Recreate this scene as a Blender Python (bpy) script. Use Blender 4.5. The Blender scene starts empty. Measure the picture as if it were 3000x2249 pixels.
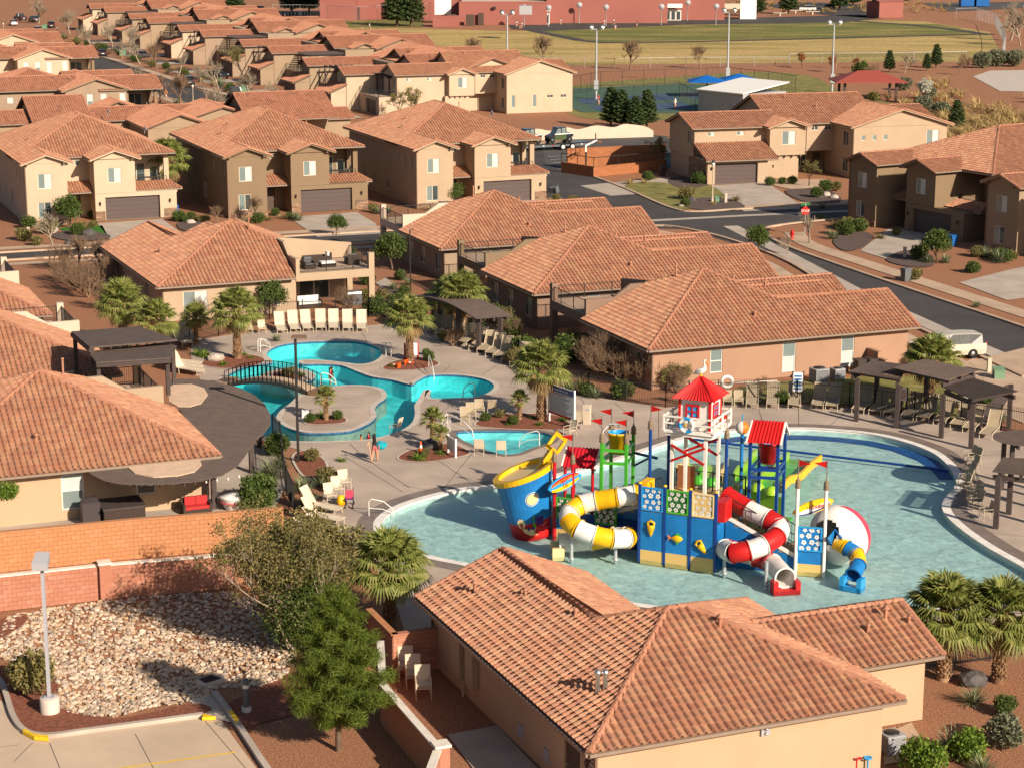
import bpy, bmesh, math, random
import numpy as np
from mathutils import Vector, Matrix
from mathutils.geometry import tessellate_polygon
random.seed(7); rng = np.random.default_rng(7)
R = math.radians
SC = bpy.context.scene; COL = SC.collection
# ------------------------------------------------------------------ camera
FPX, YH, CH = 5945.0, -270.0, 30.5
TH = math.atan((1124.5 - YH) / FPX)
cam = bpy.data.objects.new('camera', bpy.data.cameras.new('camera')); COL.objects.link(cam)
cam.location = (0, 0, CH); cam.rotation_euler = (math.pi / 2 - TH, 0, 0)
cam.data.sensor_fit = 'HORIZONTAL'; cam.data.sensor_width = 36; cam.data.lens = FPX / 3000 * 36
cam.data.clip_start = 1; cam.data.clip_end = 6000
SC.camera = cam
# ------------------------------------------------------------------ light
SUN_EL = 27.0; SUNXY = Vector((0.64, -0.77)).normalized()     # towards the sun, over the camera's right shoulder
w = bpy.data.worlds.new('World'); SC.world = w; w.use_nodes = True
nt = w.node_tree; bg = nt.nodes['Background']
sky = nt.nodes.new('ShaderNodeTexSky'); sky.sky_type = 'NISHITA'; sky.sun_disc = False
sky.sun_elevation = R(SUN_EL); sky.sun_rotation = math.atan2(SUNXY.x, SUNXY.y)
sky.air_density = 1.0; sky.dust_density = 1.6; sky.ozone_density = 1.0
nt.links.new(sky.outputs[0], bg.inputs[0]); bg.inputs[1].default_value = 0.05
sun = bpy.data.objects.new('sun', bpy.data.lights.new('sun', 'SUN')); COL.objects.link(sun)
sun.data.energy = 4.9; sun.data.angle = R(0.5); sun.data.color = (1.0, 0.86, 0.69)
sdir = Vector((SUNXY.x * math.cos(R(SUN_EL)), SUNXY.y * math.cos(R(SUN_EL)), math.sin(R(SUN_EL))))
sun.rotation_euler = sdir.to_track_quat('Z', 'Y').to_euler(); sun.location = (30, -40, 60)
vs = SC.view_settings; vs.view_transform = 'Standard'; vs.look = 'None'; vs.exposure = 0.68; vs.gamma = 1.0
SC.cycles.max_bounces = 6; SC.cycles.transparent_max_bounces = 16; SC.cycles.use_denoising = True
# ------------------------------------------------------------------ helpers
def G(px, py, z=0.0):
 """world point on the level z under a pixel of the photograph"""
 x = (px - 1500) / FPX; y = -(py - 1124.5) / FPX
 dx, dy, dz = x, math.cos(TH) + y * math.sin(TH), -math.sin(TH) + y * math.cos(TH)
 t = (z - CH) / dz
 return Vector((dx * t, dy * t, z))
def SCL(p):
 return FPX / (p[1] * math.cos(TH) - (p[2] - CH) * math.sin(TH))
def tag(o, label=None, cat=None, group=None, kind=None):
 if label: o['label'] = label
 if cat: o['category'] = cat
 if group: o['group'] = group
 if kind: o['kind'] = kind
 return o
def AX(az): a = R(az); return Vector((math.cos(a), math.sin(a), 0)), Vector((-math.sin(a), math.cos(a), 0))
U22, V22 = AX(22)
OFF = {}
def empty(name, loc, label=None, cat=None, group=None):
 o = bpy.data.objects.new(name, None); COL.objects.link(o); o.location = loc; o.empty_display_size = 0.3
 OFF[o] = Vector(loc); return tag(o, label, cat, group)
def link(name, me, parent=None, off=None):
 o = bpy.data.objects.new(name, me); COL.objects.link(o)
 if parent is not None:
  o.parent = parent; OFF[o] = OFF[parent]
 else:
  o.location = off; OFF[o] = Vector(off)
 return o
class MB:
 """collects faces; build() links them as one mesh object"""
 def __init__(s): s.v = []; s.f = []; s.m = []; s.s = []
 def add(s, vs, fs, m=0, sm=False):
  n = len(s.v); s.v += [tuple(v) for v in vs]
  s.f += [tuple(i + n for i in f) for f in fs]; s.m += [m] * len(fs); s.s += [sm] * len(fs); return s
 def obox(s, o, a, b, c, m=0):
  o, a, b, c = Vector(o), Vector(a), Vector(b), Vector(c)
  vs = [o, o + a, o + a + b, o + b, o + c, o + a + c, o + a + b + c, o + b + c]
  return s.add(vs, [(0, 3, 2, 1), (4, 5, 6, 7), (0, 1, 5, 4), (1, 2, 6, 5), (2, 3, 7, 6), (3, 0, 4, 7)], m)
 def box(s, c, d, rz=0.0, m=0):
  a = Vector((math.cos(rz), math.sin(rz), 0)) * d[0]; b = Vector((-math.sin(rz), math.cos(rz), 0)) * d[1]; k = Vector((0, 0, d[2]))
  return s.obox(Vector(c) - a / 2 - b / 2 - k / 2, a, b, k, m)
 def beam(s, p, q, w, h, m=0):
  p, q = Vector(p), Vector(q); d = q - p; e = d.normalized()
  a = e.cross(Vector((0, 0, 1)))
  if a.length < 1e-4: a = Vector((1, 0, 0))
  a.normalize(); u = a.cross(e).normalized()
  return s.obox(p - a * w / 2 - u * h / 2, a * w, d, u * h, m)
 def tube(s, pts, rad, n=8, m=0, cap=True, sm=True):
  pts = [Vector(p) for p in pts]
  if not hasattr(rad, '__len__'): rad = [rad] * len(pts)
  rings = []; prev = None
  for i, p in enumerate(pts):
   d = (pts[min(i + 1, len(pts) - 1)] - pts[max(i - 1, 0)]).normalized()
   if prev is None:
    a = d.cross(Vector((0, 0, 1)));
    if a.length < 1e-3: a = d.cross(Vector((1, 0, 0)))
   else: a = prev - d * prev.dot(d)
   a.normalize(); prev = a; b = d.cross(a)
   rings.append([p + (a * math.cos(t) + b * math.sin(t)) * rad[i] for t in [2 * math.pi * k / n for k in range(n)]])
  vs = [v for r in rings for v in r]
  fs = [(i * n + k, i * n + (k + 1) % n, (i + 1) * n + (k + 1) % n, (i + 1) * n + k) for i in range(len(pts) - 1) for k in range(n)]
  s.add(vs, fs, m, sm)
  if cap:
   s.add(rings[0], [tuple(range(n - 1, -1, -1))], m); s.add(rings[-1], [tuple(range(n))], m)
  return s
 def lathe(s, c, prof, n=16, m=0, ax=None, sm=True):
  c = Vector(c); ax = ax or (Vector((1, 0, 0)), Vector((0, 1, 0)), Vector((0, 0, 1)))
  vs = [c + ax[0] * r * math.cos(2 * math.pi * k / n) + ax[1] * r * math.sin(2 * math.pi * k / n) + ax[2] * z for r, z in prof for k in range(n)]
  fs = [(i * n + k, i * n + (k + 1) % n, (i + 1) * n + (k + 1) % n, (i + 1) * n + k) for i in range(len(prof) - 1) for k in range(n)]
  return s.add(vs, fs, m, sm)
 def poly(s, pts, m=0): return s.add(pts, [tuple(range(len(pts)))], m)
 def prism(s, pts, d, m=0, mside=None):
  pts = [Vector(p) for p in pts]; d = Vector(d); n = len(pts)
  s.add(pts, [tuple(range(n))], m); q = [p + d for p in pts]; s.add(q, [tuple(range(n - 1, -1, -1))], m if mside is None else mside)
  for i in range(n):
   j = (i + 1) % n; s.add([pts[i], pts[j], q[j], q[i]], [(0, 3, 2, 1)], m if mside is None else mside)
  return s
 def build(s, name, mats, parent=None, label=None, cat=None, group=None, kind=None, off=None):
  if not isinstance(mats, (list, tuple)): mats = [mats]
  V = np.array(s.v, dtype=np.float64).reshape(-1, 3)
  if parent is not None: o = np.array(OFF[parent])
  elif off is not None: o = np.array(off)
  else: o = np.array([(V[:, 0].min() + V[:, 0].max()) / 2, (V[:, 1].min() + V[:, 1].max()) / 2, V[:, 2].min()])
  me = bpy.data.meshes.new(name); me.from_pydata((V - o).tolist(), [], s.f)
  for m in mats: me.materials.append(MAT[m] if isinstance(m, str) else m)
  if len(mats) > 1: me.polygons.foreach_set('material_index', s.m)
  if any(s.s): me.polygons.foreach_set('use_smooth', s.s)
  me.update()
  return tag(link(name, me, parent, Vector(o)), label, cat, group, kind)
def npmesh(name, V, F, mats, parent=None, off=None, kind=None, mi=None, smooth=False):
 """fast mesh from arrays: V (n,3) world, F (m,3 or 4)"""
 o = np.array(OFF[parent]) if parent is not None else np.array(off if off is not None else (0, 0, 0))
 me = bpy.data.meshes.new(name); k = F.shape[1]
 me.vertices.add(len(V)); me.vertices.foreach_set('co', (V - o).astype(np.float32).ravel())
 me.loops.add(F.size); me.loops.foreach_set('vertex_index', F.astype(np.int32).ravel())
 me.polygons.add(len(F)); me.polygons.foreach_set('loop_start', np.arange(0, F.size, k, dtype=np.int32))
 if not isinstance(mats, (list, tuple)): mats = [mats]
 for m in mats: me.materials.append(MAT[m])
 if mi is not None: me.polygons.foreach_set('material_index', np.asarray(mi, dtype=np.int32))
 me.polygons.foreach_set('use_smooth', np.full(len(F), smooth, dtype=bool))
 me.update(calc_edges=True); me.validate()
 return tag(link(name, me, parent, Vector(o)), kind=kind)
def copy_tree(o, parent=None):
 c = o.copy(); COL.objects.link(c); c.parent = parent
 for ch in o.children: copy_tree(ch, c)
 return c
def place(o, loc, rz=0.0, sc=1.0, label=None, group=None, first=False):
 c = o if first else copy_tree(o)
 c.location = loc; c.rotation_euler = (0, 0, rz); c.scale = (sc, sc, sc) if not hasattr(sc, '__len__') else sc
 if label: c['label'] = label
 if group: c['group'] = group
 return c
def smooth(pts, n=6, closed=True):
 P = [Vector(p) for p in pts]; out = []; L = len(P)
 for i in range(L if closed else L - 1):
  if closed: a, b, c, d = P[i - 1], P[i], P[(i + 1) % L], P[(i + 2) % L]
  else: a, b, c, d = P[max(i - 1, 0)], P[i], P[i + 1], P[min(i + 2, L - 1)]
  for k in range(n):
   t = k / n
   out.append(0.5 * (2 * b + (c - a) * t + (2 * a - 5 * b + 4 * c - d) * t * t + (3 * b - a - 3 * c + d) * t ** 3))
 if not closed: out.append(P[-1])
 return out
def GP(pts, z=0.0, sm=0):
 if sm: pts = [(p[0], p[1]) for p in smooth([(x, y, 0) for x, y in pts], sm)]
 return [G(x, y, z) for x, y in pts]
def sheet(name, outer, mat, z, holes=(), kind='structure', parent=None, thick=0.0, label=None):
 loops = [[Vector((p[0], p[1], 0)) for p in outer]] + [[Vector((p[0], p[1], 0)) for p in h] for h in holes]
 tris = tessellate_polygon(loops); vs = [Vector((p.x, p.y, z)) for l in loops for p in l]
 mb = MB(); fs = []
 for a, b, c in tris:
  n = (vs[b] - vs[a]).cross(vs[c] - vs[a]).z
  if abs(n) > 1e-9: fs.append((a, b, c) if n > 0 else (a, c, b))
 mb.add(vs, fs)
 if thick:
  k = 0
  for l in loops:
   n = len(l)
   for i in range(n):
    p, q = vs[k + i], vs[k + (i + 1) % n]; d = Vector((0, 0, thick)); mb.add([p, q, q - d, p - d], [(0, 1, 2, 3)])
   k += n
 c = vs[0].copy(); c.z = z
 return mb.build(name, mat, parent, kind=kind if parent is None else None, off=None if parent else c, label=label)
def offset_loop(pts, d):
 n = len(pts); out = []
 for i in range(n):
  t = (pts[(i + 1) % n] - pts[i - 1]); t.z = 0; t.normalize(); out.append(pts[i] + Vector((t.y, -t.x, 0)) * d)
 return out
def area(pts): return sum(p.x * q.y - q.x * p.y for p, q in zip(pts, pts[1:] + pts[:1])) / 2
def ccw(pts): return pts if area(pts) > 0 else pts[::-1]
# ------------------------------------------------------------------ materials
MAT = {}
def mat(name, col, rough=0.8, var=0.0, vscale=1.0, bump=0.0, bscale=20.0, spec=0.3, metal=0.0, isl=0.0, cols=None, sub=None, coat=0.0, streak=None):
 """Principled with noise-driven tone, optional per-piece tone (isl) and second colours (cols: patches by noise)"""
 m = bpy.data.materials.new(name); m.use_nodes = True; MAT[name] = m
 t = m.node_tree; N = t.nodes.new; Lk = t.links.new; b = t.nodes['Principled BSDF']
 b.inputs['Roughness'].default_value = rough; b.inputs['Metallic'].default_value = metal
 b.inputs['Specular IOR Level'].default_value = spec; b.inputs['Coat Weight'].default_value = coat
 tc = N('ShaderNodeTexCoord'); src = tc.outputs['Object']
 if cols or isl:
  ramp = N('ShaderNodeValToRGB'); ramp.color_ramp.interpolation = 'LINEAR'
  cs = [col] + list(cols or [])
  el = ramp.color_ramp.elements
  while len(el) < len(cs): el.new(0.5)
  for i, c in enumerate(cs):
   el[i].position = i / max(1, len(cs) - 1) if len(cs) > 1 else 0; el[i].color = (*c, 1)
  if len(cs) == 1: el[1].color = (*col, 1)
  if isl:
   gi = N('ShaderNodeNewGeometry'); oi = N('ShaderNodeObjectInfo'); ad = N('ShaderNodeMath'); ad.operation = 'ADD'
   Lk(gi.outputs['Random Per Island'], ad.inputs[0]); Lk(oi.outputs['Random'], ad.inputs[1])
   fr = N('ShaderNodeMath'); fr.operation = 'FRACT'; Lk(ad.outputs[0], fr.inputs[0]); Lk(fr.outputs[0], ramp.inputs[0])
  else:
   nz = N('ShaderNodeTexNoise'); nz.inputs['Scale'].default_value = vscale; nz.inputs['Detail'].default_value = 6; nz.inputs['Roughness'].default_value = 0.65
   mr = N('ShaderNodeMapRange'); mr.inputs[1].default_value = 0.32; mr.inputs[2].default_value = 0.68
   Lk(src, nz.inputs['Vector']); Lk(nz.outputs[0], mr.inputs[0]); Lk(mr.outputs[0], ramp.inputs[0])
  base = ramp.outputs[0]
 else:
  rgb = N('ShaderNodeRGB'); rgb.outputs[0].default_value = (*col, 1); base = rgb.outputs[0]
 if var:
  nz = N('ShaderNodeTexNoise'); nz.inputs['Scale'].default_value = vscale; nz.inputs['Detail'].default_value = 5; nz.inputs['Roughness'].default_value = 0.6
  if streak:
   mp = N('ShaderNodeMapping'); mp.inputs['Scale'].default_value = streak; Lk(src, mp.inputs[0]); Lk(mp.outputs[0], nz.inputs['Vector'])
  else: Lk(src, nz.inputs['Vector'])
  mr = N('ShaderNodeMapRange'); mr.inputs[1].default_value = 0.3; mr.inputs[2].default_value = 0.7; mr.inputs[3].default_value = 1 - var; mr.inputs[4].default_value = 1 + var * 0.6
  Lk(nz.outputs[0], mr.inputs[0])
  mx = N('ShaderNodeVectorMath'); mx.operation = 'SCALE'; Lk(base, mx.inputs[0]); Lk(mr.outputs[0], mx.inputs['Scale']); base = mx.outputs[0]
 Lk(base, b.inputs['Base Color'])
 if bump:
  n2 = N('ShaderNodeTexNoise'); n2.inputs['Scale'].default_value = bscale; n2.inputs['Detail'].default_value = 4
  Lk(src, n2.inputs['Vector']); bp = N('ShaderNodeBump'); bp.inputs['Strength'].default_value = bump; bp.inputs['Distance'].default_value = 0.05
  Lk(n2.outputs[0], bp.inputs['Height']); Lk(bp.outputs[0], b.inputs['Normal'])
 if sub:
  tr = N('ShaderNodeBsdfTranslucent'); Lk(base, tr.inputs[0]); ms = N('ShaderNodeMixShader'); ms.inputs[0].default_value = sub
  Lk(b.outputs[0], ms.inputs[1]); Lk(tr.outputs[0], ms.inputs[2]); Lk(ms.outputs[0], t.nodes['Material Output'].inputs[0])
 return m
def watermat(name, tint, scale, strength, gloss=0.04):
 """clear tinted water: light passes to the basin floor, the rippled surface mirrors the sky by Fresnel"""
 m = bpy.data.materials.new(name); m.use_nodes = True; MAT[name] = m
 t = m.node_tree; N = t.nodes.new; Lk = t.links.new; t.nodes.remove(t.nodes['Principled BSDF'])
 tc = N('ShaderNodeTexCoord'); nz = N('ShaderNodeTexNoise'); nz.inputs['Scale'].default_value = scale; nz.inputs['Detail'].default_value = 3; nz.inputs['Distortion'].default_value = 1.2
 n2 = N('ShaderNodeTexNoise'); n2.inputs['Scale'].default_value = scale * 0.22; n2.inputs['Detail'].default_value = 2; n2.inputs['Distortion'].default_value = 0.8
 Lk(tc.outputs['Object'], nz.inputs['Vector']); Lk(tc.outputs['Object'], n2.inputs['Vector'])
 ad = N('ShaderNodeMath'); ad.operation = 'ADD'; Lk(nz.outputs[0], ad.inputs[0]); Lk(n2.outputs[0], ad.inputs[1])
 bp = N('ShaderNodeBump'); bp.inputs['Strength'].default_value = strength; bp.inputs['Distance'].default_value = 0.022; Lk(ad.outputs[0], bp.inputs['Height'])
 fr = N('ShaderNodeFresnel'); fr.inputs[0].default_value = 1.33
 rp = N('ShaderNodeMapRange'); rp.inputs[1].default_value = 0.7; rp.inputs[2].default_value = 1.3; rp.inputs[3].default_value = 0.12; rp.inputs[4].default_value = 0.62; Lk(ad.outputs[0], rp.inputs[0])
 fm = N('ShaderNodeMath'); fm.operation = 'MULTIPLY'; Lk(fr.outputs[0], fm.inputs[0]); Lk(rp.outputs[0], fm.inputs[1])
 gl = N('ShaderNodeBsdfGlossy'); gl.inputs['Roughness'].default_value = gloss; Lk(bp.outputs[0], gl.inputs['Normal'])
 tr = N('ShaderNodeBsdfTransparent'); tr.inputs[0].default_value = (*tint, 1)
 ms = N('ShaderNodeMixShader'); Lk(fm.outputs[0], ms.inputs[0]); Lk(tr.outputs[0], ms.inputs[1]); Lk(gl.outputs[0], ms.inputs[2])
 Lk(ms.outputs[0], t.nodes['Material Output'].inputs[0])
mat('dirt', (0.35, 0.15, 0.072), 0.95, 0.3, 11.0, 0.9, 16.0, cols=[(0.26, 0.115, 0.06), (0.39, 0.185, 0.10), (0.29, 0.125, 0.065)])
mat('mulch', (0.24, 0.085, 0.05), 0.95, 0.5, 5.0, 1.0, 18.0)
def fieldmat(name, c1, c2, sx, sy, lo, hi):
 m = mat(name, c1, 0.95, 0.0, 1, 0.4, 5.0)
 t = m.node_tree; N = t.nodes.new; Lk = t.links.new; b = t.nodes['Principled BSDF']
 tc = N('ShaderNodeTexCoord'); mp = N('ShaderNodeMapping'); mp.inputs['Scale'].default_value = (sx, sy, 1); mp.inputs['Rotation'].default_value = (0, 0, 0.06)
 nz = N('ShaderNodeTexNoise'); nz.inputs['Scale'].default_value = 1; nz.inputs['Detail'].default_value = 8; nz.inputs['Roughness'].default_value = 0.7
 mr = N('ShaderNodeMapRange'); mr.inputs[1].default_value = lo; mr.inputs[2].default_value = hi
 mx = N('ShaderNodeMix'); mx.data_type = 'RGBA'; mx.inputs[6].default_value = (*c1, 1); mx.inputs[7].default_value = (*c2, 1)
 Lk(tc.outputs['Object'], mp.inputs[0]); Lk(mp.outputs[0], nz.inputs['Vector']); Lk(nz.outputs[0], mr.inputs[0]); Lk(mr.outputs[0], mx.inputs[0])
 n2 = N('ShaderNodeTexNoise'); n2.inputs['Scale'].default_value = 0.9; n2.inputs['Detail'].default_value = 4; Lk(tc.outputs['Object'], n2.inputs['Vector'])
 m2 = N('ShaderNodeMapRange'); m2.inputs[1].default_value = 0.3; m2.inputs[2].default_value = 0.7; m2.inputs[3].default_value = 0.75; m2.inputs[4].default_value = 1.2; Lk(n2.outputs[0], m2.inputs[0])
 sc = N('ShaderNodeVectorMath'); sc.operation = 'SCALE'; Lk(mx.outputs[2], sc.inputs[0]); Lk(m2.outputs[0], sc.inputs['Scale']); Lk(sc.outputs[0], b.inputs['Base Color'])
fieldmat('field_dry', (0.22, 0.18, 0.05), (0.44, 0.31, 0.115), 0.02, 0.07, 0.38, 0.55)
fieldmat('field_green', (0.12, 0.13, 0.028), (0.31, 0.235, 0.075), 0.03, 0.10, 0.46, 0.66)
fieldmat('lawn', (0.15, 0.145, 0.038), (0.31, 0.245, 0.085), 0.3, 0.6, 0.45, 0.7)
mat('turf', (0.035, 0.15, 0.012), 0.9, 0.25, 8.0, 0.5, 60)
mat('asphalt', (0.062, 0.056, 0.055), 0.9, 0.25, 0.25, 0.3, 30.0)
mat('asphalt_old', (0.085, 0.078, 0.076), 0.9, 0.25, 0.3, 0.3, 30.0)
mat('concrete', (0.42, 0.355, 0.30), 0.85, 0.22, 0.35, 0.15, 14.0)
mat('concrete_lot', (0.54, 0.41, 0.30), 0.85, 0.14, 0.30, 0.15, 14.0)
mat('walk', (0.46, 0.33, 0.235), 0.85, 0.2, 0.4, 0.15, 14.0)
mat('deck', (0.42, 0.335, 0.275), 0.8, 0.24, 0.28, 0.15, 12.0)
mat('deck_wet', (0.21, 0.165, 0.14), 0.5, 0.25, 0.9, 0.1, 12.0)
mat('coping', (0.52, 0.45, 0.39), 0.7, 0.2, 1.5, 0.1, 20.0)
mat('coping_white', (0.72, 0.68, 0.63), 0.7, 0.15, 1.5)
mat('pool_tile', (0.07, 0.15, 0.27), 0.3, 0.5, 9.0)
mat('pool_floor', (0.13, 0.72, 0.76), 0.8, 0.10, 0.6)
mat('tub_floor', (0.36, 0.72, 0.74), 0.8, 0.08, 0.6)
mat('play_floor', (0.56, 0.68, 0.645), 0.8, 0.10, 0.35)
mat('deep_band', (0.03, 0.11, 0.33), 0.6, 0.2, 2.0)
watermat('water', (0.66, 0.985, 0.99), 2.4, 0.5)
watermat('water_play', (0.86, 0.975, 0.985), 9.0, 0.6)
mat('joint', (0.12, 0.10, 0.09), 0.9)
mat('paint_white', (0.75, 0.75, 0.72), 0.6, 0.1, 4.0)
mat('paint_yellow', (0.75, 0.48, 0.02), 0.6, 0.2, 4.0)
mat('cream', (0.46, 0.355, 0.255), 0.9, 0.07, 0.5, 0.25, 40)
mat('pale', (0.53, 0.43, 0.335), 0.9, 0.07, 0.5, 0.25, 40)
mat('sand', (0.385, 0.285, 0.195), 0.9, 0.07, 0.5, 0.25, 40)
mat('tan', (0.29, 0.21, 0.14), 0.9, 0.07, 0.5, 0.25, 40)
mat('brown', (0.20, 0.14, 0.086), 0.9, 0.07, 0.5, 0.25, 40)
mat('taupe', (0.29, 0.21, 0.148), 0.9, 0.07, 0.5, 0.25, 40)
mat('adobe', (0.335, 0.20, 0.135), 0.9, 0.07, 0.5, 0.25, 40)
mat('rosybrown', (0.22, 0.14, 0.102), 0.9, 0.07, 0.5, 0.25, 40)
mat('ochre', (0.44, 0.305, 0.195), 0.9, 0.07, 0.5, 0.25, 40)
mat('tile', (0.29, 0.132, 0.084), 0.75, 0.15, 1.2, 0.2, 30, isl=1.0, cols=[(0.39, 0.182, 0.105), (0.345, 0.157, 0.095), (0.325, 0.162, 0.105), (0.42, 0.222, 0.13), (0.37, 0.195, 0.118)])
mat('tile_far', (0.26, 0.112, 0.072), 0.8, 0.12, 0.5, isl=1.0, cols=[(0.38, 0.172, 0.10), (0.33, 0.15, 0.095), (0.40, 0.20, 0.122)])
mat('cap', (0.36, 0.16, 0.10), 0.8, 0.15, 1.5, 0.2, 30, isl=1.0, cols=[(0.42, 0.20, 0.125)])
mat('deckwood', (0.16, 0.06, 0.035), 0.9)
mat('fascia', (0.16, 0.10, 0.07), 0.7)
mat('gutter', (0.24, 0.18, 0.14), 0.4, 0.1, 3.0, spec=0.5)
mat('garage', (0.085, 0.062, 0.058), 0.6, 0.15, 2.0, streak=(0.3, 0.3, 8))
mat('door', (0.07, 0.045, 0.035), 0.6)
mat('dark', (0.012, 0.011, 0.011), 0.8)
mat('wframe', (0.60, 0.53, 0.42), 0.5)
mat('wframe_w', (0.6, 0.58, 0.54), 0.5)
mat('glass', (0.045, 0.06, 0.062), 0.08, spec=0.6)
mat('blind', (0.17, 0.215, 0.215), 0.18, 0.1, 1.0, spec=0.6, coat=0.5)
mat('blind_w', (0.46, 0.51, 0.50), 0.2, 0.08, 1.0, spec=0.5, coat=0.5)
mat('stone', (0.20, 0.115, 0.07), 0.9, 0.2, 3.0, 0.6, 20, isl=1.0, cols=[(0.30, 0.18, 0.115), (0.16, 0.11, 0.085), (0.38, 0.25, 0.17)])
mat('iron', (0.022, 0.020, 0.020), 0.5, spec=0.4)
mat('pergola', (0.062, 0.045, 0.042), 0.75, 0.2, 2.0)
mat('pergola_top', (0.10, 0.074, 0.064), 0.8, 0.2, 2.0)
mat('lightwood', (0.62, 0.44, 0.31), 0.85, 0.15, 1.5)
mat('block_orange', (0.46, 0.205, 0.095), 0.95, 0.1, 6.0, 0.6, 40, isl=1.0, cols=[(0.44, 0.195, 0.09), (0.49, 0.225, 0.108)])
mat('block_pink', (0.44, 0.19, 0.125), 0.95, 0.1, 6.0, 0.7, 40, isl=1.0, cols=[(0.40, 0.165, 0.105), (0.48, 0.225, 0.155)])
mat('block_red', (0.34, 0.13, 0.055), 0.95, 0.1, 6.0, 0.6, 40, isl=1.0, cols=[(0.30, 0.115, 0.05), (0.38, 0.15, 0.065)])
mat('mortar', (0.36, 0.165, 0.09), 0.95)
mat('wallcap', (0.66, 0.60, 0.52), 0.85, 0.15, 2.0)
mat('school', (0.29, 0.105, 0.085), 0.9, 0.10, 0.10)
mat('school_roof', (0.55, 0.42, 0.33), 0.9, 0.12, 0.2)
mat('white', (0.80, 0.78, 0.74), 0.5, 0.05, 2.0)
mat('galv', (0.42, 0.44, 0.46), 0.45, 0.1, 3.0, metal=0.4)
mat('steel', (0.65, 0.65, 0.63), 0.25, metal=0.9)
mat('greypaint', (0.33, 0.33, 0.36), 0.5)
# ================================================================== ground, roads, pools
def strip(name, pts, wd, mat_, z, h=0.0, parent=None, side=0, kind='structure', mb=None):
 """ribbon along world points; h>0 makes a kerb"""
 own = mb is None; mb = mb or MB(); pts = [Vector((p[0], p[1], 0)) for p in pts]; n = len(pts); L_ = []; R_ = []
 for i in range(n):
  t = (pts[min(i + 1, n - 1)] - pts[max(i - 1, 0)]).normalized(); q = Vector((-t.y, t.x, 0))
  a = wd / 2 if side == 0 else (wd if side > 0 else 0); b = wd - a
  L_.append(pts[i] + q * a); R_.append(pts[i] - q * b)
 for i in range(n - 1):
  q = [R_[i], R_[i + 1], L_[i + 1], L_[i]]
  q = [Vector((p.x, p.y, z + h)) for p in q]
  if h: mb.prism(q[::-1], (0, 0, -h - 0.02))
  else: mb.add(q, [(0, 1, 2, 3)])
 if own: return mb.build(name, mat_, parent, kind=kind if parent is None else None)
deck_out = ccw(GP([(560,1000),(690,978),(790,968),(1000,958),(1100,952),(1180,945),(1260,958),(1400,1008),(1540,1078),(1620,1143),(1723,1160),(1950,1193),(2104,1184),(2335,1184),(2488,1195),(2678,1220),(2814,1243),(2932,1261),(3060,1285),(3200,1330),(3200,1800),(2800,1830),(2300,1850),(1500,1900),(1320,1960),(1190,1870),(1165,1780),(1100,1650),(980,1560),(940,1480),(960,1380),(940,1330),(830,1305),(740,1280),(640,1190),(560,1070)]))
main_px = [(651,1114),(687,1087),(742,1069),(798,1062),(780,1039),(796,1021),(837,1008),(905,1001),(1000,999),(1045,1001),(1081,1008),(1109,1021),(1120,1036),(1108,1052),(1085,1063),(1050,1067),(1000,1061),(930,1054),(880,1056),(885,1066),(940,1066),(1000,1070),(1045,1087),(1090,1103),(1149,1112),(1205,1126),(1220,1116),(1253,1100),(1294,1097),(1339,1098),(1384,1103),(1425,1112),(1448,1128),(1441,1143),(1416,1157),(1380,1164),(1344,1165),(1263,1166),(1262,1144),(1242,1144),(1226,1171),(1215,1189),(1217,1211),(1210,1234),(1190,1252),(1149,1270),(1081,1286),(1000,1290),(927,1292),(837,1290),(769,1275),(710,1240),(668,1190),(648,1150)]
tub_px = [(1335,1266),(1384,1261),(1452,1260),(1543,1261),(1602,1268),(1622,1281),(1606,1297),(1561,1311),(1520,1327),(1479,1331),(1430,1320),(1380,1300),(1348,1284)]
play_px = [(1452,1424),(1362,1433),(1271,1453),(1190,1478),(1140,1505),(1117,1535),(1136,1577),(1199,1606),(1271,1629),(1398,1655),(1560,1700),(1800,1755),(2150,1800),(2500,1800),(2850,1770),(3040,1720),(3015,1672),(2904,1608),(2836,1563),(2787,1523),(2762,1488),(2770,1456),(2796,1428),(2803,1406),(2791,1379),(2769,1352),(2724,1320),(2633,1288),(2543,1270),(2452,1261),(2362,1256),(2271,1256),(2181,1259),(2113,1266),(2000,1286),(1905,1315),(1814,1345),(1724,1372),(1600,1400)]
isl1_px = [(852,1180),(822,1203),(810,1225),(828,1243),(859,1257),(905,1266),(1000,1263),(1045,1254),(1086,1234),(1102,1216),(1097,1198),(1109,1180),(1129,1166),(1131,1153),(1118,1139),(1081,1130),(1027,1128),(970,1133),(920,1143),(880,1155)]
isl2_px = [(762,1104),(790,1086),(840,1078),(900,1084),(925,1100),(900,1116),(840,1122),(790,1118)]
main_l = ccw(GP(main_px, 0, 3)); tub_l = ccw(GP(tub_px, 0, 4)); play_l = ccw(GP(play_px, 0, 4)); isl1 = ccw(GP(isl1_px, 0, 4)); isl2 = ccw(GP(isl2_px, 0, 4))
bed_px = [(10,1830),(50,1795),(300,1762),(600,1735),(720,1745),(800,1800),(860,1900),(850,1965),(760,2010),(640,2015),(580,2050),(420,2075),(330,2100),(200,2085),(150,2050),(175,2010),(120,1960),(30,1935),(-60,1900)]
bed_l = ccw(GP(bed_px, 0, 3))
sheet('ground', [Vector(p) for p in ((-900,-150,0),(900,-150,0),(900,2500,0),(-900,2500,0))], 'dirt', -0.03, holes=[offset_loop(deck_out, -0.15), offset_loop(bed_l, -0.1)])
deck = sheet('pool_deck', deck_out, 'deck', 0.0, holes=[main_l, tub_l, play_l])
for i_, (l, d) in enumerate(((isl1, 'deck'), (isl2, 'coping'))): sheet('pool_island', l, d, 0.0, thick=1.2)
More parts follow.
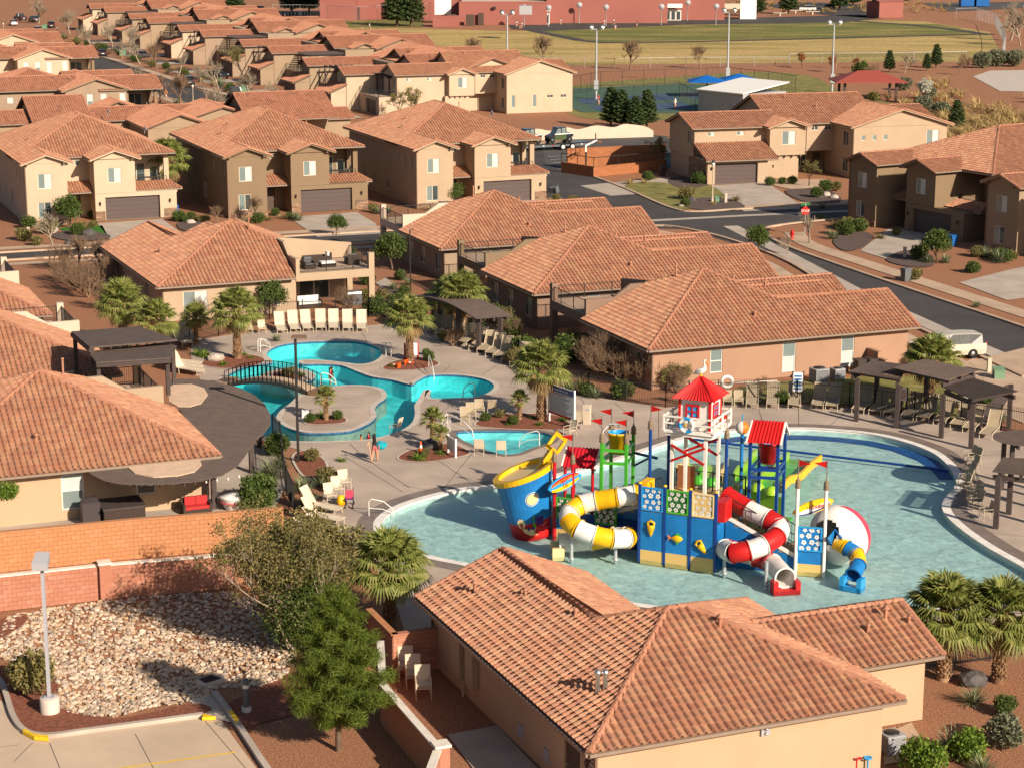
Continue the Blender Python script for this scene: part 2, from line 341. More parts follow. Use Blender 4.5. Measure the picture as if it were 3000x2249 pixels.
def ring(name, loop, d0, d1, m, z):
 a, b = offset_loop(loop, d0), offset_loop(loop, d1); mb = MB(); n = len(a)
 for i in range(n):
  j = (i + 1) % n; mb.add([Vector((p.x, p.y, z)) for p in (a[i], a[j], b[j], b[i])], [(0, 3, 2, 1)])
 return mb.build(name, m, kind='structure')
ring('pool_coping', main_l, -0.03, 0.32, 'coping', 0.010); ring('pool_coping', tub_l, -0.03, 0.35, 'deck_wet', 0.010)
ring('pool_coping', play_l, -0.04, 0.42, 'coping_white', 0.012); ring('deck_band', play_l, 0.42, 1.25, 'deck_wet', 0.006)
ring('island_edge', isl1, -0.32, 0.03, 'coping', 0.010)
def basin(name, loop, depth, fl, wl, water, tile='pool_tile', holes=()):
 mb = MB(); n = len(loop)
 for i in range(n):
  p, q = loop[i], loop[(i + 1) % n]
  for za, zb, m in ((0.0, -0.15, 1), (-0.15, -depth, 0)):
   mb.add([Vector((p.x, p.y, za)), Vector((q.x, q.y, za)), Vector((q.x, q.y, zb)), Vector((p.x, p.y, zb))], [(0, 1, 2, 3)], m)
 tri = tessellate_polygon([[Vector((p.x, p.y, 0)) for p in loop]]); mb.add([Vector((p.x, p.y, -depth)) for p in loop], tri, 0)
 mb.build(name, [fl, tile], kind='structure')
 sheet(name.replace('basin', 'water'), loop, water, wl)
basin('pool_basin', main_l, 1.1, 'pool_floor', -0.09, 'water')
for l in (isl1, isl2):
 mb = MB()
 for i in range(len(l)):
  p, q = l[i], l[(i + 1) % len(l)]; c = sum(l, Vector()) / len(l)
  p = p + (p - c).normalized() * 0.015; q = q + (q - c).normalized() * 0.015
  mb.add([Vector((p.x, p.y, -0.02)), Vector((q.x, q.y, -0.02)), Vector((q.x, q.y, -0.2)), Vector((p.x, p.y, -0.2))], [(0, 1, 2, 3)])
 mb.build('tile_band', 'pool_tile', kind='structure')
basin('tub_basin', tub_l, 0.55, 'tub_floor', -0.09, 'water')
basin('play_pool_basin', play_l, 0.34, 'play_floor', -0.09, 'water_play', tile='coping_white')
strip('deep_band', [G(x, y) for x, y in ((2105,1276),(2181,1268),(2271,1265),(2362,1265),(2452,1271),(2543,1281),(2633,1300),(2715,1331),(2760,1362),(2783,1388))], 1.1, 'deep_band', -0.325)
mb = MB()
for a, b in (((420,1300),(560,1420)),((1025,1300),(1075,1345)),((1075,1345),(1200,1428)),((1280,1345),(1390,1420)),((1380,1330),(1300,1430)),((1165,1060),(1000,985)),((1060,975),(1075,1000)),((945,975),(925,995)),((1310,1185),(1320,1170)),((1325,1185),(1240,1240)),((1448,1128),(1545,1140)),((1410,1100),(1480,1055)),((1300,1090),(1320,1070)),((1620,1170),(1600,1245)),((1700,1165),(1790,1290)),((1800,1180),(1845,1215)),((1930,1195),(1930,1300)),((2220,1190),(2240,1252)),((2340,1190),(2340,1250)),((2485,1200),(2420,1255)),((2600,1245),(2540,1265)),((2700,1285),(2780,1262)),((2830,1335),(2960,1330)),((2800,1440),(3000,1430)),((2830,1550),(3000,1570)),((1180,1420),(1280,1440)),((1000,1330),(1180,1440)),((700,1000),(720,1040)),((800,1310),(830,1330)),((1060,1500),(1120,1530)),((1215,1640),(1180,1770)),((1175,1755),(1290,1750)),((1000,1170),(1110,1150)),((860,1200),(1090,1190))):
 strip('', [G(*a), G(*b)], 0.035, 'joint', 0.008, mb=mb)
mb.build('deck_joint', 'joint', kind='structure')
# ---- roads
road = [(-75,171),(-43,183.2),(-13.7,194.2),(0,199.3),(3,206),(3.8,225),(-12,262),(22,276),(30,262),(8,243),(9.6,235),(12.8,224.4),(16.5,210.2),(19,207.5),(24.3,209.5),(34.6,212.7),(60,222),(62,215),(36,204),(25.5,197.5),(24.4,193),(25.3,186.1),(28.5,175.9),(33.3,162.1),(38.2,148.4),(46,125),(40,122),(34.2,132),(30.4,147.7),(26.9,160.7),(23.7,180.4),(17,196),(10,197),(-13,187.7),(-42,179),(-73,166)]
sheet('road', ccw([Vector((x, y, 0)) for x, y in road]), 'asphalt', 0.0)
sheet('parking_court', ccw(GP([(1590,440),(1600,490),(1720,510),(1900,470),(1960,400),(1700,385)])), 'asphalt_old', 0.012)
kb = [[(-75,171),(-43,183.2),(-13.7,194.2),(0,199.3),(3,206)],[(9.6,235),(12.8,224.4),(16.5,210.2),(19,207.5),(24.3,209.5),(34.6,212.7),(60,222)],[(62,215),(36,204),(25.5,197.5),(24.4,193),(25.3,186.1),(28.5,175.9),(33.3,162.1),(38.2,148.4),(46,125)],[(34.2,132),(30.4,147.7),(26.9,160.7),(23.7,180.4),(17,196),(10,197),(-13,187.7),(-42,179),(-73,166)]]
for i, k in enumerate(kb):
 s_ = smooth([(x, y, 0) for x, y in k], 5, closed=False)
 strip('kerb', s_, 0.35, 'walk', 0.0, 0.13)
strip('valley_gutter', [(21.5,198),(24.5,183),(28.4,161.5),(31.8,147.5),(36,132)], 1.5, 'concrete', 0.010)
strip('valley_gutter', [(14,201.5),(24,205),(36,208.5)], 1.1, 'concrete', 0.010)
for nm, pts, wd in (('sidewalk', [(-75,174.5),(-43.5,185.6),(-14.3,196.6),(-1,201.5)], 1.7), ('sidewalk', [(20,209.6),(24,211.2),(34,214.5),(60,224)], 1.8), ('sidewalk', [(27.2,194),(27.6,187),(31,177),(36,163.2),(41,149.5),(49,127)], 1.9), ('sidewalk', [(-73,164),(-42,176.8),(-13,185.4),(9,194.5),(14.5,194),(21.6,179.5),(24.8,160),(28.3,147),(32,131)], 1.4)):
 strip(nm, smooth([(x, y, 0) for x, y in pts], 4, closed=False), wd, 'walk', 0.016)
fs = [(-200,640),(-160,565),(-130,500),(-111,467),(-90,427),(-62,359),(-49,331),(-40,310),(-33,292)]
strip('far_street', smooth([(x, y, 0) for x, y in fs], 3, closed=False), 8.5, 'asphalt', 0.02)
for d in (5.6, -5.6):
 strip('far_sidewalk', [(x + d * 0.92, y + d * 0.40) for x, y in fs], 1.8, 'walk', 0.03); strip('far_kerb', [(x + d * 0.78, y + d * 0.34) for x, y in fs], 0.3, 'walk', 0.0, 0.13)
for nm, px, m in (('driveway', [(285,655),(475,642),(515,672),(560,700),(330,712)], 'concrete'), ('driveway', [(845,637),(1045,622),(1100,655),(1115,685),(930,695)], 'concrete'), ('driveway', [(2075,545),(2245,535),(2330,590),(2345,612),(2180,620)], 'concrete'), ('driveway', [(2600,672),(2700,665),(2830,700),(2770,720),(2600,760),(2520,735)], 'concrete'), ('driveway', [(2960,790),(3060,770),(3100,860),(2950,880),(2810,828)], 'concrete'), ('driveway', [(2850,1050),(3000,1080),(3060,1150),(2950,1160),(2800,1075)], 'walk'), ('walk_slab', [(2260,530),(2320,527),(2420,525),(2445,540),(2340,560),(2270,545)], 'walk'), ('walk_slab', [(2840,1060),(3000,1020),(3060,1060),(3000,1240),(2900,1200),(2880,1100)], 'walk'), ('driveway', [(1430,590),(1590,578),(1640,600),(1480,625)], 'concrete'), ('walk_slab', [(1100,830),(1130,815),(1190,865),(1150,870)], 'concrete'),
 ('patio', [(600,1500),(620,1300),(720,1280),(800,1320),(850,1400),(800,1500)], 'concrete'), ('driveway', [(1700,545),(1960,520),(2000,560),(1790,575)], 'concrete'), ('service_pad', [(1310,2152),(1455,2125),(1720,2400),(1500,2400)], 'concrete'), ('meter_pad', [(2590,2150),(2670,2115),(2700,2165),(2640,2230),(2590,2240)], 'walk'), ('patio', [(-60,1500),(620,1420),(640,1530),(-60,1610)], 'concrete')):
 sheet(nm, ccw(GP(px)), m, 0.014 + {'walk_slab': .011, 'patio': .004, 'service_pad': .007}.get(nm, 0) + .0015 * (len(px) % 5))
# ---- grass, courts, field
for nm, px, m, z in (('park_lawn', [(1990,225),(2230,212),(2380,225),(2450,262),(2560,290),(2680,320),(2740,335),(2600,360),(2300,340),(2050,350),(1700,345),(1640,260)], 'lawn', 0.0), ('playing_field', [(700,90),(950,78),(1230,84),(1500,92),(2000,74),(2380,58),(2700,62),(2900,95),(2935,160),(2880,182),(2400,184),(1540,193),(1100,208),(700,215)], 'field_dry', 0.0), ('green_field', [(1560,84),(1610,98),(1760,124),(2440,111),(2880,98),(2750,72),(2440,66),(2000,76)], 'field_green', 0.03), ('school_yard', [(1490,74),(1500,86),(1600,92),(2000,74),(2480,66),(2620,50),(2480,46),(2000,58)], 'asphalt', 0.05), ('school_lawn', [(860,64),(1240,58),(1240,80),(860,82)], 'field_green', 0.04), ('house_lawn', [(1830,550),(1900,535),(2000,545),(2110,580),(2050,608),(1960,610)], 'lawn', 0.034), ('house_lawn', [(1990,575),(2060,540),(2120,570),(2110,595),(2050,600)], 'lawn', 0.042), ('pool_lawn', [(2120,1180),(2180,1130),(2400,1110),(2700,1100),(2860,1130),(2900,1215),(2800,1230),(2480,1185),(2330,1178)], 'lawn', 0.0), ('lawn_patch', [(175,670),(225,662),(300,662),(315,690),(200,688)], 'turf', 0.014), ('gravel_yard', [(2780,35),(3100,20),(3100,5),(2700,10)], 'asphalt_old', 0.05), ('access_road', [(2250,20),(2420,45),(2560,55),(2640,40),(2560,15),(2300,5)], 'asphalt', 0.05), ('school_drive', [(500,35),(900,33),(900,50),(500,52)], 'asphalt', 0.05), ('sand_lot', [(2850,225),(2900,208),(3060,205),(3060,270),(2930,268)], 'coping', 0.02)):
 sheet(nm, ccw(GP(px, 0, 4 if nm in ('pool_lawn', 'park_lawn', 'house_lawn') else 0)), m, z)
strip('field_path', [G(x, y) for x, y in ((1540,86),(1620,103),(1700,119),(1760,126),(2000,124),(2440,113),(2880,101))], 3.2, 'asphalt', 0.06)
strip('field_path', [G(x, y) for x, y in ((2480,62),(2640,72),(2760,84),(2900,103))], 3.2, 'asphalt', 0.065)
mat('court_green', (0.06, 0.11, 0.075), 0.8, 0.1, 0.3); mat('court_blue', (0.05, 0.085, 0.15), 0.8, 0.1, 0.3)
sheet('tennis_court', ccw(GP([(1610,282),(1660,262),(2010,246),(2240,262),(2240,335),(1700,330)])), 'court_green', 0.03)
for px in ([(1690,292),(1760,288),(1790,300),(1710,306)],[(1830,283),(1950,276),(2000,292),(1870,300)],[(1990,275),(2080,268),(2130,280),(2030,290)],[(1880,308),(1990,300),(2040,318),(1930,325)],[(2060,296),(2160,288),(2200,300),(2100,312)],[(1720,312),(1800,308),(1840,322),(1760,328)]):
 sheet('court_surface', ccw(GP(px)), 'court_blue', 0.045)
sheet('sport_court', ccw(GP([(1700,500),(1800,470),(1980,460),(1990,490),(1830,505)])), 'court_green', 0.03); sheet('court_surface', ccw(GP([(1745,497),(1815,478),(1960,470),(1965,488),(1830,500)])), 'court_blue', 0.05)
# ---- foreground car park, kerbs, paint
sheet('car_park', ccw(GP([(-300,2000),(-20,1996),(18,2052),(40,2110),(75,2148),(140,2160),(250,2146),(595,2098),(640,2096),(700,2180),(760,2260),(900,2420),(-400,2600)])), 'concrete_lot', 0.0)
k1 = [G(x, y) for x, y in ((-30,1980),(2,2000),(20,2045),(40,2105),(75,2146),(140,2158),(250,2144),(400,2124),(595,2097))]
strip('kerb', smooth(k1, 4, closed=False), 0.22, 'concrete', 0.0, 0.15); strip('kerb', [G(x, y) for x, y in ((628,2032),(665,2080),(700,2130),(765,2230),(900,2420))], 0.24, 'concrete', 0.0, 0.15)
sheet('spillway', ccw(GP([(555,2050),(625,2030),(692,2118),(600,2100)])), 'concrete', 0.02)
for px in ([(66,2139),(100,2156),(142,2160),(142,2152),(100,2147),(70,2131)], [(592,2099),(632,2097),(596,2088)], [(668,2081),(694,2117),(700,2106),(680,2078)]):
 mb = MB(); mb.prism(GP(px, 0.165)[::-1], (0, 0, -0.14)); mb.build('kerb_paint', 'paint_yellow', kind='structure')
strip('bay_line', [G(330,2252), G(690,2202)], 0.10, 'paint_yellow', 0.006)
mb = MB()
for a, b in (((145,2175),(180,2260)),((396,2148),(450,2250)),((40,2230),(95,2175)),((600,2110),(720,2249)),((-20,2190),(60,2180))): strip('', [G(*a), G(*b)], 0.03, 'joint', 0.005, mb=mb)
mb.build('slab_joint', 'joint', kind='structure')
for nm, px, m in (('gravel_bed', [(-40,1990),(30,1940),(130,1970),(170,2010),(150,2055),(330,2105),(560,2060),(600,2090),(250,2138),(140,2150),(75,2136),(40,2090)], 'mulch'), ('gravel_bed', [(660,2075),(760,2015),(860,1965),(900,2000),(880,2080),(760,2120),(720,2140)], 'mulch'), ('gravel_bed', [(-60,1850),(50,1795),(80,1815),(20,1860),(-60,1890)], 'mulch'), ('planter_bed', [(590,1062),(640,1045),(730,1040),(775,1055),(740,1072),(660,1080),(600,1072)], 'mulch'), ('planter_bed', [(1122,1078),(1160,1058),(1220,1052),(1275,1058),(1280,1070),(1230,1082),(1150,1085)], 'mulch'), ('planter_bed', [(1395,1245),(1430,1220),(1500,1212),(1620,1215),(1660,1235),(1700,1255),(1600,1258),(1480,1255)], 'mulch'), ('planter_bed', [(1168,1340),(1200,1320),(1260,1310),(1320,1300),(1375,1325),(1330,1340),(1250,1352),(1190,1350)], 'mulch'), ('planter_bed', [(892,1230),(930,1215),(1000,1220),(1010,1236),(950,1243),(905,1241)], 'mulch'), ('planter_bed', [(800,1095),(850,1085),(895,1098),(870,1112),(815,1112)], 'mulch'), ('planter_bed', [(860,1340),(900,1320),(950,1350),(950,1390),(900,1400)], 'mulch')):
 lp = ccw(GP(px, 0, 4)); sheet(nm, lp, m, 0.022)
 if nm == 'planter_bed': ring('bed_edge', lp, 0.0, 0.14, 'coping', 0.03)
mat('lava', (0.12, 0.085, 0.075), .95, .5, 6.0, 1.0, 14)
for i_, px in enumerate(([(1985,600),(2060,580),(2150,588),(2180,612),(2070,618)],[(2440,705),(2490,678),(2560,690),(2525,728),(2470,735)],[(2595,762),(2650,735),(2720,745),(2735,780),(2660,782)],[(2300,560),(2400,555),(2460,575),(2450,600),(2350,590)],[(1960,525),(2070,515),(2075,545),(1990,552)],[(150,690),(220,675),(320,690),(300,705),(190,705)],[(520,655),(600,650),(620,668),(540,678)],[(1120,840),(1170,850),(1150,870),(1110,862)],[(2840,1235),(2950,1130),(2960,1160),(2890,1250)])): sheet('lava_gravel', ccw(GP(px, 0, 3)), 'lava', .046 + .004 * i_)
for i_ in range(6): strip('bay_line', [G(1605 + i_ * 8, 460 + i_ * 9), G(1690 + i_ * 12, 455 + i_ * 9)], .12, 'paint_white', .022)
for k in range(9):
 y = 300 + 21.5 * k; c = Vector((-40 - (y - 310) * .388 + 6.5, y, 0)); sheet('far_driveway', ccw([c, c + U22 * 8, c + U22 * 8 + V22 * 6, c + V22 * 6]), 'concrete', .05); sheet('far_yard', ccw([c + V22 * 7, c + U22 * 5 + V22 * 7, c + U22 * 5 + V22 * 14, c + V22 * 14]), 'lava', .05)
# ================================================================== houses
PROF = {0: (np.array([0, .16, .31, .46, .62, 1.0]), np.array([0, .72, 1, .72, 0, -.05])), 1: (np.array([0, .31, .62, 1.0]), np.array([0, 1, 0, 0]))}
TW, TL, TH_ = 0.31, 0.37, 0.1
def tile_arrays(lod, w=TW, l=TL):
 fx, fh = PROF[lod]; n = len(fx); x = fx * w
 rows = [np.stack([x, np.full(n, 0.0), fh * TH_ + 0.045], 1), np.stack([x, np.full(n, l + 0.05), fh * TH_ * 0.9 + 0.004], 1), np.stack([x, np.full(n, 0.0), fh * TH_ - 0.02], 1)]
 V = np.concatenate(rows); F = []
 for k in range(n - 1): F += [(k, k + 1, n + k + 1, n + k), (2 * n + k, 2 * n + k + 1, k + 1, k)]
 return V, np.array(F)
TT = {k: tile_arrays(k) for k in (0, 1)}
_tm = {}
def tile_mesh(m):
 if m not in _tm:
  V, F = TT[0]; me = bpy.data.meshes.new('tile'); me.from_pydata(V.tolist(), [], F.tolist()); me.materials.append(MAT[m]); _tm[m] = me
 return _tm[m]
class Roof:
 """one roof: deck (with fascia), tiles, caps; faces given as plan outlines"""
 def __init__(s, hs, z0, p, lod=0, tilemat='tile', pieces=0):
  s.h = hs; s.z0 = z0; s.p = p; s.lod = lod; s.tm = tilemat; s.V = []; s.F = []; s.n = 0; s.deck = MB(); s.capl = []; s.pieces = []; s.left = pieces; s.gw = []
 def face(s, side, base, poly, z0=None, p=None, fascia=True, pieces=False):
  z0 = s.z0 if z0 is None else z0; p = s.p if p is None else p; k = math.sqrt(1 + p * p); pt = s.h.pt
  if side == 'f': ed = [(u, v - base) for u, v in poly]; mk = lambda e, d: pt(e, base + d, z0 + p * d)
  elif side == 'b': ed = [(u, base - v) for u, v in poly]; mk = lambda e, d: pt(e, base - d, z0 + p * d)
  elif side == 'l': ed = [(v, u - base) for u, v in poly]; mk = lambda e, d: pt(base + d, e, z0 + p * d)
  else: ed = [(v, base - u) for u, v in poly]; mk = lambda e, d: pt(base - d, e, z0 + p * d)
  O = mk(0, 0); E = (mk(1, 0) - O); S = (mk(0, 1) - O) / k; N = E.cross(S)
  if N.z < 0: N = -N
  ES = [(e, d * k) for e, d in ed]
  top = [mk(e, d) - N * 0.03 for e, d in ed]; s.deck.prism(top, (0, 0, -0.17), 0, 1)
  dm = min(d for e, d in ed); ev = [e for e, d in ed if d - dm < 0.01]
  if fascia and len(ev) >= 2 and dm < 0.01:
   a, b = mk(min(ev), 0), mk(max(ev), 0); outv = (mk(0, -1) - O); outv.z = 0; outv.normalize()
   s.deck.obox(a - Vector((0, 0, 0.15)) + outv * 0.005, b - a, outv * 0.11, Vector((0, 0, 0.12)), 2)
  TV, TF = TT[s.lod]; es = np.array(ES); smax = es[:, 1].max(); Oa, Ea, Sa, Na = (np.array(q) for q in (O, E, S, N))
  def iv(y):
   xs = []
   for (x0, y0), (x1, y1) in zip(ES, ES[1:] + ES[:1]):
    if (y0 <= y < y1) or (y1 <= y < y0): xs.append(x0 + (x1 - x0) * (y - y0) / (y1 - y0))
   return (min(xs), max(xs)) if len(xs) >= 2 else None
  y = max(0.0, es[:, 1].min()); r = 0
  while y < smax - 0.08:
   i0 = iv(y + 0.004); i1 = iv(min(y + TL, smax - 0.003))
   if i0 and i1:
    lo0, hi0 = i0; lo1, hi1 = i1
    js = np.arange(math.floor(min(lo0, lo1) / TW), math.ceil(max(hi0, hi1) / TW))
    X = TV[None, :, 0] + js[:, None] * TW; Y = np.broadcast_to(TV[None, :, 1], X.shape); f = np.clip(Y / TL, 0, 1)
    lo = lo0 + (lo1 - lo0) * f; hi = hi0 + (hi1 - hi0) * f; Xc = np.clip(X, lo, np.maximum(hi, lo))
    full = (np.abs(Xc - X).max(1) < 1e-6) if not (y + TL > smax) else np.zeros(len(js), bool)
    keep = (Xc.max(1) - Xc.min(1)) > 0.02
    Yc = np.minimum(Y + y, smax); Z = np.broadcast_to(TV[None, :, 2], X.shape)
    if s.left > 0 and pieces:
     sel = np.where(full & keep)[0][:s.left]
     for q in sel: s.pieces.append((Oa + Ea * (js[q] * TW) + Sa * y, E, S, N)); keep[q] = False
     s.left -= len(sel)
    W = Oa + Xc[..., None] * Ea + Yc[..., None] * Sa + Z[..., None] * Na; W = W[keep]
    nt_ = len(W)
    if nt_:
     s.V.append(W.reshape(-1, 3)); s.F.append((TF[None] + (np.arange(nt_) * len(TV))[:, None, None] + s.n).reshape(-1, 4)); s.n += nt_ * len(TV)
   y += TL; r += 1
 def cap(s, a, b):
  s.capl.append((s.h.pt(*a), s.h.pt(*b)))
 def hip(s, u0, v0, u1, v1, pieces=False):
  z0, p = s.z0, s.p; a, b = u1 - u0, v1 - v0
  if a <= b: h = a / 2; A, B = (u0 + h, v0 + h), (u0 + h, v1 - h)
  else: h = b / 2; A, B = (u0 + h, v0 + h), (u1 - h, v0 + h)
  zr = z0 + p * h; c = [(u0, v0), (u1, v0), (u1, v1), (u0, v1)]
  if a <= b:
   s.face('f', v0, [c[0], c[1], A], pieces=pieces); s.face('b', v1, [c[2], c[3], B]); s.face('l', u0, [c[0], A, B, c[3]], pieces=pieces); s.face('r', u1, [c[1], c[2], B, A])
   H = ((c[0], A), (c[1], A), (c[2], B), (c[3], B))
  else:
   s.face('f', v0, [c[0], c[1], B, A], pieces=pieces); s.face('b', v1, [c[2], c[3], A, B]); s.face('l', u0, [c[0], A, c[3]], pieces=pieces); s.face('r', u1, [c[1], c[2], B])
   H = ((c[0], A), (c[1], B), (c[2], B), (c[3], A))
  for q, t in H: s.cap((*q, z0), (*t, zr))
  if abs(a - b) > 0.3: s.cap((*A, zr), (*B, zr))
 def gable(s, u0, v0, u1, v1, axis, wall, oh=0.45, z0=None, p=None, ends='both', soh=0.5):
  """axis 'u': ridge along u. ends get a plastered gable set back by oh"""
  z0 = s.z0 if z0 is None else z0; p = s.p if p is None else p
  mb = MB(); pt = s.h.pt
  if axis == 'u':
   m = (v0 + v1) / 2; zr = z0 + p * (m - v0)
   s.face('f', v0, [(u0, v0), (u1, v0), (u1, m), (u0, m)], z0, p); s.face('b', v1, [(u0, v1), (u1, v1), (u1, m), (u0, m)], z0, p); s.cap((u0, m, zr), (u1, m, zr))
   for uu, e in ((u0 + oh, -1), (u1 - oh, 1)):
    if ends == 'both' or (ends == 'l') == (e < 0): mb.prism([pt(uu, v0 + soh, z0 - 0.06), pt(uu, v1 - soh, z0 - 0.06), pt(uu, v1 - soh, z0 + p * soh - 0.1), pt(uu, m, zr - 0.1), pt(uu, v0 + soh, z0 + p * soh - 0.1)], pt(uu - e * 0.1, 0, 0) - pt(uu, 0, 0))
   rk = [((u, v0, z0), (u, m, zr)) for u in (u0, u1)] + [((u, v1, z0), (u, m, zr)) for u in (u0, u1)]
  else:
   m = (u0 + u1) / 2; zr = z0 + p * (m - u0)
   s.face('l', u0, [(u0, v0), (u0, v1), (m, v1), (m, v0)], z0, p); s.face('r', u1, [(u1, v0), (u1, v1), (m, v1), (m, v0)], z0, p); s.cap((m, v0, zr), (m, v1, zr))
   for vv, e in ((v0 + oh, -1), (v1 - oh, 1)):
    if ends == 'both' or (ends == 'f') == (e < 0): mb.prism([pt(u0 + soh, vv, z0 - 0.06), pt(u1 - soh, vv, z0 - 0.06), pt(u1 - soh, vv, z0 + p * soh - 0.1), pt(m, vv, zr - 0.1), pt(u0 + soh, vv, z0 + p * soh - 0.1)], pt(0, vv - e * 0.1, 0) - pt(0, vv, 0))
   rk = [((u0, v, z0), (m, v, zr)) for v in (v0, v1)] + [((u1, v, z0), (m, v, zr)) for v in (v0, v1)]
  if mb.f: mb.build('gable_wall', wall, s.h.root)
  for a, b in rk:
   A, B = pt(*a), pt(*b); s.deck.beam(A - Vector((0, 0, .1)), B - Vector((0, 0, .1)), 0.06, 0.20, 3); s.capl.append((A - Vector((0, 0, .03)), B - Vector((0, 0, .03))))
 def build(s, name='roof', barge='fascia', capobj=False):
  r = s.deck.build(name, ['deckwood', 'fascia', 'gutter', barge], s.h.root)
  if s.V: npmesh('roof_tiles', np.concatenate(s.V), np.concatenate(s.F), s.tm, r, kind='stuff')
  off = OFF[r]
  for O, E, S, N in s.pieces:
   o = bpy.data.objects.new('tile', tile_mesh(s.tm)); COL.objects.link(o); o.parent = r
   M = Matrix(((E.x, S.x, N.x, O[0] - off.x), (E.y, S.y, N.y, O[1] - off.y), (E.z, S.z, N.z, O[2] - off.z), (0, 0, 0, 1))); o.matrix_local = M
  mb = MB(); rad = 0.13
  for a, b in s.capl:
   d = b - a; L_ = d.length; n = max(1, round(L_ / 0.42)); e = d.normalized(); side = e.cross(Vector((0, 0, 1))).normalized(); up = side.cross(e)
   for i in range(n):
    p, q = a + e * (L_ * i / n), a + e * (L_ * (i + 1) / n + 0.05); one = mb if not capobj else MB(); ns = 5
    vs = []
    for P_, rr, lf in ((p, rad * 1.06, 0.035), (q, rad * 0.94, 0.015)):
     vs += [P_ + up * (lf - 0.02) + side * rr * math.cos(math.pi * k / ns) + up * rr * 0.9 * math.sin(math.pi * k / ns) for k in range(ns + 1)]
    one.add(vs, [(k, k + 1, ns + 2 + k, ns + 1 + k) for k in range(ns)] + [tuple(range(ns, -1, -1))])
    if capobj: one.build('ridge_tile', 'cap', r)
  if mb.f: mb.build('ridge_tiles', 'cap', r, kind='stuff')
  return r
PANE = {'b': 'blind', 'w': 'blind_w', 'd': 'glass'}
class House:
 def __init__(s, name, label, cat, O, A, B, group=None):
  s.O = Vector((O[0], O[1], 0)); s.A = Vector(A); s.B = Vector(B); s.root = empty(name, s.O, label, cat, group)
 def pt(s, u, v, z=0.0): return s.O + s.A * u + s.B * v + Vector((0, 0, z))
 def wallface(s, mb, P, X, Nn, L_, z0, z1, ops, depth=0.13):
  """P start, X along unit, Nn outward unit; openings (x,z,w,h,kind)"""
  xs = sorted({0.0, L_, *[o[0] for o in ops], *[o[0] + o[2] for o in ops]}); zs = sorted({z0, z1, *[o[1] for o in ops], *[o[1] + o[3] for o in ops]})
  zs = [z for z in zs if z0 <= z <= z1]; Zv = Vector((0, 0, 1)); at = lambda x, z, d=0.0: P + X * x + Zv * z - Nn * d
  for x0, x1 in zip(xs, xs[1:]):
   for a, b in zip(zs, zs[1:]):
    cx, cz = (x0 + x1) / 2, (a + b) / 2
    if any(o[0] < cx < o[0] + o[2] and o[1] < cz < o[1] + o[3] for o in ops): continue
    mb.add([at(x0, a), at(x1, a), at(x1, b), at(x0, b)], [(0, 1, 2, 3)])
  for o in ops:
   x, z, w_, h_, kd = o; D = depth if kd[0] not in 'OGV' else (0.35 if kd[0] == 'G' else 1.6 if kd[0] == 'V' else 3.0); q = [(x, z), (x + w_, z), (x + w_, z + h_), (x, z + h_)]
   for (a, b), (c, d) in zip(q, q[1:] + q[:1]): mb.add([at(a, b), at(c, d), at(c, d, D), at(a, b, D)], [(0, 1, 2, 3)])
   if kd[0] == 'V': mb.add([at(a, b, D) for a, b in q], [(0, 1, 2, 3)])
   if kd[0] in 'wsnh': s.window(at(x, z, depth - 0.02), X, Nn, w_, h_, kd)
   elif kd[0] == 'G':
    g = MB(); n = 5
    for i in range(n): g.obox(at(x, z + h_ * i / n + 0.006, D), X * w_, Nn * 0.05, Zv * (h_ / n - 0.012))
    g.obox(at(x, z, D + 0.02), X * w_, Nn * 0.02, Zv * h_); g.build('garage_door', 'garage', s.root)
   elif kd[0] == 'D':
    g = MB(); g.obox(at(x, z, D), X * w_, Nn * 0.05, Zv * h_); d_ = g.build('door', 'door', s.root)
    g = MB(); g.obox(at(x + w_ * 0.85, z + 1.0, D - 0.05), X * 0.05, Nn * 0.06, Zv * 0.14); g.build('handle', 'steel', d_)
   elif kd[0] == 'O':
    g = MB(); g.obox(at(x - .3, z - .1, D), X * (w_ + .6), Nn * 0.03, Zv * (h_ + .3)); g.build('recess_wall', 'brown', s.root)
   elif kd[0] == 'L':
    g = MB(); n = 9
    for i in range(n): g.beam(at(x, z + h_ * (i + .5) / n, D - .06), at(x + w_, z + h_ * (i + .5) / n, D - .06), 0.06, h_ / n * 0.55)
    g.build('louvre', 'wframe', s.root)
 def window(s, P, X, Nn, w_, h_, kd):
  Zv = Vector((0, 0, 1)); t = 0.06 if w_ > 0.5 else 0.05; fm = 'wframe_w' if kd.endswith('!') else 'wframe'; kd = kd.rstrip('!'); f = MB(); D = Nn * 0.06
  for o, a, c in ((P, w_, t), (P + Zv * (h_ - t), w_, t), (P + Zv * t, t, h_ - 2 * t), (P + X * (w_ - t) + Zv * t, t, h_ - 2 * t)): f.obox(o, X * a, D, Zv * c)
  panes = []
  if kd[0] in 'w': f.obox(P + X * (w_ / 2 - t / 2) + Zv * t, X * t, D, Zv * (h_ - 2 * t)); panes = [(t, t, w_ / 2 - 1.5 * t, h_ - 2 * t), (w_ / 2 + t / 2, t, w_ / 2 - 1.5 * t, h_ - 2 * t)]
  elif kd[0] == 'h': f.obox(P + X * t + Zv * (h_ * 0.48), X * (w_ - 2 * t), D, Zv * t); panes = [(t, t, w_ - 2 * t, h_ * 0.48 - t), (t, h_ * 0.48 + t, w_ - 2 * t, h_ * 0.52 - 2 * t)]
  else: panes = [(t, t, w_ - 2 * t, h_ - 2 * t)]
  wd = f.build('window', fm, s.root); pk = kd[1:] or 'bw'
  for i, (a, b, c, d) in enumerate(panes):
   g = MB(); o = P + X * a + Zv * b + Nn * (0.018 + 0.008 * (i % 2)); g.add([o, o + X * c, o + X * c + Zv * d, o + Zv * d], [(0, 1, 2, 3)]); g.build('pane', PANE[pk[i % len(pk)]], wd)
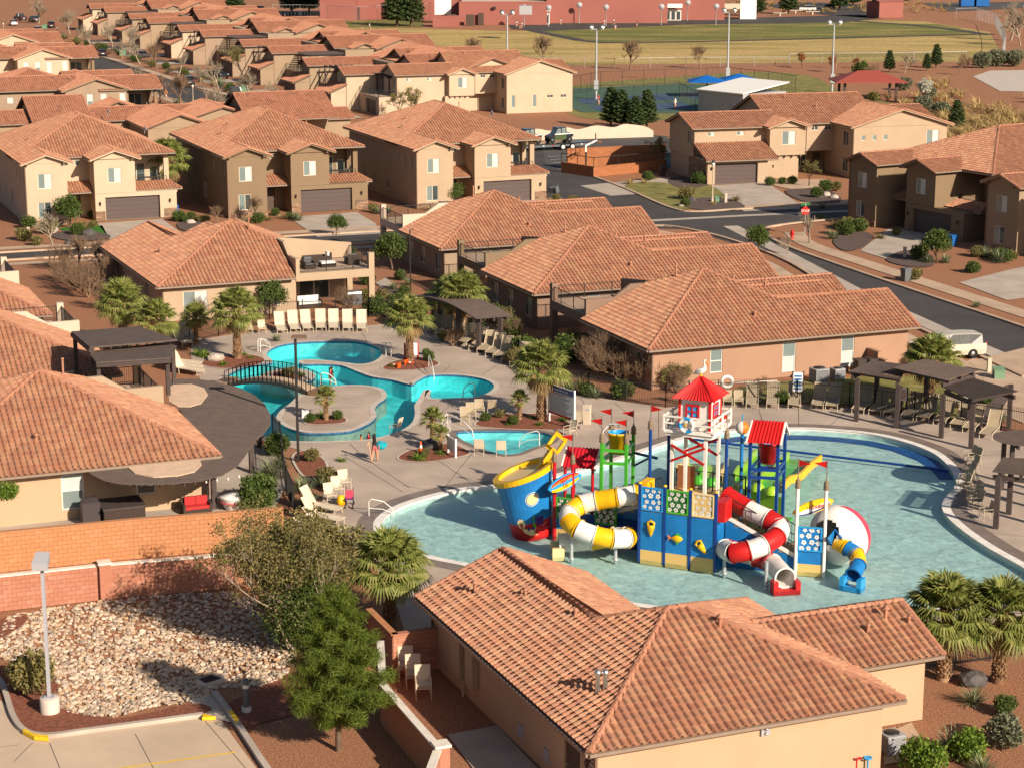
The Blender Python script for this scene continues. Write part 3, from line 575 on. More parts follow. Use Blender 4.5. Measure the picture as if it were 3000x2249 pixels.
 def block(s, u0, v0, u1, v1, z0, z1, m, name='wall', **ops):
  mb = MB(); A, B = s.A, s.B
  for sd, P, X, Nn, L_ in (('f', s.pt(u0, v0), A, -B, u1 - u0), ('l', s.pt(u0, v0), B, -A, v1 - v0), ('r', s.pt(u1, v0), B, A, v1 - v0), ('b', s.pt(u0, v1), A, B, u1 - u0)):
   s.wallface(mb, P, X, Nn, L_, z0, z1, ops.get(sd, []))
  mb.add([s.pt(*c, z1) for c in ((u0, v0), (u1, v0), (u1, v1), (u0, v1))], [(0, 1, 2, 3)])
  return mb.build(name, m, s.root)
 def stones(s, side, c, a0, a1, z0, z1, m='stone'):
  """veneer of uneven ledge stones on the face at coordinate c"""
  mb = MB(); z = z0; Zv = Vector((0, 0, 1))
  if side == 'f': P = lambda a: s.pt(a, c); X, Nn = s.A, -s.B
  elif side == 'l': P = lambda a: s.pt(c, a); X, Nn = s.B, -s.A
  else: P = lambda a: s.pt(c, a); X, Nn = s.B, s.A
  while z < z1 - 0.02:
   h = min(random.uniform(0.10, 0.2), z1 - z); a = a0
   while a < a1 - 0.02:
    w_ = min(random.uniform(0.2, 0.55), a1 - a); mb.obox(P(a + .008) + Zv * (z + .008), X * (w_ - .016), Nn * random.uniform(0.04, 0.09), Zv * (h - .016)); a += w_
   z += h
  return mb.build('stone_veneer', m, s.root, kind='stuff')
 def pipes(s, lst):
  for u, v, z, h, k in lst:
   mb = MB(); p = s.pt(u, v, z)
   if k == 'pipe': mb.tube([p, p + Vector((0, 0, h))], 0.06, 8); mb.lathe(p + Vector((0, 0, h)), [(0.09, 0), (0.09, .06), (0, .08)], 8); mb.build('vent_pipe', 'cap', s.root)
   elif k == 'cowl': mb.tube([p, p + Vector((0, 0, h))], 0.07, 8); mb.lathe(p + Vector((0, 0, h)), [(0.0, .16), (0.16, .02), (0.16, 0), (0, 0)], 10); mb.build('vent_cowl', 'cap', s.root)
   elif k == 'dish':
    mb.tube([p, p + Vector((0, 0, h))], 0.03, 6); mb.lathe(p + Vector((0, 0, h)), [(0.0, 0), (0.2, .04), (0.32, .10), (0.33, .11), (0.2, .06), (0, .02)], 12, ax=(s.B, Vector((0, 0, 1)), s.A)); mb.tube([p + Vector((0, 0, h - .2)), p + Vector((0, 0, h - .1)) + s.A * .4], .015, 5); mb.build('satellite_dish', 'greypaint', s.root)
 def drain(s, u, v, z1, z0=0.0, m='fascia'):
  mb = MB(); mb.box(s.pt(u, v, (z0 + z1) / 2), (0.09, 0.09, z1 - z0), math.atan2(s.A.y, s.A.x)); mb.build('downpipe', m, s.root)
 def lamp(s, u, v, z, side='f'):
  n = -s.B if side == 'f' else -s.A; p = s.pt(u, v, z) + n * 0.14; mb = MB(); mb.lathe(p, [(0.0, -.2), (.05, -.17), (.1, .1), (.12, .12), (.03, .22), (0, .25)], 8); mb.beam(p + Vector((0, 0, .15)), p + Vector((0, 0, .15)) - n * 0.16, .03, .03); mb.build('wall_lamp', 'door', s.root)
 def railing(s, pts, h=1.0, step=0.13, name='railing'):
  rail_world([s.pt(*p) for p in pts], h, step, s.root, name)
def rail_world(P, h, step, parent, name='railing', r=0.016, m='iron', posts=2.2):
 mb = MB()
 for a, b in zip(P, P[1:]):
  d = b - a; n = max(1, int(Vector((d.x, d.y, 0)).length / step)); Zv = Vector((0, 0, 1))
  mb.beam(a + Zv * h, b + Zv * h, 0.045, 0.04); mb.beam(a + Zv * 0.1, b + Zv * 0.1, 0.035, 0.035)
  for i in range(1, n): q = a + d * (i / n); mb.obox(q + Vector((-r / 2, -r / 2, .1)), (r, 0, 0), (0, r, 0), (0, 0, h - .1))
  for i in range(int(d.length / posts) + 2):
   q = a + d * min(1, i * posts / max(d.length, .01)); mb.obox(q + Vector((-.03, -.03, 0)), (.06, 0, 0), (0, .06, 0), (0, 0, h + .03))
 return mb.build(name, m, parent)
# ---------------------------------------------------------------- single-storey villa with a roof terrace
def villa(label, O, A, B, wall, wt=None, pieces=0, lod=0, front=(), left=(), terr_rail=True, name='villa', capobj=False, vents=True):
 wt = wt or wall; h = House(name, label, 'house', O, A, B); p, z = 0.44, 2.8
 h.block(.6, .6, 19.9, 7.8, 0, z, wall, f=list(front), l=list(left)); h.block(.6, 7.8, 14.0, 11.0, 0, z - .02, wall, l=[(.8, .6, 1.2, 1.5, 'wbd')]); h.block(6.5, 11.0, 15.2, 15.2, 0, z - .03, wall)
 r = Roof(h, z, p, lod, pieces=pieces); q = 7.9; zr = z + p * q; w1 = 4.2
 r.face('f', 0, [(0, 0), (20.4, 0), (20.4, w1), (15.8 - w1, w1), (q, q)], pieces=True)
 r.face('l', 0, [(0, 0), (0, 10.8), (5.0, 10.8), (q, q)], pieces=True)
 r.face('r', 15.8, [(15.8, 15.8), (q, q), (15.8 - w1, w1), (15.8, 8.4)], fascia=False); r.face('b', 8.4, [(20.4, 8.4), (15.8, 8.4), (15.8 - w1, w1), (20.4, w1)]); r.face('b', 15.8, [(15.8, 15.8), (6.4, 15.8), (6.4, 9.4), (q, q)])
 r.cap((0, 0, z), (q, q, zr)); r.cap((15.8 - w1, w1, z + p * w1), (q, q, zr)); r.cap((15.8 - w1, w1, z + p * w1), (20.4, w1, z + p * w1)); r.cap((5.0, 10.8, z + p * 5), (q, q, zr)); r.cap((15.8, 15.8, z), (q, q, zr))
 zw = z + p * w1; mb = MB(); mb.prism([h.pt(19.9, .6, z), h.pt(19.9, 7.8, z), h.pt(19.9, w1, zw - .25)], -A * .1); mb.build('gable_wall', wall, h.root)
 r.gable(10.2, 3.9, 17.5, 12.9, 'u', wall, ends='r', z0=z, p=.43); r.gable(10.2, 7.3, 20.2, 15.5, 'u', wall, ends='r', z0=z, p=.42)
 h.block(14, 7.8, 19.6, 15.0, 0, z, wall)
 for a, b in (((20.4, 0, z), (20.4, w1, zw)), ((20.4, 8.4, z), (20.4, w1, zw))): r.deck.beam(h.pt(*a) - Vector((0, 0, .1)), h.pt(*b) - Vector((0, 0, .1)), .06, .2, 3); r.capl.append((h.pt(*a), h.pt(*b)))
 r.build(capobj=capobj)
 t0, t1, s0, s1 = 0.5, 6.4, 11.0, 17.4
 mb = MB(); k = h.pt
 mb.obox(k(t0, s0, 2.35), A * (t1 - t0), B * (s1 - s0), (0, 0, .62))
 for uu, vv in ((t0, s1 - .45), (t1 - .45, s1 - .45)): mb.obox(k(uu, vv, 0), A * .45, B * .45, (0, 0, 2.35))
 mb.obox(k(t0, s1 - .45, 2.97), A * .45, B * .45, (0, 0, 1.25)); mb.obox(k(t0, s0, 2.97), A * .45, B * .3, (0, 0, 1.15))
 mb.build('terrace', wt, h.root)
 mb = MB()
 for a, b, za, zb in (((t0 + .45, s0), (2.6, s0), 1.15, 1.15), ((2.6, s0), (3.9, s0), 1.15, 2.0), ((3.9, s0), (t1, s0), 2.0, 2.0), ((t1 - .25, s0 + .25), (t1 - .25, s1), 2.0, 1.2)):
  P, Q = k(*a, 2.97), k(*b, 2.97); nrm = B * .25 if a[1] == b[1] else A * .25
  mb.prism([P, Q, Q + Vector((0, 0, zb)), P + Vector((0, 0, za))], nrm)
 mb.build('parapet', wt, h.root)
 mb = MB(); mb.add([k(t0 + .05, s0 + .3, 2.985), k(t1 - .25, s0 + .3, 2.985), k(t1 - .25, s1 - .05, 2.985), k(t0 + .05, s1 - .05, 2.985)], [(0, 1, 2, 3)]); mb.build('terrace_floor', 'walk', h.root)
 h.railing([(t0 + .15, s0 + .3, 2.98), (t0 + .15, s1 - .45, 2.98)]); h.railing([(t0 + .45, s1 - .15, 2.98), (t1 - .2, s1 - .15, 2.98)])
 mb = MB(); mb.obox(k(t1 - 1.5, s0 + .6, 0), A * .1, B * (s1 - s0 - 1.6), (0, 0, 2.36)); mb.build('patio_wall', wall, h.root)
 mb = MB(); mb.obox(k(t1 - 1.56, s0 + 1.5, .05), A * .05, B * 2.6, (0, 0, 2.05)); d = mb.build('sliding_door', 'wframe', h.root)
 for i in range(2): mb = MB(); mb.obox(k(t1 - 1.58, s0 + 1.58 + 1.25 * i, .12), A * .02, B * 1.15, (0, 0, 1.9)); mb.build('pane', 'glass', d)
 if vents: h.pipes([(6.4, 9.0, z + p * 6.3, 1.0, 'pipe'), (10.5, 8.3, z + 1.9, .8, 'pipe'), (13, 8.2, 4.7, .5, 'pipe'), (9, 2.4, z + p * 2.3, .35, 'cowl')])
 h.drain(.55, .55, z); return h
VF = [(4.2, .75, .9, 1.55, 'hb!'), (9.6, .35, 1.0, 2.0, 'hwb!'), (14.1, .3, 1.0, 2.15, 'hwb!')]
SL = [(1.2, .6, 1.3, 1.5, 'wbd'), (4.9, .6, 1.3, 1.5, 'wbd')]
O_br = G(1900, 1026, 2.8); villa('adobe brown stucco villa with tiled roof and terrace beside the pool lawn fence', O_br, U22, V22, 'adobe', 'rosybrown', pieces=300, front=VF, left=SL)
O_m2 = G(1563, 862, 2.8); villa('dark brown villa with roof terrace between the adobe and the beige villas', O_m2, U22, V22, 'rosybrown', 'brown', front=VF, left=SL)
O_tm = G(1290, 730, 2.8); villa('beige villa with white terrace parapet facing the street corner', O_tm, U22, V22, 'taupe', 'pale', front=VF, left=SL)
u24, v24 = AX(23); O_ph = G(460, 842, 2.8)
villa('cream villa with furnished corner terrace behind the row of loungers', O_ph, v24, u24, 'sand', 'sand', pieces=0, left=[(1.5, .5, 1.9, 1.7, 'wbw')], front=[(5, .8, 1.2, 1.4, 'wd')])
O_b2 = G(645, 1332, 2.8); villa('tan villa with huge tiled hip roof and curved dark shade canopy', O_b2, -U22, V22, 'ochre', 'sand', pieces=300, front=[(2.7, .95, 1.0, 1.6, 'hd!'), (6.4, .55, 1.15, 2.0, 'hbw!')], capobj=True)
O_b3 = O_b2 + V22 * 20.6 - U22 * 1.0; villa('villa with pale terrace parapet and iron railing behind the flat black canopy', O_b3, -U22, V22, 'sand', 'pale')
O_b4 = O_b3 + V22 * 20.4 - U22 * .8; villa('villa with pale parapet and white chairs on its terrace by the spiral stair', O_b4, -U22, V22, 'sand', 'pale')
O_b5 = O_b4 + V22 * 19.5 - U22 * .8; villa('tan terrace villa at the street end of the left row', O_b5, -U22, V22, 'tan', 'tan', lod=1)
# ---------------------------------------------------------------- clubhouse in the foreground
def clubhouse():
 A, B = AX(22.5); h = House('clubhouse', 'ochre stucco clubhouse with large red tile roof in front of the splash pool', 'building', G(1725, 2205, 2.8), A, B); z, p = 2.8, .415
 h.block(.55, .55, 11.95, 11.0, 0, z, 'ochre', f=[], l=[(1.35, 0, 1.35, 2.2, 'D'), (.25, .75, .62, 1.5, 'L')])
 h.block(.553, 10.9, 7.3, 16.7, 0, z - .01, 'ochre'); h.block(6.0, 3.85, 15.95, 8.8, 0, z - .02, 'ochre')
 r = Roof(h, z, p, 0, pieces=300); a, b = 12.5, 11.7; hh = b / 2; zr = z + p * hh; P1, P2 = (hh, hh), (a - hh, hh); w1 = 3.9; zw = z + p * w1
 r.face('f', 0, [(0, 0), (a, 0), P2, P1], pieces=True)
 r.face('l', 0, [(0, 0), P1, (w1, b - w1), (w1, 17.2), (0, 17.2)], pieces=True)
 r.face('b', b, [(a, b), (2 * w1, b), (w1, b - w1), P1, P2]); r.face('r', a, [(a, 0), P2, (a, b)])
 r.face('r', 2 * w1, [(w1, b - w1), (w1, 17.2), (2 * w1, 17.2), (2 * w1, b)])
 for s_, t_ in (((0, 0), P1), ((a, 0), P2), ((a, b), P2)): r.cap((*s_, z), (*t_, zr))
 r.cap((w1, b - w1, zw), (*P1, zr)); r.cap((*P1, zr), (*P2, zr)); r.cap((w1, b - w1, zw), (w1, 17.2, zw)); r.cap((0, 17.2, z), (w1, 17.2, zw)); r.cap((2 * w1, 17.2, z), (w1, 17.2, zw))
 mb = MB(); mb.prism([h.pt(.5, 16.7, z), h.pt(7.3, 16.7, z), h.pt(w1, 16.7, zw - .25)], -B * .1); mb.build('gable_wall', 'ochre', h.root)
 r.gable(8.0, 3.3, 16.4, 9.3, 'u', 'ochre', ends='r', p=.40); rf = r.build(capobj=True)
 h.pipes([(15.1, 5.4, 3.5, .62, 'cowl'), (14.0, 4.9, 3.35, .4, 'pipe'), (15.9, 5.0, 3.35, .4, 'pipe'), (7.4, 4.6, 4.6, .5, 'cowl'), (1.7, 14.8, 3.4, .55, 'cowl'), (2.9, 12.4, 3.9, .35, 'pipe'), (3.5, 8.9, 4.2, .3, 'pipe')])
 for d in (0.0, .26):
  mb = MB(); q = h.pt(1.75 + d, 3.1 - d * .3, 3.3); mb.tube([q, q + Vector((0, 0, .95))], .085, 10); mb.lathe(q + Vector((0, 0, .95)), [(.12, 0), (.13, .1), (.05, .17), (0, .18)], 10); mb.build('flue', 'steel', h.root)
 mb = MB(); mb.lathe(h.pt(1.9, 3.0, 3.25), [(.34, 0), (.3, .3), (0, .34)], 12); mb.build('flue_flashing', 'cap', h.root)
 for v_, w_, hg in ((12.9, .95, 1.9), (11.5, .8, 1.8)):
  mb = MB(); mb.obox(h.pt(.28, v_, .75), A * .26, B * w_, (0, 0, hg)); e = mb.build('electrical_cabinet', 'sand', h.root); mb = MB(); mb.obox(h.pt(.26, v_ + .1, 1.5), A * .03, B * .12, (0, 0, .2)); mb.build('handle', 'greypaint', e)
 mb = MB(); mb.tube([h.pt(.4, 12.8, .8), h.pt(.4, 12.8, 0)], .06, 6); mb.build('conduit', 'sand', h.root)
 for v_ in (7.0, 4.6): mb = MB(); mb.obox(h.pt(.5, v_, .45), A * .05, B * .42, (0, 0, .5)); mb.build('wall_vent', 'greypaint', h.root)
 mb = MB(); mb.obox(h.pt(6.9, .46, 2.1), A * .35, B * .1, (0, 0, .4)); l_ = mb.build('wall_light', 'greypaint', h.root)
 for d in (.1, .25): mb = MB(); mb.lathe(h.pt(6.9 + .18, .42, 2.0 + d + .1), [(0, -.06), (.06, -.03), (.06, .03), (0, .06)], 8); mb.build('lamp_head', 'steel', l_)
 h.lamp(.53, 1.0, 1.9, 'l'); h.drain(.5, .5, z); h.drain(.45, 16.4, z)
 mb = MB(); c = h.pt(12.35, 3.2, 1.35)
 mb.tube([h.pt(12.5, 3.0, 0), h.pt(12.5, 3.0, 1.1), h.pt(12.1, 3.0, 1.3)], .04, 6); mb.tube([h.pt(12.1, 3.1, 1.3), h.pt(13.4, 3.1, 1.5)], .07, 8); mb.lathe(h.pt(12.6, 3.0, 1.38), [(0, -.12), (.17, -.1), (.17, .1), (0, .12)], 10, ax=(Vector((0, 0, 1)), A, B)); mb.tube([h.pt(13.3, 3.1, 1.5), h.pt(13.3, 3.1, 0)], .035, 6); mb.tube([h.pt(13.3, 3.1, 1.4), h.pt(13.3, 3.1, 2.2)], .03, 6)
 mb.build('gas_meter', 'galv', h.root)
 return h
CLUB = clubhouse()
# ---------------------------------------------------------------- two-storey house with two front bays, garage and balcony
def bayhouse(label, O, az, wall, lod=0, pieces=0, group=None, hide_left=False):
 A, B = AX(az); h = House('two_storey_house', label, 'house', O, A, B, group); z, p = 6.2, .42; W = 16.2
 fr = h.pt
 h.block(.5, .5, 4.5, 23.6, 0, z, wall, f=[(1.15, 3.65, 1.35, 1.5, 'wbw'), (1.05, .75, 1.3, 1.6, 'wbd')], l=[(1.2, 4.1, .5, 1.2, 'nd'), (3.4, 4.1, .5, 1.2, 'nd'), (5.6, 4.1, .5, 1.2, 'nd'), (9, .9, 1.4, 1.5, 'wd'), (14, .9, .6, 1.2, 'nd'), (17, .6, .7, 1.9, 'nd')])
 h.block(4.5, 4.9, 7.4, 23.6, 0, z - .01, wall, f=[(.5, 5.25, .45, .55, 'sd'), (1.6, 5.25, .45, .55, 'sd'), (.9, 0, 1.1, 2.3, 'D')])
 h.block(7.4, 1.8, 11.5, 23.6, 2.72, z, wall, f=[(1.35, 3.75, 1.35, 1.5, 'wbw')])
 h.block(7.4, 1.8, 15.6, 23.5, 0, 2.7, wall, f=[(1.0, 0, 5.5, 2.3, 'G')])
 h.block(11.5, 8.0, 15.7, 23.6, 2.7, z - .01, wall, f=[(.5, 2.75, 1.8, 2.1, 'wd'), (2.7, 3.3, .9, 1.2, 'nb')])
 mb = MB(); mb.obox(fr(15.2, 5.4, 2.7), A * .5, B * .5, (0, 0, z - 2.72)); mb.obox(fr(15.2, 7.6, 2.7), A * .45, B * .4, (0, 0, z - 2.72)); mb.build('column', wall, h.root)
 mb = MB(); mb.obox(fr(11.5, 4.6, 2.62), A * 4.3, B * 3.5, (0, 0, .2)); mb.build('balcony_floor', 'walk', h.root)
 h.railing([(11.55, 4.9, 2.8), (15.3, 4.9, 2.8)]); h.railing([(15.6, 5.9, 2.8), (15.6, 7.6, 2.8)])
 r = Roof(h, z, p, lod, pieces=pieces); r.hip(0, 4.6, W, 24.2, pieces=True); r.gable(0, 0, 5.0, 9.0, 'v', wall, ends='f', p=.36); r.gable(6.9, 1.2, 12.0, 9.5, 'v', wall, ends='f', p=.36); r.build(barge=wall)
 r = Roof(h, 2.75, .33, lod); r.face('f', 3.0, [(11.6, 3.0), (16.4, 3.0), (15.4, 4.9), (11.6, 4.9)]); r.face('r', 16.4, [(16.4, 3.0), (16.4, 5.6), (15.4, 5.6), (15.4, 4.9)]); r.cap((16.4, 3, 2.75), (15.4, 4.9, 3.38)); r.build('garage_roof')
 mb = MB(); mb.obox(fr(11.5, 1.83, 2.5), A * 4.2, B * 1.6, (0, 0, .22)); mb.build('garage_lintel', wall, h.root)
 r = Roof(h, 2.85, .36, lod); r.face('f', 2.6, [(4.4, 2.6), (7.7, 2.6), (7.7, 4.9), (4.4, 4.9)]); r.build('porch_roof')
 for u_ in (.55, 4.1, 7.35, 11.1):
  vv = .0 if u_ < 5 else 1.3; mb = MB(); mb.obox(fr(u_, vv + .05, z - .15), A * .2, B * .45, (0, 0, .18)); mb.build('bracket', 'fascia', h.root)
 h.stones('f', 1.8, 7.4, 8.35, 0, .95); h.stones('f', 1.8, 14.3, 15.6, 0, .95); h.stones('f', .5, .5, 4.5, 0, .55)
 h.lamp(7.85, 1.8, 1.7); h.lamp(14.9, 1.8, 1.7); h.drain(4.62, 4.75, z); h.drain(.46, .46, z)
 h.pipes([(9.5, 12.0, 9.0, .7, 'pipe'), (13, 15, 7.4, .5, 'pipe'), (4, 14, 7.8, .35, 'cowl'), (2.6, 11, 7.3, .3, 'cowl')])
 return h
H95 = bayhouse('cream two-storey house with blue bin beside its garage', G(60, 483, 6.2), 22, 'cream')
H96 = bayhouse('brown two-storey house between the cream and the tan two-storey houses', G(655, 463, 6.2), 22, 'brown')
H97 = bayhouse('tan two-storey house beside the street leading to the trailer', G(1212, 440, 6.2), 22, 'sand')
H95.pipes([(14.4, 10.4, 7.6, .5, 'dish')]); H97.pipes([(13.4, 12.4, 7.9, .5, 'dish')])
HR1 = bayhouse('dark brown two-storey house at the corner by the red hydrant', G(2472, 468, 6.2), -60, 'brown')
HR2 = bayhouse('tan two-storey house beside the dark corner house, stone foot at its front', G(2472, 468, 6.2) + AX(-60)[0] * 19.2 + AX(-60)[1] * .3, -60, 'tan')
# ---------------------------------------------------------------- wide two-storey house with a big right gable
def wingedhouse(label, O, az, wall, lod=0, s=1.0, garage=True):
 A, B = AX(az); h = House('two_storey_house', label, 'house', O, A * s, B * s); z, p = 6.0, .36
 if garage:
  h.block(0, .3, 7.3, 6.2, 0, 2.75, wall, f=[(.9, 0, 5.2, 2.35, 'G')]); r = Roof(h, 2.75, .34, lod); r.face('f', -.2, [(-.4, -.2), (8.4, -.2), (8.4, 4.4), (-.4, 4.4)]); r.build('garage_roof'); h.lamp(.45, .3, 1.8); h.lamp(7.9, .3, 1.8)
  h.stones('l', 0, .4, 6.2, 0, 2.6)
 h.block(-.2, 4.2, 8.6, 12.2, 2.7 if garage else 0, z, wall, f=[(1.6, 5.0, .95, .5, 'wbw'), (5.2, 5.0, .95, .5, 'wbw')], l=[(1.2, 4.0, 1.0, 1.6, 'wd')])
 if garage: h.block(0, 6.2, 8.5, 12.2, 0, 2.7, wall)
 h.block(8.6, 2.9, 13.0, 9, 2.7, z, wall, f=[(1.5, 3.9, 1.7, 1.6, 'wbw')]); h.block(8.0, 3.3, 12.4, 9, 0, 2.68, wall); h.block(13.0, 6.0, 18, 12, 2.7, z - .01, wall, f=[(.4, 5.1, .9, .5, 'wbw'), (2.1, 5.1, .9, .5, 'wd'), (3.8, 5.1, .9, .5, 'wd')]); h.block(13.2, 8.2, 18, 12, 0, 2.68, 'brown', f=[(1, .6, 1.4, 1.6, 'wd'), (3.2, 0, 1.0, 2.2, 'D')])
 h.block(18, .5, 29.8, 14, 0, z, wall, f=[(.9, 4.35, .55, .65, 'sb'), (2.3, 4.35, .55, .65, 'sb'), (3.7, 4.35, .55, .65, 'sb'), (9.2, 3.7, 1.6, 1.7, 'wbw'), (1.2, .8, .8, 2.0, 'nb'), (5, .8, .8, 2.0, 'nb'), (8.0, 1.5, 1.1, .6, 'wd')] if garage else [(.8, .9, .7, 1.9, 'nb'), (4.6, .9, .7, 1.9, 'nb'), (7.2, 2.2, 1.1, .5, 'wd'), (9.6, 2.2, 1.1, .5, 'wd')], l=[(1.5, 3.6, 1.4, 1.7, 'wd'), (1.5, .6, 1.4, 1.7, 'wd')])
 r = Roof(h, z, p, lod)
 r.gable(-.6, 3.7, 11, 12.7, 'u', wall, ends='l', p=.30); r.gable(8.1, 2.2, 13.5, 10, 'v', wall, ends='f', p=.34, soh=.5); r.gable(10.0, 5.6, 24, 19.5, 'u', wall, ends='l', p=.40, oh=.4); r.gable(17.4, 0, 30.4, 17, 'v', wall, ends='f', p=.30); r.gable(12.5, 8, 32, 16, 'u', wall, ends='r', p=.30); r.build(barge=wall)
 for i in range(5): mb = MB(); mb.obox(h.pt(8.8 + i * .9, 2.85, 2.5), h.A * .2, h.B * .5, (0, 0, .2)); mb.build('beam_end', 'fascia', h.root)
 h.pipes([(14, 11.5, 8.4, .5, 'pipe'), (17, 9, 7.4, .35, 'cowl'), (24.5, 5, 7.6, .4, 'pipe')]); h.drain(-.2, 4.15, z, 2.7 if garage else 0); h.drain(17.9, .4, z); h.drain(13.1, 2.85, z, 2.7)
 return h
H98 = wingedhouse('tan house with shed-roofed garage facing the corner street lamp', G(2075, 543, 0), 16, 'sand')
HBG = wingedhouse('cream two-storey house with a broad plain gable above the wavy wall', G(1187, 345, 0), 19, 'cream', lod=1, s=.90, garage=False)
# ================================================================== far houses, school, walls, fences
def terrace_pergola(h, u0, v0, u1, v1, z, n=9, along='u'):
 mb = MB()
 for u in (u0, u1):
  for v in (v0, v1): mb.obox(h.pt(u - .1, v - .1, 2.9), h.A * .2, h.B * .2, (0, 0, z - 2.9))
 for v in (v0, v1): mb.beam(h.pt(u0 - .4, v, z), h.pt(u1 + .4, v, z), .1, .25)
 mb.build('pergola_frame', 'pergola', h.root)
 for i in range(n):
  v = v0 - .3 + (v1 - v0 + .6) * i / (n - 1) if along == 'u' else None; mb = MB()
  if along == 'u': mb.beam(h.pt(u0 - .6, v, z + .22), h.pt(u1 + .6, v, z + .22), .09, .2)
  else: u = u0 + (u1 - u0) * i / (n - 1); mb.beam(h.pt(u, v0 - .5, z + .22), h.pt(u, v1 + .5, z + .22), .09, .2)
  mb.build('slat', 'pergola', h.root)
def townhouse(label, O, wall, w2, group='terrace houses along the far street'):
 h = House('town_house', label, 'house', O, U22, V22, group); z = 5.55; k = h.pt
 for v, wl in ((0, wall), (19.7, w2)):
  h.block(.5, v + .5, 12, v + 5.2, 0, z, wl, f=[(5.5, 4.7, .8, .3, 'sd!'), (8.2, 4.7, .8, .3, 'sd!')], l=[(1.4, 3.3, 1.1, 1.7, 'wd')])
  h.block(-2.0, v + .4, .5, v + 7.0, 0, 2.9, wl); h.stones('l', -2.0, v + .4, v + 7.0, 0, 2.9)
  r = Roof(h, 2.9, .4, 1, 'tile_far'); r.face('l', -2.5, [(-2.5, v), (-2.5, v + 7.4), (.5, v + 7.4), (.5, v)]); r.build('shed_roof')
  mb = MB(); mb.prism([k(-2, v + .4, 2.85), k(.5, v + .4, 2.85), k(.5, v + .4, 3.9)], V22 * .1); mb.build('shed_side', wl, h.root); h.drain(.45, v + .42, z)
 h.block(2.2, 5.2, 9, 20.1, 0, 2.75, w2, l=[(1.5, 0, 5.2, 2.2, 'G'), (8.5, 0, 5.0, 2.2, 'G')]); h.block(7.4, 5.2, 12, 20.1, 2.75, z - .1, w2, l=[(3, 2.8, 2.6, 2.2, 'wbd'), (9, 2.8, 2.6, 2.2, 'wbd')], f=[])
 h.block(5.0, 15.2, 7.4, 20.1, 2.75, z - .15, w2, f=[(.2, 2.85, 2.0, 2.2, 'wwd!')])
 terrace_pergola(h, 2.6, 9.5, 7.0, 18.5, 5.3, 6, 'v'); h.railing([(2.3, 5.4, 2.76), (2.3, 20, 2.76)], 1.0, .3)
 h.block(2.6, -9.0, 11.4, .5, 0, 2.75, wall, l=[(1.5, 0, 5.0, 2.2, 'G')]); terrace_pergola(h, 5.2, -6.2, 10.6, -.4, 5.4, 10); h.railing([(2.7, .3, 2.76), (2.7, -8.9, 2.76), (11, -8.9, 2.76)], 1.0, .3)
 h.block(11.5, -6.5, 26, 8, 0, 6.2, wall, f=[(3, 1, 1, 1.6, 'wd'), (9, 4, 1, 1.4, 'wb')]); h.block(11.5, 8, 25, 26, 0, 6.2, w2)
 r = Roof(h, z, .36, 1, 'tile_far')
 for v in (0, 19.7): r.gable(0, v, 13, v + 5.7, 'u', wall if not v else w2, ends='l')
 r.build(); r = Roof(h, 6.3, .36, 1, 'tile_far')
 r.gable(11, -1.5, 30, 8.5, 'u', wall, ends='l'); r.gable(14, 12, 29, 22, 'u', w2, ends='l'); r.gable(17, -7.2, 26.5, 14, 'v', wall, ends='f'); r.gable(13.4, -4.0, 18.6, 4, 'v', wall, ends='f', p=.33); r.gable(13, 6.0, 25.5, 27, 'v', w2, ends='f'); r.build('main_roof')
 h.pipes([(15, 2, 7.6, .7, 'pipe'), (19, 4, 8.2, .6, 'pipe'), (16, 15, 7.7, .6, 'pipe'), (22, 18, 8, .6, 'pipe')])
 for v in (7, 11, 15): pass
 return h
for (x, y), lb, a, b in (((-26.8, 316.2), 'cream and tan terrace house beside the plain cream gable house', 'cream', 'tan'), ((-43.3, 363.3), 'tan terrace house with slatted pergola, second along the far street', 'tan', 'taupe'), ((-62.4, 410.8), 'cream and tan terrace house, third along the far street', 'taupe', 'cream'), ((-81.6, 459.0), 'brown terrace house with pergola at the far end of the street', 'tan', 'tan'), ((-100.5, 507), 'small distant terrace house beyond the end of the street', 'taupe', 'cream')):
 townhouse(lb, Vector((x, y, 0)) - V22 * 2.8, a, b)
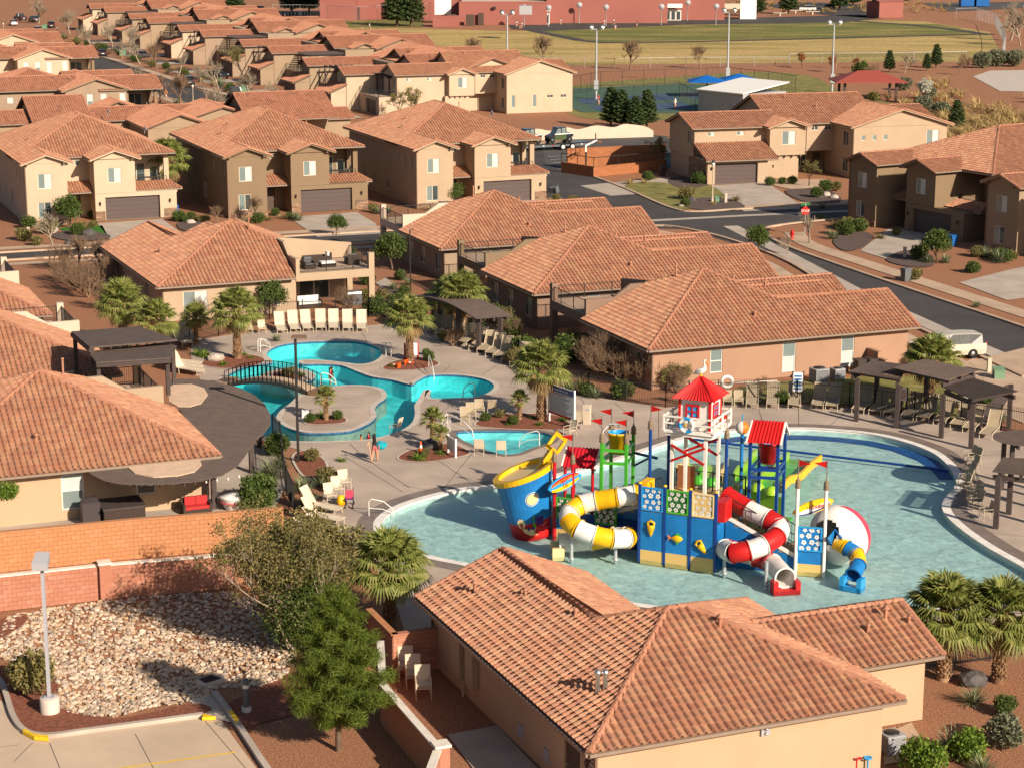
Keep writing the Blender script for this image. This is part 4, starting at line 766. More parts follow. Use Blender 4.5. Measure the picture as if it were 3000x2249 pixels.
def backhouse(label, O, wall, name='two_storey_house'):
 """seen from its garden side: broad gable with slim windows, wing left, covered balcony right"""
 h = House(name, label, 'house', O, U22, V22); z = 6.0; W = [(1.0 + d, 3.6, .8, 1.9, k) for d, k in ((0, 'nw!'), (1.9, 'hbw!'), (3.8, 'nw!'), (6.4, 'nw!'))]
 h.block(.4, .4, 8.8, 14, 0, z, wall, f=W, l=[(1, 3.6, .6, 1.6, 'nd')]); h.block(-9, 3.8, .4, 14, 0, z - .1, wall, f=[(2, 4.3, .8, .8, 'sw!'), (6.2, 4.3, .8, .8, 'sb!')], l=[(2, 3.6, .8, 1.8, 'nd'), (4, 3.6, .8, 1.8, 'nd')])
 h.block(8.8, 5, 13.2, 14, 0, z - .1, wall, f=[(1, 2.9, 2, 2.1, 'wd')]); h.block(8.8, .8, 13.2, 5, 0, 2.8, wall)
 mb = MB(); mb.obox(h.pt(12.7, .8, 2.8), U22 * .45, V22 * .45, (0, 0, 3.1)); mb.obox(h.pt(8.8, .8, 2.8), U22 * .3, V22 * .3, (0, 0, 3.1)); mb.obox(h.pt(12.7, 4.5, 2.8), U22 * .45, V22 * .45, (0, 0, 3.1)); mb.build('column', 'brown', h.root); h.railing([(8.9, .9, 2.8), (12.9, .9, 2.8), (12.9, 4.8, 2.8)], 1, .2)
 r = Roof(h, z, .34, 1, 'tile_far'); r.gable(-.2, 0, 9.4, 17, 'v', wall, ends='f'); r.gable(-9.6, 3.2, 3, 12.5, 'u', wall, ends='l'); r.gable(5, .2, 13.8, 9.4, 'u', wall, ends='r'); r.gable(2, 8, 12, 18, 'u', wall, ends='r'); r.hip(-8, 10, 4, 24); r.build(barge=wall)
 mb = MB(); mb.beam(h.pt(.9, .34, 3.3), h.pt(5, .34, 3.3), .05, .1); h.drain(.3, .35, z); h.pipes([(2, 6, 7.2, .5, 'pipe'), (7, 8, 7.4, .5, 'pipe')]); return h
backhouse('taupe house with five slim white windows and covered balcony behind the single-storey roofs', G(185, 269, 6.0), 'taupe')
backhouse('cream house with slim white windows and covered balcony along the far street', G(45, 175, 6.0), 'cream')
backhouse('cream house half hidden beyond the slim-windowed cream house', G(-35, 128, 6.0), 'cream')
def cottage():
 O = G(33, 365, 2.8); h = House('bungalow', 'tan bungalow with long tiled ridge and gable behind the two-storey row', 'house', O, U22, V22); z = 2.8
 h.block(-12, .5, 30, 7, 0, z, 'tan', f=[(13.5, .8, 1.1, 1.4, 'wd')]); h.block(15.6, -11.5, 24, 2, 0, z, 'tan', f=[(6, .8, 1.0, 1.4, 'wd!')]); h.block(2, -3, 10, 8, 0, z, 'tan')
 r = Roof(h, z, .36, 1, 'tile_far'); r.gable(-12.5, .0, 31, 8, 'u', 'tan'); r.gable(15.1, -12, 24.5, 4, 'v', 'tan', ends='f'); r.gable(2.6, -1.5, 10.5, 14, 'u', 'tan', z0=3.0); r.gable(9, 4, 21, 16, 'v', 'tan', ends='f'); r.build()
 h.pipes([(20, 4, 4.2, 1.2, 'pipe'), (27, 3.5, 4.2, 1.3, 'pipe'), (10, 5, 4.4, .8, 'pipe'), (24, 6, 3.8, .9, 'pipe'), (12.5, -1, 3.5, .7, 'dish')])
 h = House('bungalow', 'tan bungalow with higher roof beside the street truck', 'house', O + U22 * 29 - V22 * 8, U22, V22)
 h.block(.5, .5, 12, 12, 0, 3.2, 'tan'); h.block(12, 1.5, 15.5, 8, 0, 2.6, 'tan', f=[]); r = Roof(h, 3.2, .40, 1, 'tile_far'); r.gable(0, -3, 12.5, 12, 'u', 'tan'); r.gable(11, 1, 16, 8.6, 'u', 'tan', z0=2.6, p=.3); r.gable(-8, 2, 4, 14, 'v', 'tan', ends='f', z0=2.9, p=.3); r.build()
 h.pipes([(4, 5, 5.4, .8, 'pipe'), (9, 4, 5.6, .6, 'pipe'), (11, 4.6, 5.6, .6, 'pipe')])
cottage()
# ---- school
def school():
 rt = empty('school_building', G(1600, 72), 'long red brick-coloured school with flat roofs behind the playing field', 'school')
 def vol(x0, x1, y0, d, hgt, dx=0, top='school_roof', nm='wall'):
  a, b = G(x0, y0), G(x1, y0); mb = MB(); mb.obox(a, b - a, Vector((0, d, 0)), (0, 0, hgt)); mb.build(nm, 'school', rt)
  mb = MB(); e = Vector((.6, .6, hgt)); mb.obox(a + Vector((.5, .5, hgt - .3)), (b - a) - Vector((1, 0, 0)), Vector((0, d - 1, 0)), (0, 0, .35)); mb.build('flat_roof', top, rt)
  mb = MB(); mb.obox(a + Vector((-.05, -.06, hgt)), b - a + Vector((.1, 0, 0)), Vector((0, .4, 0)), (0, 0, .35)); mb.build('parapet', 'school', rt); return a, b
 vol(938, 1042, 62, 30, 16); vol(1042, 1060, 57, 25, 15.5); vol(1060, 1160, 57, 25, 15.5); vol(1345, 1602, 74, 60, 5.8); vol(1160, 1345, 60, 40, 7.5); vol(1601, 1955, 69, 50, 17); vol(1955, 2122, 60, 40, 6.2); vol(1268, 1345, 80, 6, 2.6)
 def piece(nm, px, z, w_, hgt, m, d=.3):
  p = G(*px); mb = MB(); mb.obox(p + Vector((-w_ / 2, -d, z)), (w_, 0, 0), (0, d, 0), (0, 0, hgt)); return mb.build(nm, m, rt)
 for px, w_, hg in (((1041,58),2.5,3.4),((1115,55),2.6,3.4),((1325,76.5),2.2,3),((1377,76),2.2,2.9),((1409,74.5),1.5,3.2)): d_ = piece('door', px, 0, w_, hg, 'door'); piece('door_glass', (px[0], px[1] - .4), .9, w_ * .4, 1.4, 'wframe_w', .9) if px[0] < 1200 else None
 for px in ((1587,72.5),(1972,61)):
  piece('entrance_canopy', px, 3.6, 4.6, 1.0, 'white', 2.2)
  for k in (-1.6, 0, 1.6): d_ = piece('door', (px[0] + k * 9.5, px[1]), 0, 1.5, 3.1, 'wframe_w', .5); piece('door_glass', (px[0] + k * 9.5, px[1]), .3, .9, 2.2, 'glass', .6)
 for px in ((1675,68.5),(1885,64.5)): piece('service_door', px, 0, 2.6, 3.0, 'school', .5); piece('door_head', px, 3.0, 2.9, .35, 'paint_white', .6)
 for px, z in (((990,61),9),((1115,56),9.5),((1448,74),4.2),((1697,68),6.6),((1865,67),7),((2070,59),5)): piece('wall_lamp', px, z, .9, .6, 'iron', .8)
 for px in range(1640, 1950, 36): piece('panel_joint', (px, 68.6), .2, .14, 16.5, 'rosybrown', .1)
 piece('pipe_stack', (2140,58), 3, 5, 1.4, 'pale', 2); piece('water_tank', (2187,55), 0, 4.5, 5.2, 'white', 4); mb = MB(); c = G(1540, 30, 7); mb.box(c, (3, 3, 2)); mb.build('roof_unit', 'greypaint', rt); mb = MB(); mb.box(G(1297, 70) + Vector((0, 3, 4.5)), (4.4, 3, 4.4)); mb.build('service_shed', 'white', rt)
school()
def shed(name, label, px0, px1, d, hgt, m, top):
 a, b = G(*px0), G(*px1); e = (b - a).normalized(); n = Vector((-e.y, e.x, 0)); rt = empty(name, a, label, 'building'); mb = MB(); mb.obox(a, b - a, n * d, (0, 0, hgt)); mb.build('wall', m, rt)
 mb = MB(); o = a - e * .3 - n * .3 + Vector((0, 0, hgt)); mb.prism([o, o + (b - a) + e * .6, o + (b - a) + e * .6 + n * (d + .6) + Vector((0, 0, 1.3)), o + n * (d + .6) + Vector((0, 0, 1.3))], (0, 0, .15)); mb.build('roof', top, rt)
 mb = MB(); L_ = (b - a).length
 for i in range(int(L_ / .5)): mb.obox(a + e * (i * .5 + .1) - n * .03, e * .12, n * .04, (0, 0, hgt - .1))
 mb.build('cladding_rib', m, rt, kind='stuff')
shed('storage_building', 'grey metal building with bright white roof beside the tennis courts', (2045, 330), (2175, 345), 9, 3.4, 'greypaint', 'white')
shed('utility_hut', 'small reddish flat-roofed hut at the edge of the playing field', (2575, 54), (2645, 52), 6, 4.5, 'school', 'school')
# ---- block walls
_bm = {}
def blockwall(name, label, pts, h, m, cap='wallcap', th=.2, z0=0.0, limit=300, bl=.4, bh=.2, pillars=(), capz=.07, side=-1):
 """pts world polyline; blocks laid in running bond on the side that is seen, each block its own piece up to the limit"""
 rt = empty(name, (pts[0].x, pts[0].y, z0), label, 'wall'); core = MB(); left = limit; rest = MB(); key = (m, bl, bh)
 if key not in _bm:
  mb = MB(); q = .008; mb.obox((q, 0, q), (bl - 2 * q, 0, 0), (0, .02, 0), (0, 0, bh - 2 * q)); me = bpy.data.meshes.new('block'); me.from_pydata(mb.v, [], mb.f); me.materials.append(MAT[m]); _bm[key] = me
 capm = MB()
 for a, b in zip(pts, pts[1:]):
  d = b - a; d.z = 0; L_ = d.length; e = d.normalized(); n = Vector((e.y, -e.x, 0)) * (-side)
  core.obox(Vector((a.x, a.y, z0)) - n * th, d, n * th, (0, 0, h)); capm.obox(Vector((a.x, a.y, z0 + h)) - n * (th + .04), d, n * (th + .1), (0, 0, capz))
  nr = int(round(h / bh)); nc = int(L_ / bl) + 1
  for r_ in range(nr):
   for c in range(nc + 1):
    x = c * bl - (bl / 2 if r_ % 2 else 0); x1 = x + bl; xa, xb = max(x, 0), min(x1, L_)
    if xb - xa < .06: continue
    o = Vector((a.x, a.y, z0)) + e * xa + Vector((0, 0, r_ * bh))
    if left > 0 and xb - xa > bl - .001:
     ob = bpy.data.objects.new('block', _bm[key]); COL.objects.link(ob); ob.parent = rt
     ob.location = o - OFF[rt]; ob.rotation_euler = (0, 0, math.atan2(e.y, e.x) if n.dot(Vector((-e.y, e.x, 0))) > 0 else math.atan2(-e.y, -e.x))
     if n.dot(Vector((-e.y, e.x, 0))) < 0: ob.location = o + e * bl - OFF[rt]
     left -= 1
    else: rest.obox(o + e * .008 + Vector((0, 0, .008)), e * (xb - xa - .016), n * .02, (0, 0, bh - .016))
 core.build('core', 'mortar', rt); capm.build('coping', cap, rt)
 if rest.f: rest.build('blocks', m, rt, kind='stuff')
 for p in pillars:
  mb = MB(); mb.box(Vector((p.x, p.y, z0 + h / 2 + .06)), (.5, .5, h + .12), R(20)); pl = mb.build('pillar', m, rt); mb = MB(); mb.box(Vector((p.x, p.y, z0 + h + .17)), (.6, .6, .1), R(20)); mb.build('pillar_cap', cap, pl)
 return rt
pw = [G(x, y) for x, y in ((-70,1798),(310,1755),(690,1722))]; blockwall('block_wall', 'rose block wall with white coping along the cobble bed', pw, 1.6, 'block_pink', pillars=[pw[1]])
n20 = Vector((-math.sin(R(20)), math.cos(R(20)), 0)); ow = [p + n20 * .7 for p in (pw[0], pw[1] + (pw[2] - pw[1]) * .25, pw[2] + (pw[2] - pw[1]) * .42)]
blockwall('block_wall', 'tall orange block wall behind the rose wall, hiding the villa patio', ow, 1.8, 'block_orange', cap='block_orange', z0=1.6)
mb = MB(); mb.obox(Vector((ow[0].x, ow[0].y, 0)), ow[-1] - ow[0], n20 * .5, (0, 0, 1.6)); mb.build('retaining_bank', 'dirt', kind='structure')
cA, cB, cC, cD, cE, cF = (G(x, y, 1.7) for x, y in ((1075,1786),(1151,1862),(1292,1842),(1128,1995),(1292,2180),(1262,2260)))
for p in (cA, cB, cC, cD, cE, cF): p.z = 0
blockwall('block_wall', 'rose block wall closing the service yard beside the clubhouse', [cB, cC], 1.7, 'block_pink', cap='block_pink', limit=120)
blockwall('block_wall', 'short peach-capped wall running up to the palm beside the splash pool', [cA, cB], 1.7, 'block_pink', cap='block_orange', limit=60)
blockwall('block_wall', 'service yard wall with pale coping beside the pine tree', [cB + Vector((-.4, -.3, 0)), cD, cE, cF + (cF - cE) * 1.5], 1.55, 'block_pink', limit=100, pillars=[cE], side=1)
sw = [G(1644,505), G(1739,520), G(1952,499)]; blockwall('court_wall', 'low red block wall in front of the basketball court', sw, 1.15, 'block_red', cap='block_red', limit=150)
s2 = [G(1662,438,2.4), G(1950,424,2.4)]; blockwall('court_wall', 'tall red block wall at the back of the basketball court', s2, 2.4, 'block_red', cap='block_red', limit=200)
def wavy():
 tops = [(1535,386),(1550,380),(1580,379),(1611,384),(1651,373),(1692,380),(1742,369),(1796,374),(1828,365),(1886,371),(1914,384)]; mb = MB(); a, b = G(1530, 414), G(1916, 402); pr = []
 sm = smooth([(x, y, 0) for x, y in tops], 5, closed=False)
 for q in sm:
  t = (q.x - 1530) / 386; p = a + (b - a) * t; yb = 414 + (402 - 414) * t; pr.append((p, max(.6, (yb - q.y) / SCL(p))))
 for (p, h0), (q, h1) in zip(pr, pr[1:]):
  n = Vector((0, .3, 0)); mb.add([p, q, q + Vector((0, 0, h1)), p + Vector((0, 0, h0)), p + n, q + n, q + n + Vector((0, 0, h1)), p + n + Vector((0, 0, h0))], [(0, 1, 2, 3), (5, 4, 7, 6), (3, 2, 6, 7)])
 mb.build('garden_wall', 'pale', label='cream plastered wall with wavy top behind the trailer', cat='wall')
wavy()
# ---- fences
def ironfence(label, pts, h=1.5, step=.115, curl=False):
 rt = empty('iron_fence', pts[0], label, 'fence'); pk = MB(); rl = MB(); Z = Vector((0, 0, 1))
 for a, b in zip(pts, pts[1:]):
  d = b - a; n = max(2, int(d.length / step)); e = d.normalized(); nn = Vector((e.y, -e.x, 0))
  for z in (.15, h - .18): rl.beam(a + Z * z, b + Z * z, .035, .035)
  for i in range(n):
   q = a + d * (i / n); pk.obox(q + Vector((-.008, -.008, .06)), (.017, 0, 0), (0, .017, 0), (0, 0, h - .06))
   if curl: pk.beam(q + Z * h, q + Z * (h + .12) + nn * .12, .017, .017)
  m = max(1, round(d.length / 2.3))
  for i in range(m + 1):
   q = a + d * (i / m); mb = MB(); mb.obox(q + Vector((-.03, -.03, 0)), (.06, 0, 0), (0, .06, 0), (0, 0, h + .05)); mb.build('post', 'iron', rt)
 pk.build('pickets', 'iron', rt, kind='stuff'); rl.build('rails', 'iron', rt)
ironfence('black iron fence with curled pickets behind the loungers and pergolas of the splash pool', GP([(1620,1143),(1723,1160),(1950,1193),(2104,1182),(2335,1182),(2488,1193),(2678,1217),(2814,1240),(2932,1258),(3070,1284)]), curl=True)
ironfence('black iron fence behind the cream loungers at the top of the lagoon pool', GP([(500,1022),(556,1003),(640,984),(735,962),(790,936),(1080,930),(1180,926),(1262,944)]))
ironfence('black iron fence behind the curved pergola and its slanting row of loungers', GP([(1262,944),(1400,992),(1520,1055),(1620,1143)]))
ironfence('dark iron fence curving round the yuccas beside the villa patio', GP([(770,1283),(800,1290),(822,1312),(830,1400),(840,1450),(862,1500)]), h=1.6)
ironfence('black iron fence behind the pair of palms beside the clubhouse', GP([(2725,1958),(3070,1912)]), h=1.6)
mat('chain', (0.30, 0.30, 0.30), 0.6, metal=0.5)
def linkfence(label, pts, h, step, m='galv', mesh=True, r=.04):
 rt = empty('chainlink_fence', pts[0], label, 'fence'); rl = MB(); Z = Vector((0, 0, 1)); wr = MB()
 for a, b in zip(pts, pts[1:]):
  d = b - a; n = max(1, round(d.length / step)); rl.beam(a + Z * h, b + Z * h, .07, .07)
  for i in range(n + 1): mb = MB(); q = a + d * (i / n); mb.tube([q, q + Z * (h + .1)], r, 6); mb.build('post', m, rt)
  if mesh:
   k = int(d.length / .9)
   for i in range(k): q = a + d * (i / k); q2 = a + d * (min(k, i + 1) / k); wr.beam(q, q2 + Z * h, .014, .014); wr.beam(q2, q + Z * h, .014, .014)
 rl.build('top_rail', m, rt)
 if mesh: wr.build('mesh', 'chain' if m == 'galv' else m, rt, kind='stuff')
linkfence('long low chain-link fence between the playing field and the red earth strip', GP([(1300,206),(1540,197),(1800,201),(2010,197),(2310,196),(2312,185),(2600,183),(2830,179)]), 1.9, 6)
linkfence('tall chain-link fence curving round the far corner of the playing field', GP([(2935,183),(2945,150),(2938,120),(2915,75),(2860,58),(2800,60)]), 3.2, 5)
linkfence('tall chain-link fence beside the school wall behind the far rooftops', GP([(800,70),(880,70),(960,72),(1040,78),(1170,66),(1260,66)]), 5.0, 9)
linkfence('black chain-link fence round the tennis courts', GP([(1640,285),(1760,262),(2130,248),(2250,262),(2330,275)]), 3.0, 4, 'iron', True)
linkfence('black chain-link fence along the near side of the tennis courts', GP([(1720,300),(1990,290),(2060,330),(2230,325)]), 2.6, 4, 'iron', True)
linkfence('black chain-link fence on top of the basketball court wall', [p + Vector((0, 0, 1.1)) for p in (sw[0], sw[1], sw[2])], 1.15, 3.2, 'iron', False)
# ================================================================== water play structure
mat('ps_blue', (0.012, 0.17, 0.46), 0.45, 0.28, 0.9, coat=0.12); mat('ps_dblue', (0.006, 0.045, 0.22), 0.3, coat=0.3); mat('ps_lblue', (0.02, 0.28, 0.62), 0.35, coat=0.3)
mat('ps_red', (0.50, 0.012, 0.012), 0.45, 0.3, 0.9, coat=0.12); mat('ps_redpole', (0.42, 0.01, 0.02), 0.35, coat=0.3); mat('ps_yellow', (0.78, 0.44, 0.006), 0.45, 0.2, 0.9, coat=0.12); mat('ps_white', (0.76, 0.73, 0.68), 0.45, 0.18, 0.9, coat=0.12)
mat('ps_green', (0.06, 0.36, 0.03), 0.35, coat=0.3); mat('ps_dgreen', (0.02, 0.12, 0.025), 0.4, coat=0.2); mat('ps_lime', (0.30, 0.52, 0.03), 0.35, coat=0.3); mat('ps_sand', (0.62, 0.42, 0.15), 0.5); mat('ps_cream', (0.72, 0.55, 0.27), 0.5); mat('ps_rope', (0.20, 0.15, 0.10), 0.8, 0.2, 8); mat('ps_orange', (0.65, 0.17, 0.015), 0.35, coat=.3); mat('ps_purple', (0.06, 0.02, 0.16), 0.5); mat('ps_pink', (0.55, 0.05, 0.09), 0.4, coat=.3); mat('ps_tube', (0.70, 0.68, 0.64), 0.45, 0.25, 1.0, coat=.1)
PS = House('water_play_structure', 'colourful water play structure with tube slides, giant blue bucket and lifeguard hut', 'playground', G(1872, 1631), *AX(-24.6)); pk_ = PS.pt; pr = PS.root; Zv = Vector((0, 0, 1)); PA, PB = PS.A, PS.B
def part(nm, m, fn, parent=None, label=None):
 mb = MB(); fn(mb); return mb.build(nm, m, parent or pr, label=label)
def text_mesh(s_, size, name='lettering'):
 cu = bpy.data.curves.new(name, 'FONT'); cu.body = s_; cu.size = size; cu.align_x = 'CENTER'; cu.align_y = 'CENTER'; cu.resolution_u = 2; cu.extrude = 0.006
 o = bpy.data.objects.new(name, cu); COL.objects.link(o); bpy.context.view_layer.update(); me = bpy.data.meshes.new_from_object(o.evaluated_get(bpy.context.evaluated_depsgraph_get())); bpy.data.objects.remove(o); bpy.data.curves.remove(cu); me.name = name; return me
def lettering(s_, size, P, X, Up, m, parent, shear=0.0, tilt=0.0):
 me = text_mesh(s_, size); me.materials.clear(); me.materials.append(MAT[m]); o = bpy.data.objects.new('lettering', me); COL.objects.link(o); o.parent = parent; OFF[o] = OFF[parent]
 X = X.normalized(); Up = Up.normalized(); c, s = math.cos(tilt), math.sin(tilt); X2 = X * c + Up * s; U2 = Up * c - X * s; N = X2.cross(U2); P = P - OFF[parent]
 o.matrix_local = Matrix(((X2.x, U2.x + X2.x * shear, N.x, P.x), (X2.y, U2.y + X2.y * shear, N.y, P.y), (X2.z, U2.z + X2.z * shear, N.z, P.z), (0, 0, 0, 1))); return o
def flower_panel(P, X, w_, h_, Nn, cm, bg, n=(3, 4), parent=None):
 """framed panel with hibiscus flowers"""
 def fr(mb):
  t = .07
  for o, a, c in ((P, w_, t), (P + Zv * (h_ - t), w_, t), (P + Zv * t, t, h_ - 2 * t), (P + X * (w_ - t) + Zv * t, t, h_ - 2 * t)): mb.obox(o - Nn * .04, X * a, Nn * .1, Zv * c)
 f = part('panel', cm, fr); part('panel_face', bg, lambda mb: mb.obox(P + X * .05 + Zv * .05 - Nn * .02, X * (w_ - .1), Nn * .03, Zv * (h_ - .1)), f)
 mb = MB()
 for i in range(n[0]):
  for j in range(n[1]):
   cx = .16 + (w_ - .32) * (i + .5 * (j % 2) * .7) / max(1, n[0] - .65) + random.uniform(-.03, .03); cz = .16 + (h_ - .32) * j / max(1, n[1] - 1) + random.uniform(-.03, .03); r = random.uniform(.095, .135); t0 = random.uniform(0, 6)
   c = P + X * min(cx, w_ - .15) + Zv * cz + Nn * .025
   for q in range(5):
    t = t0 + q * 1.2566; d = X * math.cos(t) + Zv * math.sin(t); e = X * -math.sin(t) + Zv * math.cos(t)
    mb.poly([c + d * r * .12, c + d * r * .6 + e * r * .42, c + d * r + e * r * .25, c + d * r - e * r * .25, c + d * r * .6 - e * r * .42])
 mb.build('flower_print', 'ps_white', f, kind='stuff')
PW = 1.285
for i in range(4): part('post', 'ps_dblue', lambda mb: mb.box(pk_(i * PW, 0, 1.75), (.13, .13, 3.9), R(-24.6)));
for i in range(4): part('post_cap', 'ps_yellow', lambda mb: mb.lathe(pk_(i * PW, 0, 3.7), [(.09, 0), (.09, .05), (0, .1)], 8))
for i, (cm, bg) in enumerate((('ps_lblue', 'ps_blue'), ('ps_green', 'ps_dgreen'), ('ps_cream', 'ps_sand'))):
 part('wall_panel', 'ps_blue', lambda mb: mb.obox(pk_(i * PW + .07, -.03, .42), PA * (PW - .14), PB * .08, Zv * 1.93)); part('sand_panel', 'ps_sand', lambda mb: mb.obox(pk_(i * PW + .07, -.035, -.3), PA * (PW - .14), PB * .08, Zv * .72))
 flower_panel(pk_(i * PW + .09, .0, 2.42), PA, PW - .18, 1.15, -PB, cm, bg)
part('deck', 'ps_sand', lambda mb: mb.obox(pk_(0, .1, 2.2), PA * 3.85, PB * 4.6, Zv * .12)); part('under_wall', 'ps_blue', lambda mb: mb.obox(pk_(3.75, .1, -.3), PA * .08, PB * 3.6, Zv * 2.5)); part('under_wall', 'ps_blue', lambda mb: mb.obox(pk_(0.02, .1, -.3), PA * .08, PB * 3.6, Zv * 2.5))
for a in (1.2, 2.9): part('support', 'ps_dblue', lambda mb: mb.tube([pk_(a, 4.3, -.3), pk_(a, 4.3, 2.2)], .08, 8))
def conch(c, s=1, t=0.0):
 d = PA * math.cos(t) + Zv * math.sin(t); e = PA * -math.sin(t) + Zv * math.cos(t)
 def f(mb):
  mb.lathe(c, [(.0, -.42 * s), (.07 * s, -.3 * s), (.09 * s, -.28 * s), (.13 * s, -.12 * s), (.15 * s, -.1 * s), (.19 * s, .06 * s), (.2 * s, .1 * s), (.12 * s, .18 * s)], 10, ax=(d, -PB * .7, e))
  mb.tube([c + e * .12 * s - d * .14 * s, c + e * .3 * s - d * .16 * s, c + e * .38 * s + d * .0, c + e * .3 * s + d * .17 * s, c + e * .1 * s + d * .14 * s], [.05 * s, .06 * s, .065 * s, .06 * s, .05 * s], 8)
 part('shell_ornament', 'ps_yellow', f)
conch(pk_(.62, -.1, 1.55)); conch(pk_(3.2, -.1, .95), .95, .7)
def fish():
 c = pk_(1.95, -.1, 1.22); f = part('fish_ornament', 'ps_yellow', lambda mb: mb.lathe(c, [(.02, -.3), (.1, -.2), (.18, -.05), (.19, .06), (.12, .2), (.02, .3)], 10, ax=(Zv, -PB * .5, PA)))
 part('fin', 'ps_green', lambda mb: (mb.prism([c + Zv * .15 - PA * .1, c + Zv * .3 + PA * .05, c + Zv * .14 + PA * .2], -PB * .04), mb.prism([c - Zv * .15 - PA * .1, c - Zv * .28 + PA * .05, c - Zv * .13 + PA * .15], -PB * .04)), f); part('tail', 'ps_orange', lambda mb: mb.prism([c - PA * .28, c - PA * .46 + Zv * .15, c - PA * .4, c - PA * .46 - Zv * .13], -PB * .05), f)
fish()
def finial(p, flag=None, h=.55, staff=.7):
 f = part('finial', 'ps_rope', lambda mb: mb.lathe(p, [(.11, 0), (.16, .04), (.11, .09), (.15, .14), (.10, .2), (.15, .26), (.10, .32), (.12, .38), (.05, h - .1), (.03, h)], 10))
 if flag:
  part('flag_staff', 'steel', lambda mb: mb.tube([p + Zv * h, p + Zv * (h + staff)], .025, 6), f)
  t = p + Zv * (h + staff - .05); d = PA * flag; part('flag', 'ps_red', lambda mb: mb.prism([t, t - Zv * .34, t - Zv * .15 + d * .62 - PB * .06], PB * .012), f)
def pole(m, a, b, z1, flag=None, r=.085, z0=-.3, fin=True, staff=.7):
 part('pole', m, lambda mb: mb.tube([pk_(a, b, z0), pk_(a, b, z1)], r, 10))
 if fin: finial(pk_(a, b, z1), flag, staff=staff)
pole('ps_dblue', -.3, 2.1, 5.85, 1); pole('ps_dblue', 3.1, 3.6, 5.4, -1); pole('ps_dblue', -.33, 4.8, 5.8, fin=False); pole('ps_redpole', -5.2, 1.7, 3.75, None, .1)
pole('ps_redpole', -4.3, 1.9, 3.7, -1, .09, staff=1.0)
for a, b in ((7.4, 1.35), (8.7, 1.6)): pole('ps_white', a, b, 4.0, 1 if a < 8 else -1, .085, staff=.9)
def hut():
 a0, b0, z = .45, 1.9, 5.85; s = 2.55
 for a, b in ((a0 + .35, b0 + .3), (a0 + s - .5, b0 + .3), (a0 + .35, b0 + s - .3), (a0 + s - .5, b0 + s - .3)): part('hut_leg', 'ps_white', lambda mb: mb.box(pk_(a, b, z / 2 + 1.1), (.15, .15, z - 2.2), R(-24.6)))
 L_, R_ = a0 + .35, a0 + s - .5
 for b in (b0 + .22, b0 + s - .38):
  part('brace', 'ps_red', lambda mb: mb.beam(pk_(L_, b, 4.4), pk_(R_, b - .05, 5.2), .07, .12)); part('brace', 'ps_red', lambda mb: mb.beam(pk_(L_, b - .06, 5.2), pk_(R_, b - .1, 4.4), .07, .12))
 for i in range(8): part('platform_board', 'ps_white', lambda mb: mb.obox(pk_(a0, b0 + i * s / 8 + .01, z), PA * s, PB * (s / 8 - .02), Zv * .13))
 part('platform_beam', 'ps_white', lambda mb: mb.obox(pk_(a0 + .1, b0 + .1, z - .16), PA * (s - .2), PB * (s - .2), Zv * .15))
 rail = MB(); c = [(a0, b0), (a0 + s, b0), (a0 + s, b0 + s), (a0, b0 + s), (a0, b0)]
 for p, q in zip(c, c[1:]):
  for k in (.35, .68): rail.beam(pk_(*p, z + .13 + k), pk_(*q, z + .13 + k), .06, .08)
  for t in (0, .5): rail.box(pk_(p[0] + (q[0] - p[0]) * t, p[1] + (q[1] - p[1]) * t, z + .5), (.08, .08, .8), R(-24.6))
 rail.build('hut_railing', 'ps_white', pr)
 ha, hb, w_ = a0 + .62, b0 + .5, 1.55; zt = z + .13; hh = 1.6
 hw = part('hut_wall', 'ps_white', lambda mb: [mb.obox(pk_(ha, hb, zt + i * .145), PA * w_, PB * w_, Zv * .135) for i in range(11)] and mb.obox(pk_(ha + .01, hb + .01, zt), PA * (w_ - .02), PB * (w_ - .02), Zv * hh))
 for a, b in ((ha - .05, hb - .05), (ha + w_ - .07, hb - .05), (ha + w_ - .07, hb + w_ - .07), (ha - .05, hb + w_ - .07)): part('corner_trim', 'ps_red', lambda mb: mb.obox(pk_(a, b, zt), PA * .12, PB * .12, Zv * hh), hw)
 for P, X, Nn in ((pk_(ha + .32, hb - .01, zt + .55), PA, -PB), (pk_(ha + w_ + .01, hb + .35, zt + .55), PB, PA)):
  wi = part('hut_window', 'ps_red', lambda mb: [mb.obox(P + o, a, Nn * .07, c) for o, a, c in ((Vector(), X * .7, Zv * .09), (Zv * .61, X * .7, Zv * .09), (Zv * .09, X * .09, Zv * .52), (X * .61 + Zv * .09, X * .09, Zv * .52), (X * .32 + Zv * .09, X * .06, Zv * .52), (Zv * .32 + X * .09, X * .52, Zv * .06))])
  part('pane', 'ps_lblue', lambda mb: mb.obox(P + X * .05 + Zv * .05, X * .6, Nn * .03, Zv * .6), wi)
 zc = zt + hh; cc = (ha + w_ / 2, hb + w_ / 2); e = 1.08; ap = pk_(*cc, zc + .85); n = 12; rf = MB()
 cor = [pk_(cc[0] + sx * e, cc[1] + sy * e, zc - .08) for sx, sy in ((-1, -1), (1, -1), (1, 1), (-1, 1))]
 for i in range(4):
  p, q = cor[i], cor[(i + 1) % 4]
  for k in range(n):
   t0, t1, tm = k / n, (k + 1) / n, (k + .5) / n; nn = (q - p).cross(ap - p).normalized() * (.05 if (q - p).cross(ap - p).z > 0 else -.05)
   A_, B_, M_ = p + (q - p) * t0, p + (q - p) * t1, p + (q - p) * tm + nn; lift = nn * .25; rf.add([A_, M_, ap + lift], [(0, 1, 2)]); rf.add([M_, B_, ap + lift], [(0, 1, 2)])
 roof = rf.build('hut_roof', 'ps_red', pr); rf = MB()
 for c_ in cor: rf.tube([c_, ap + Zv * .04], .05, 6)
 rf.build('roof_ridge', 'ps_red', roof)
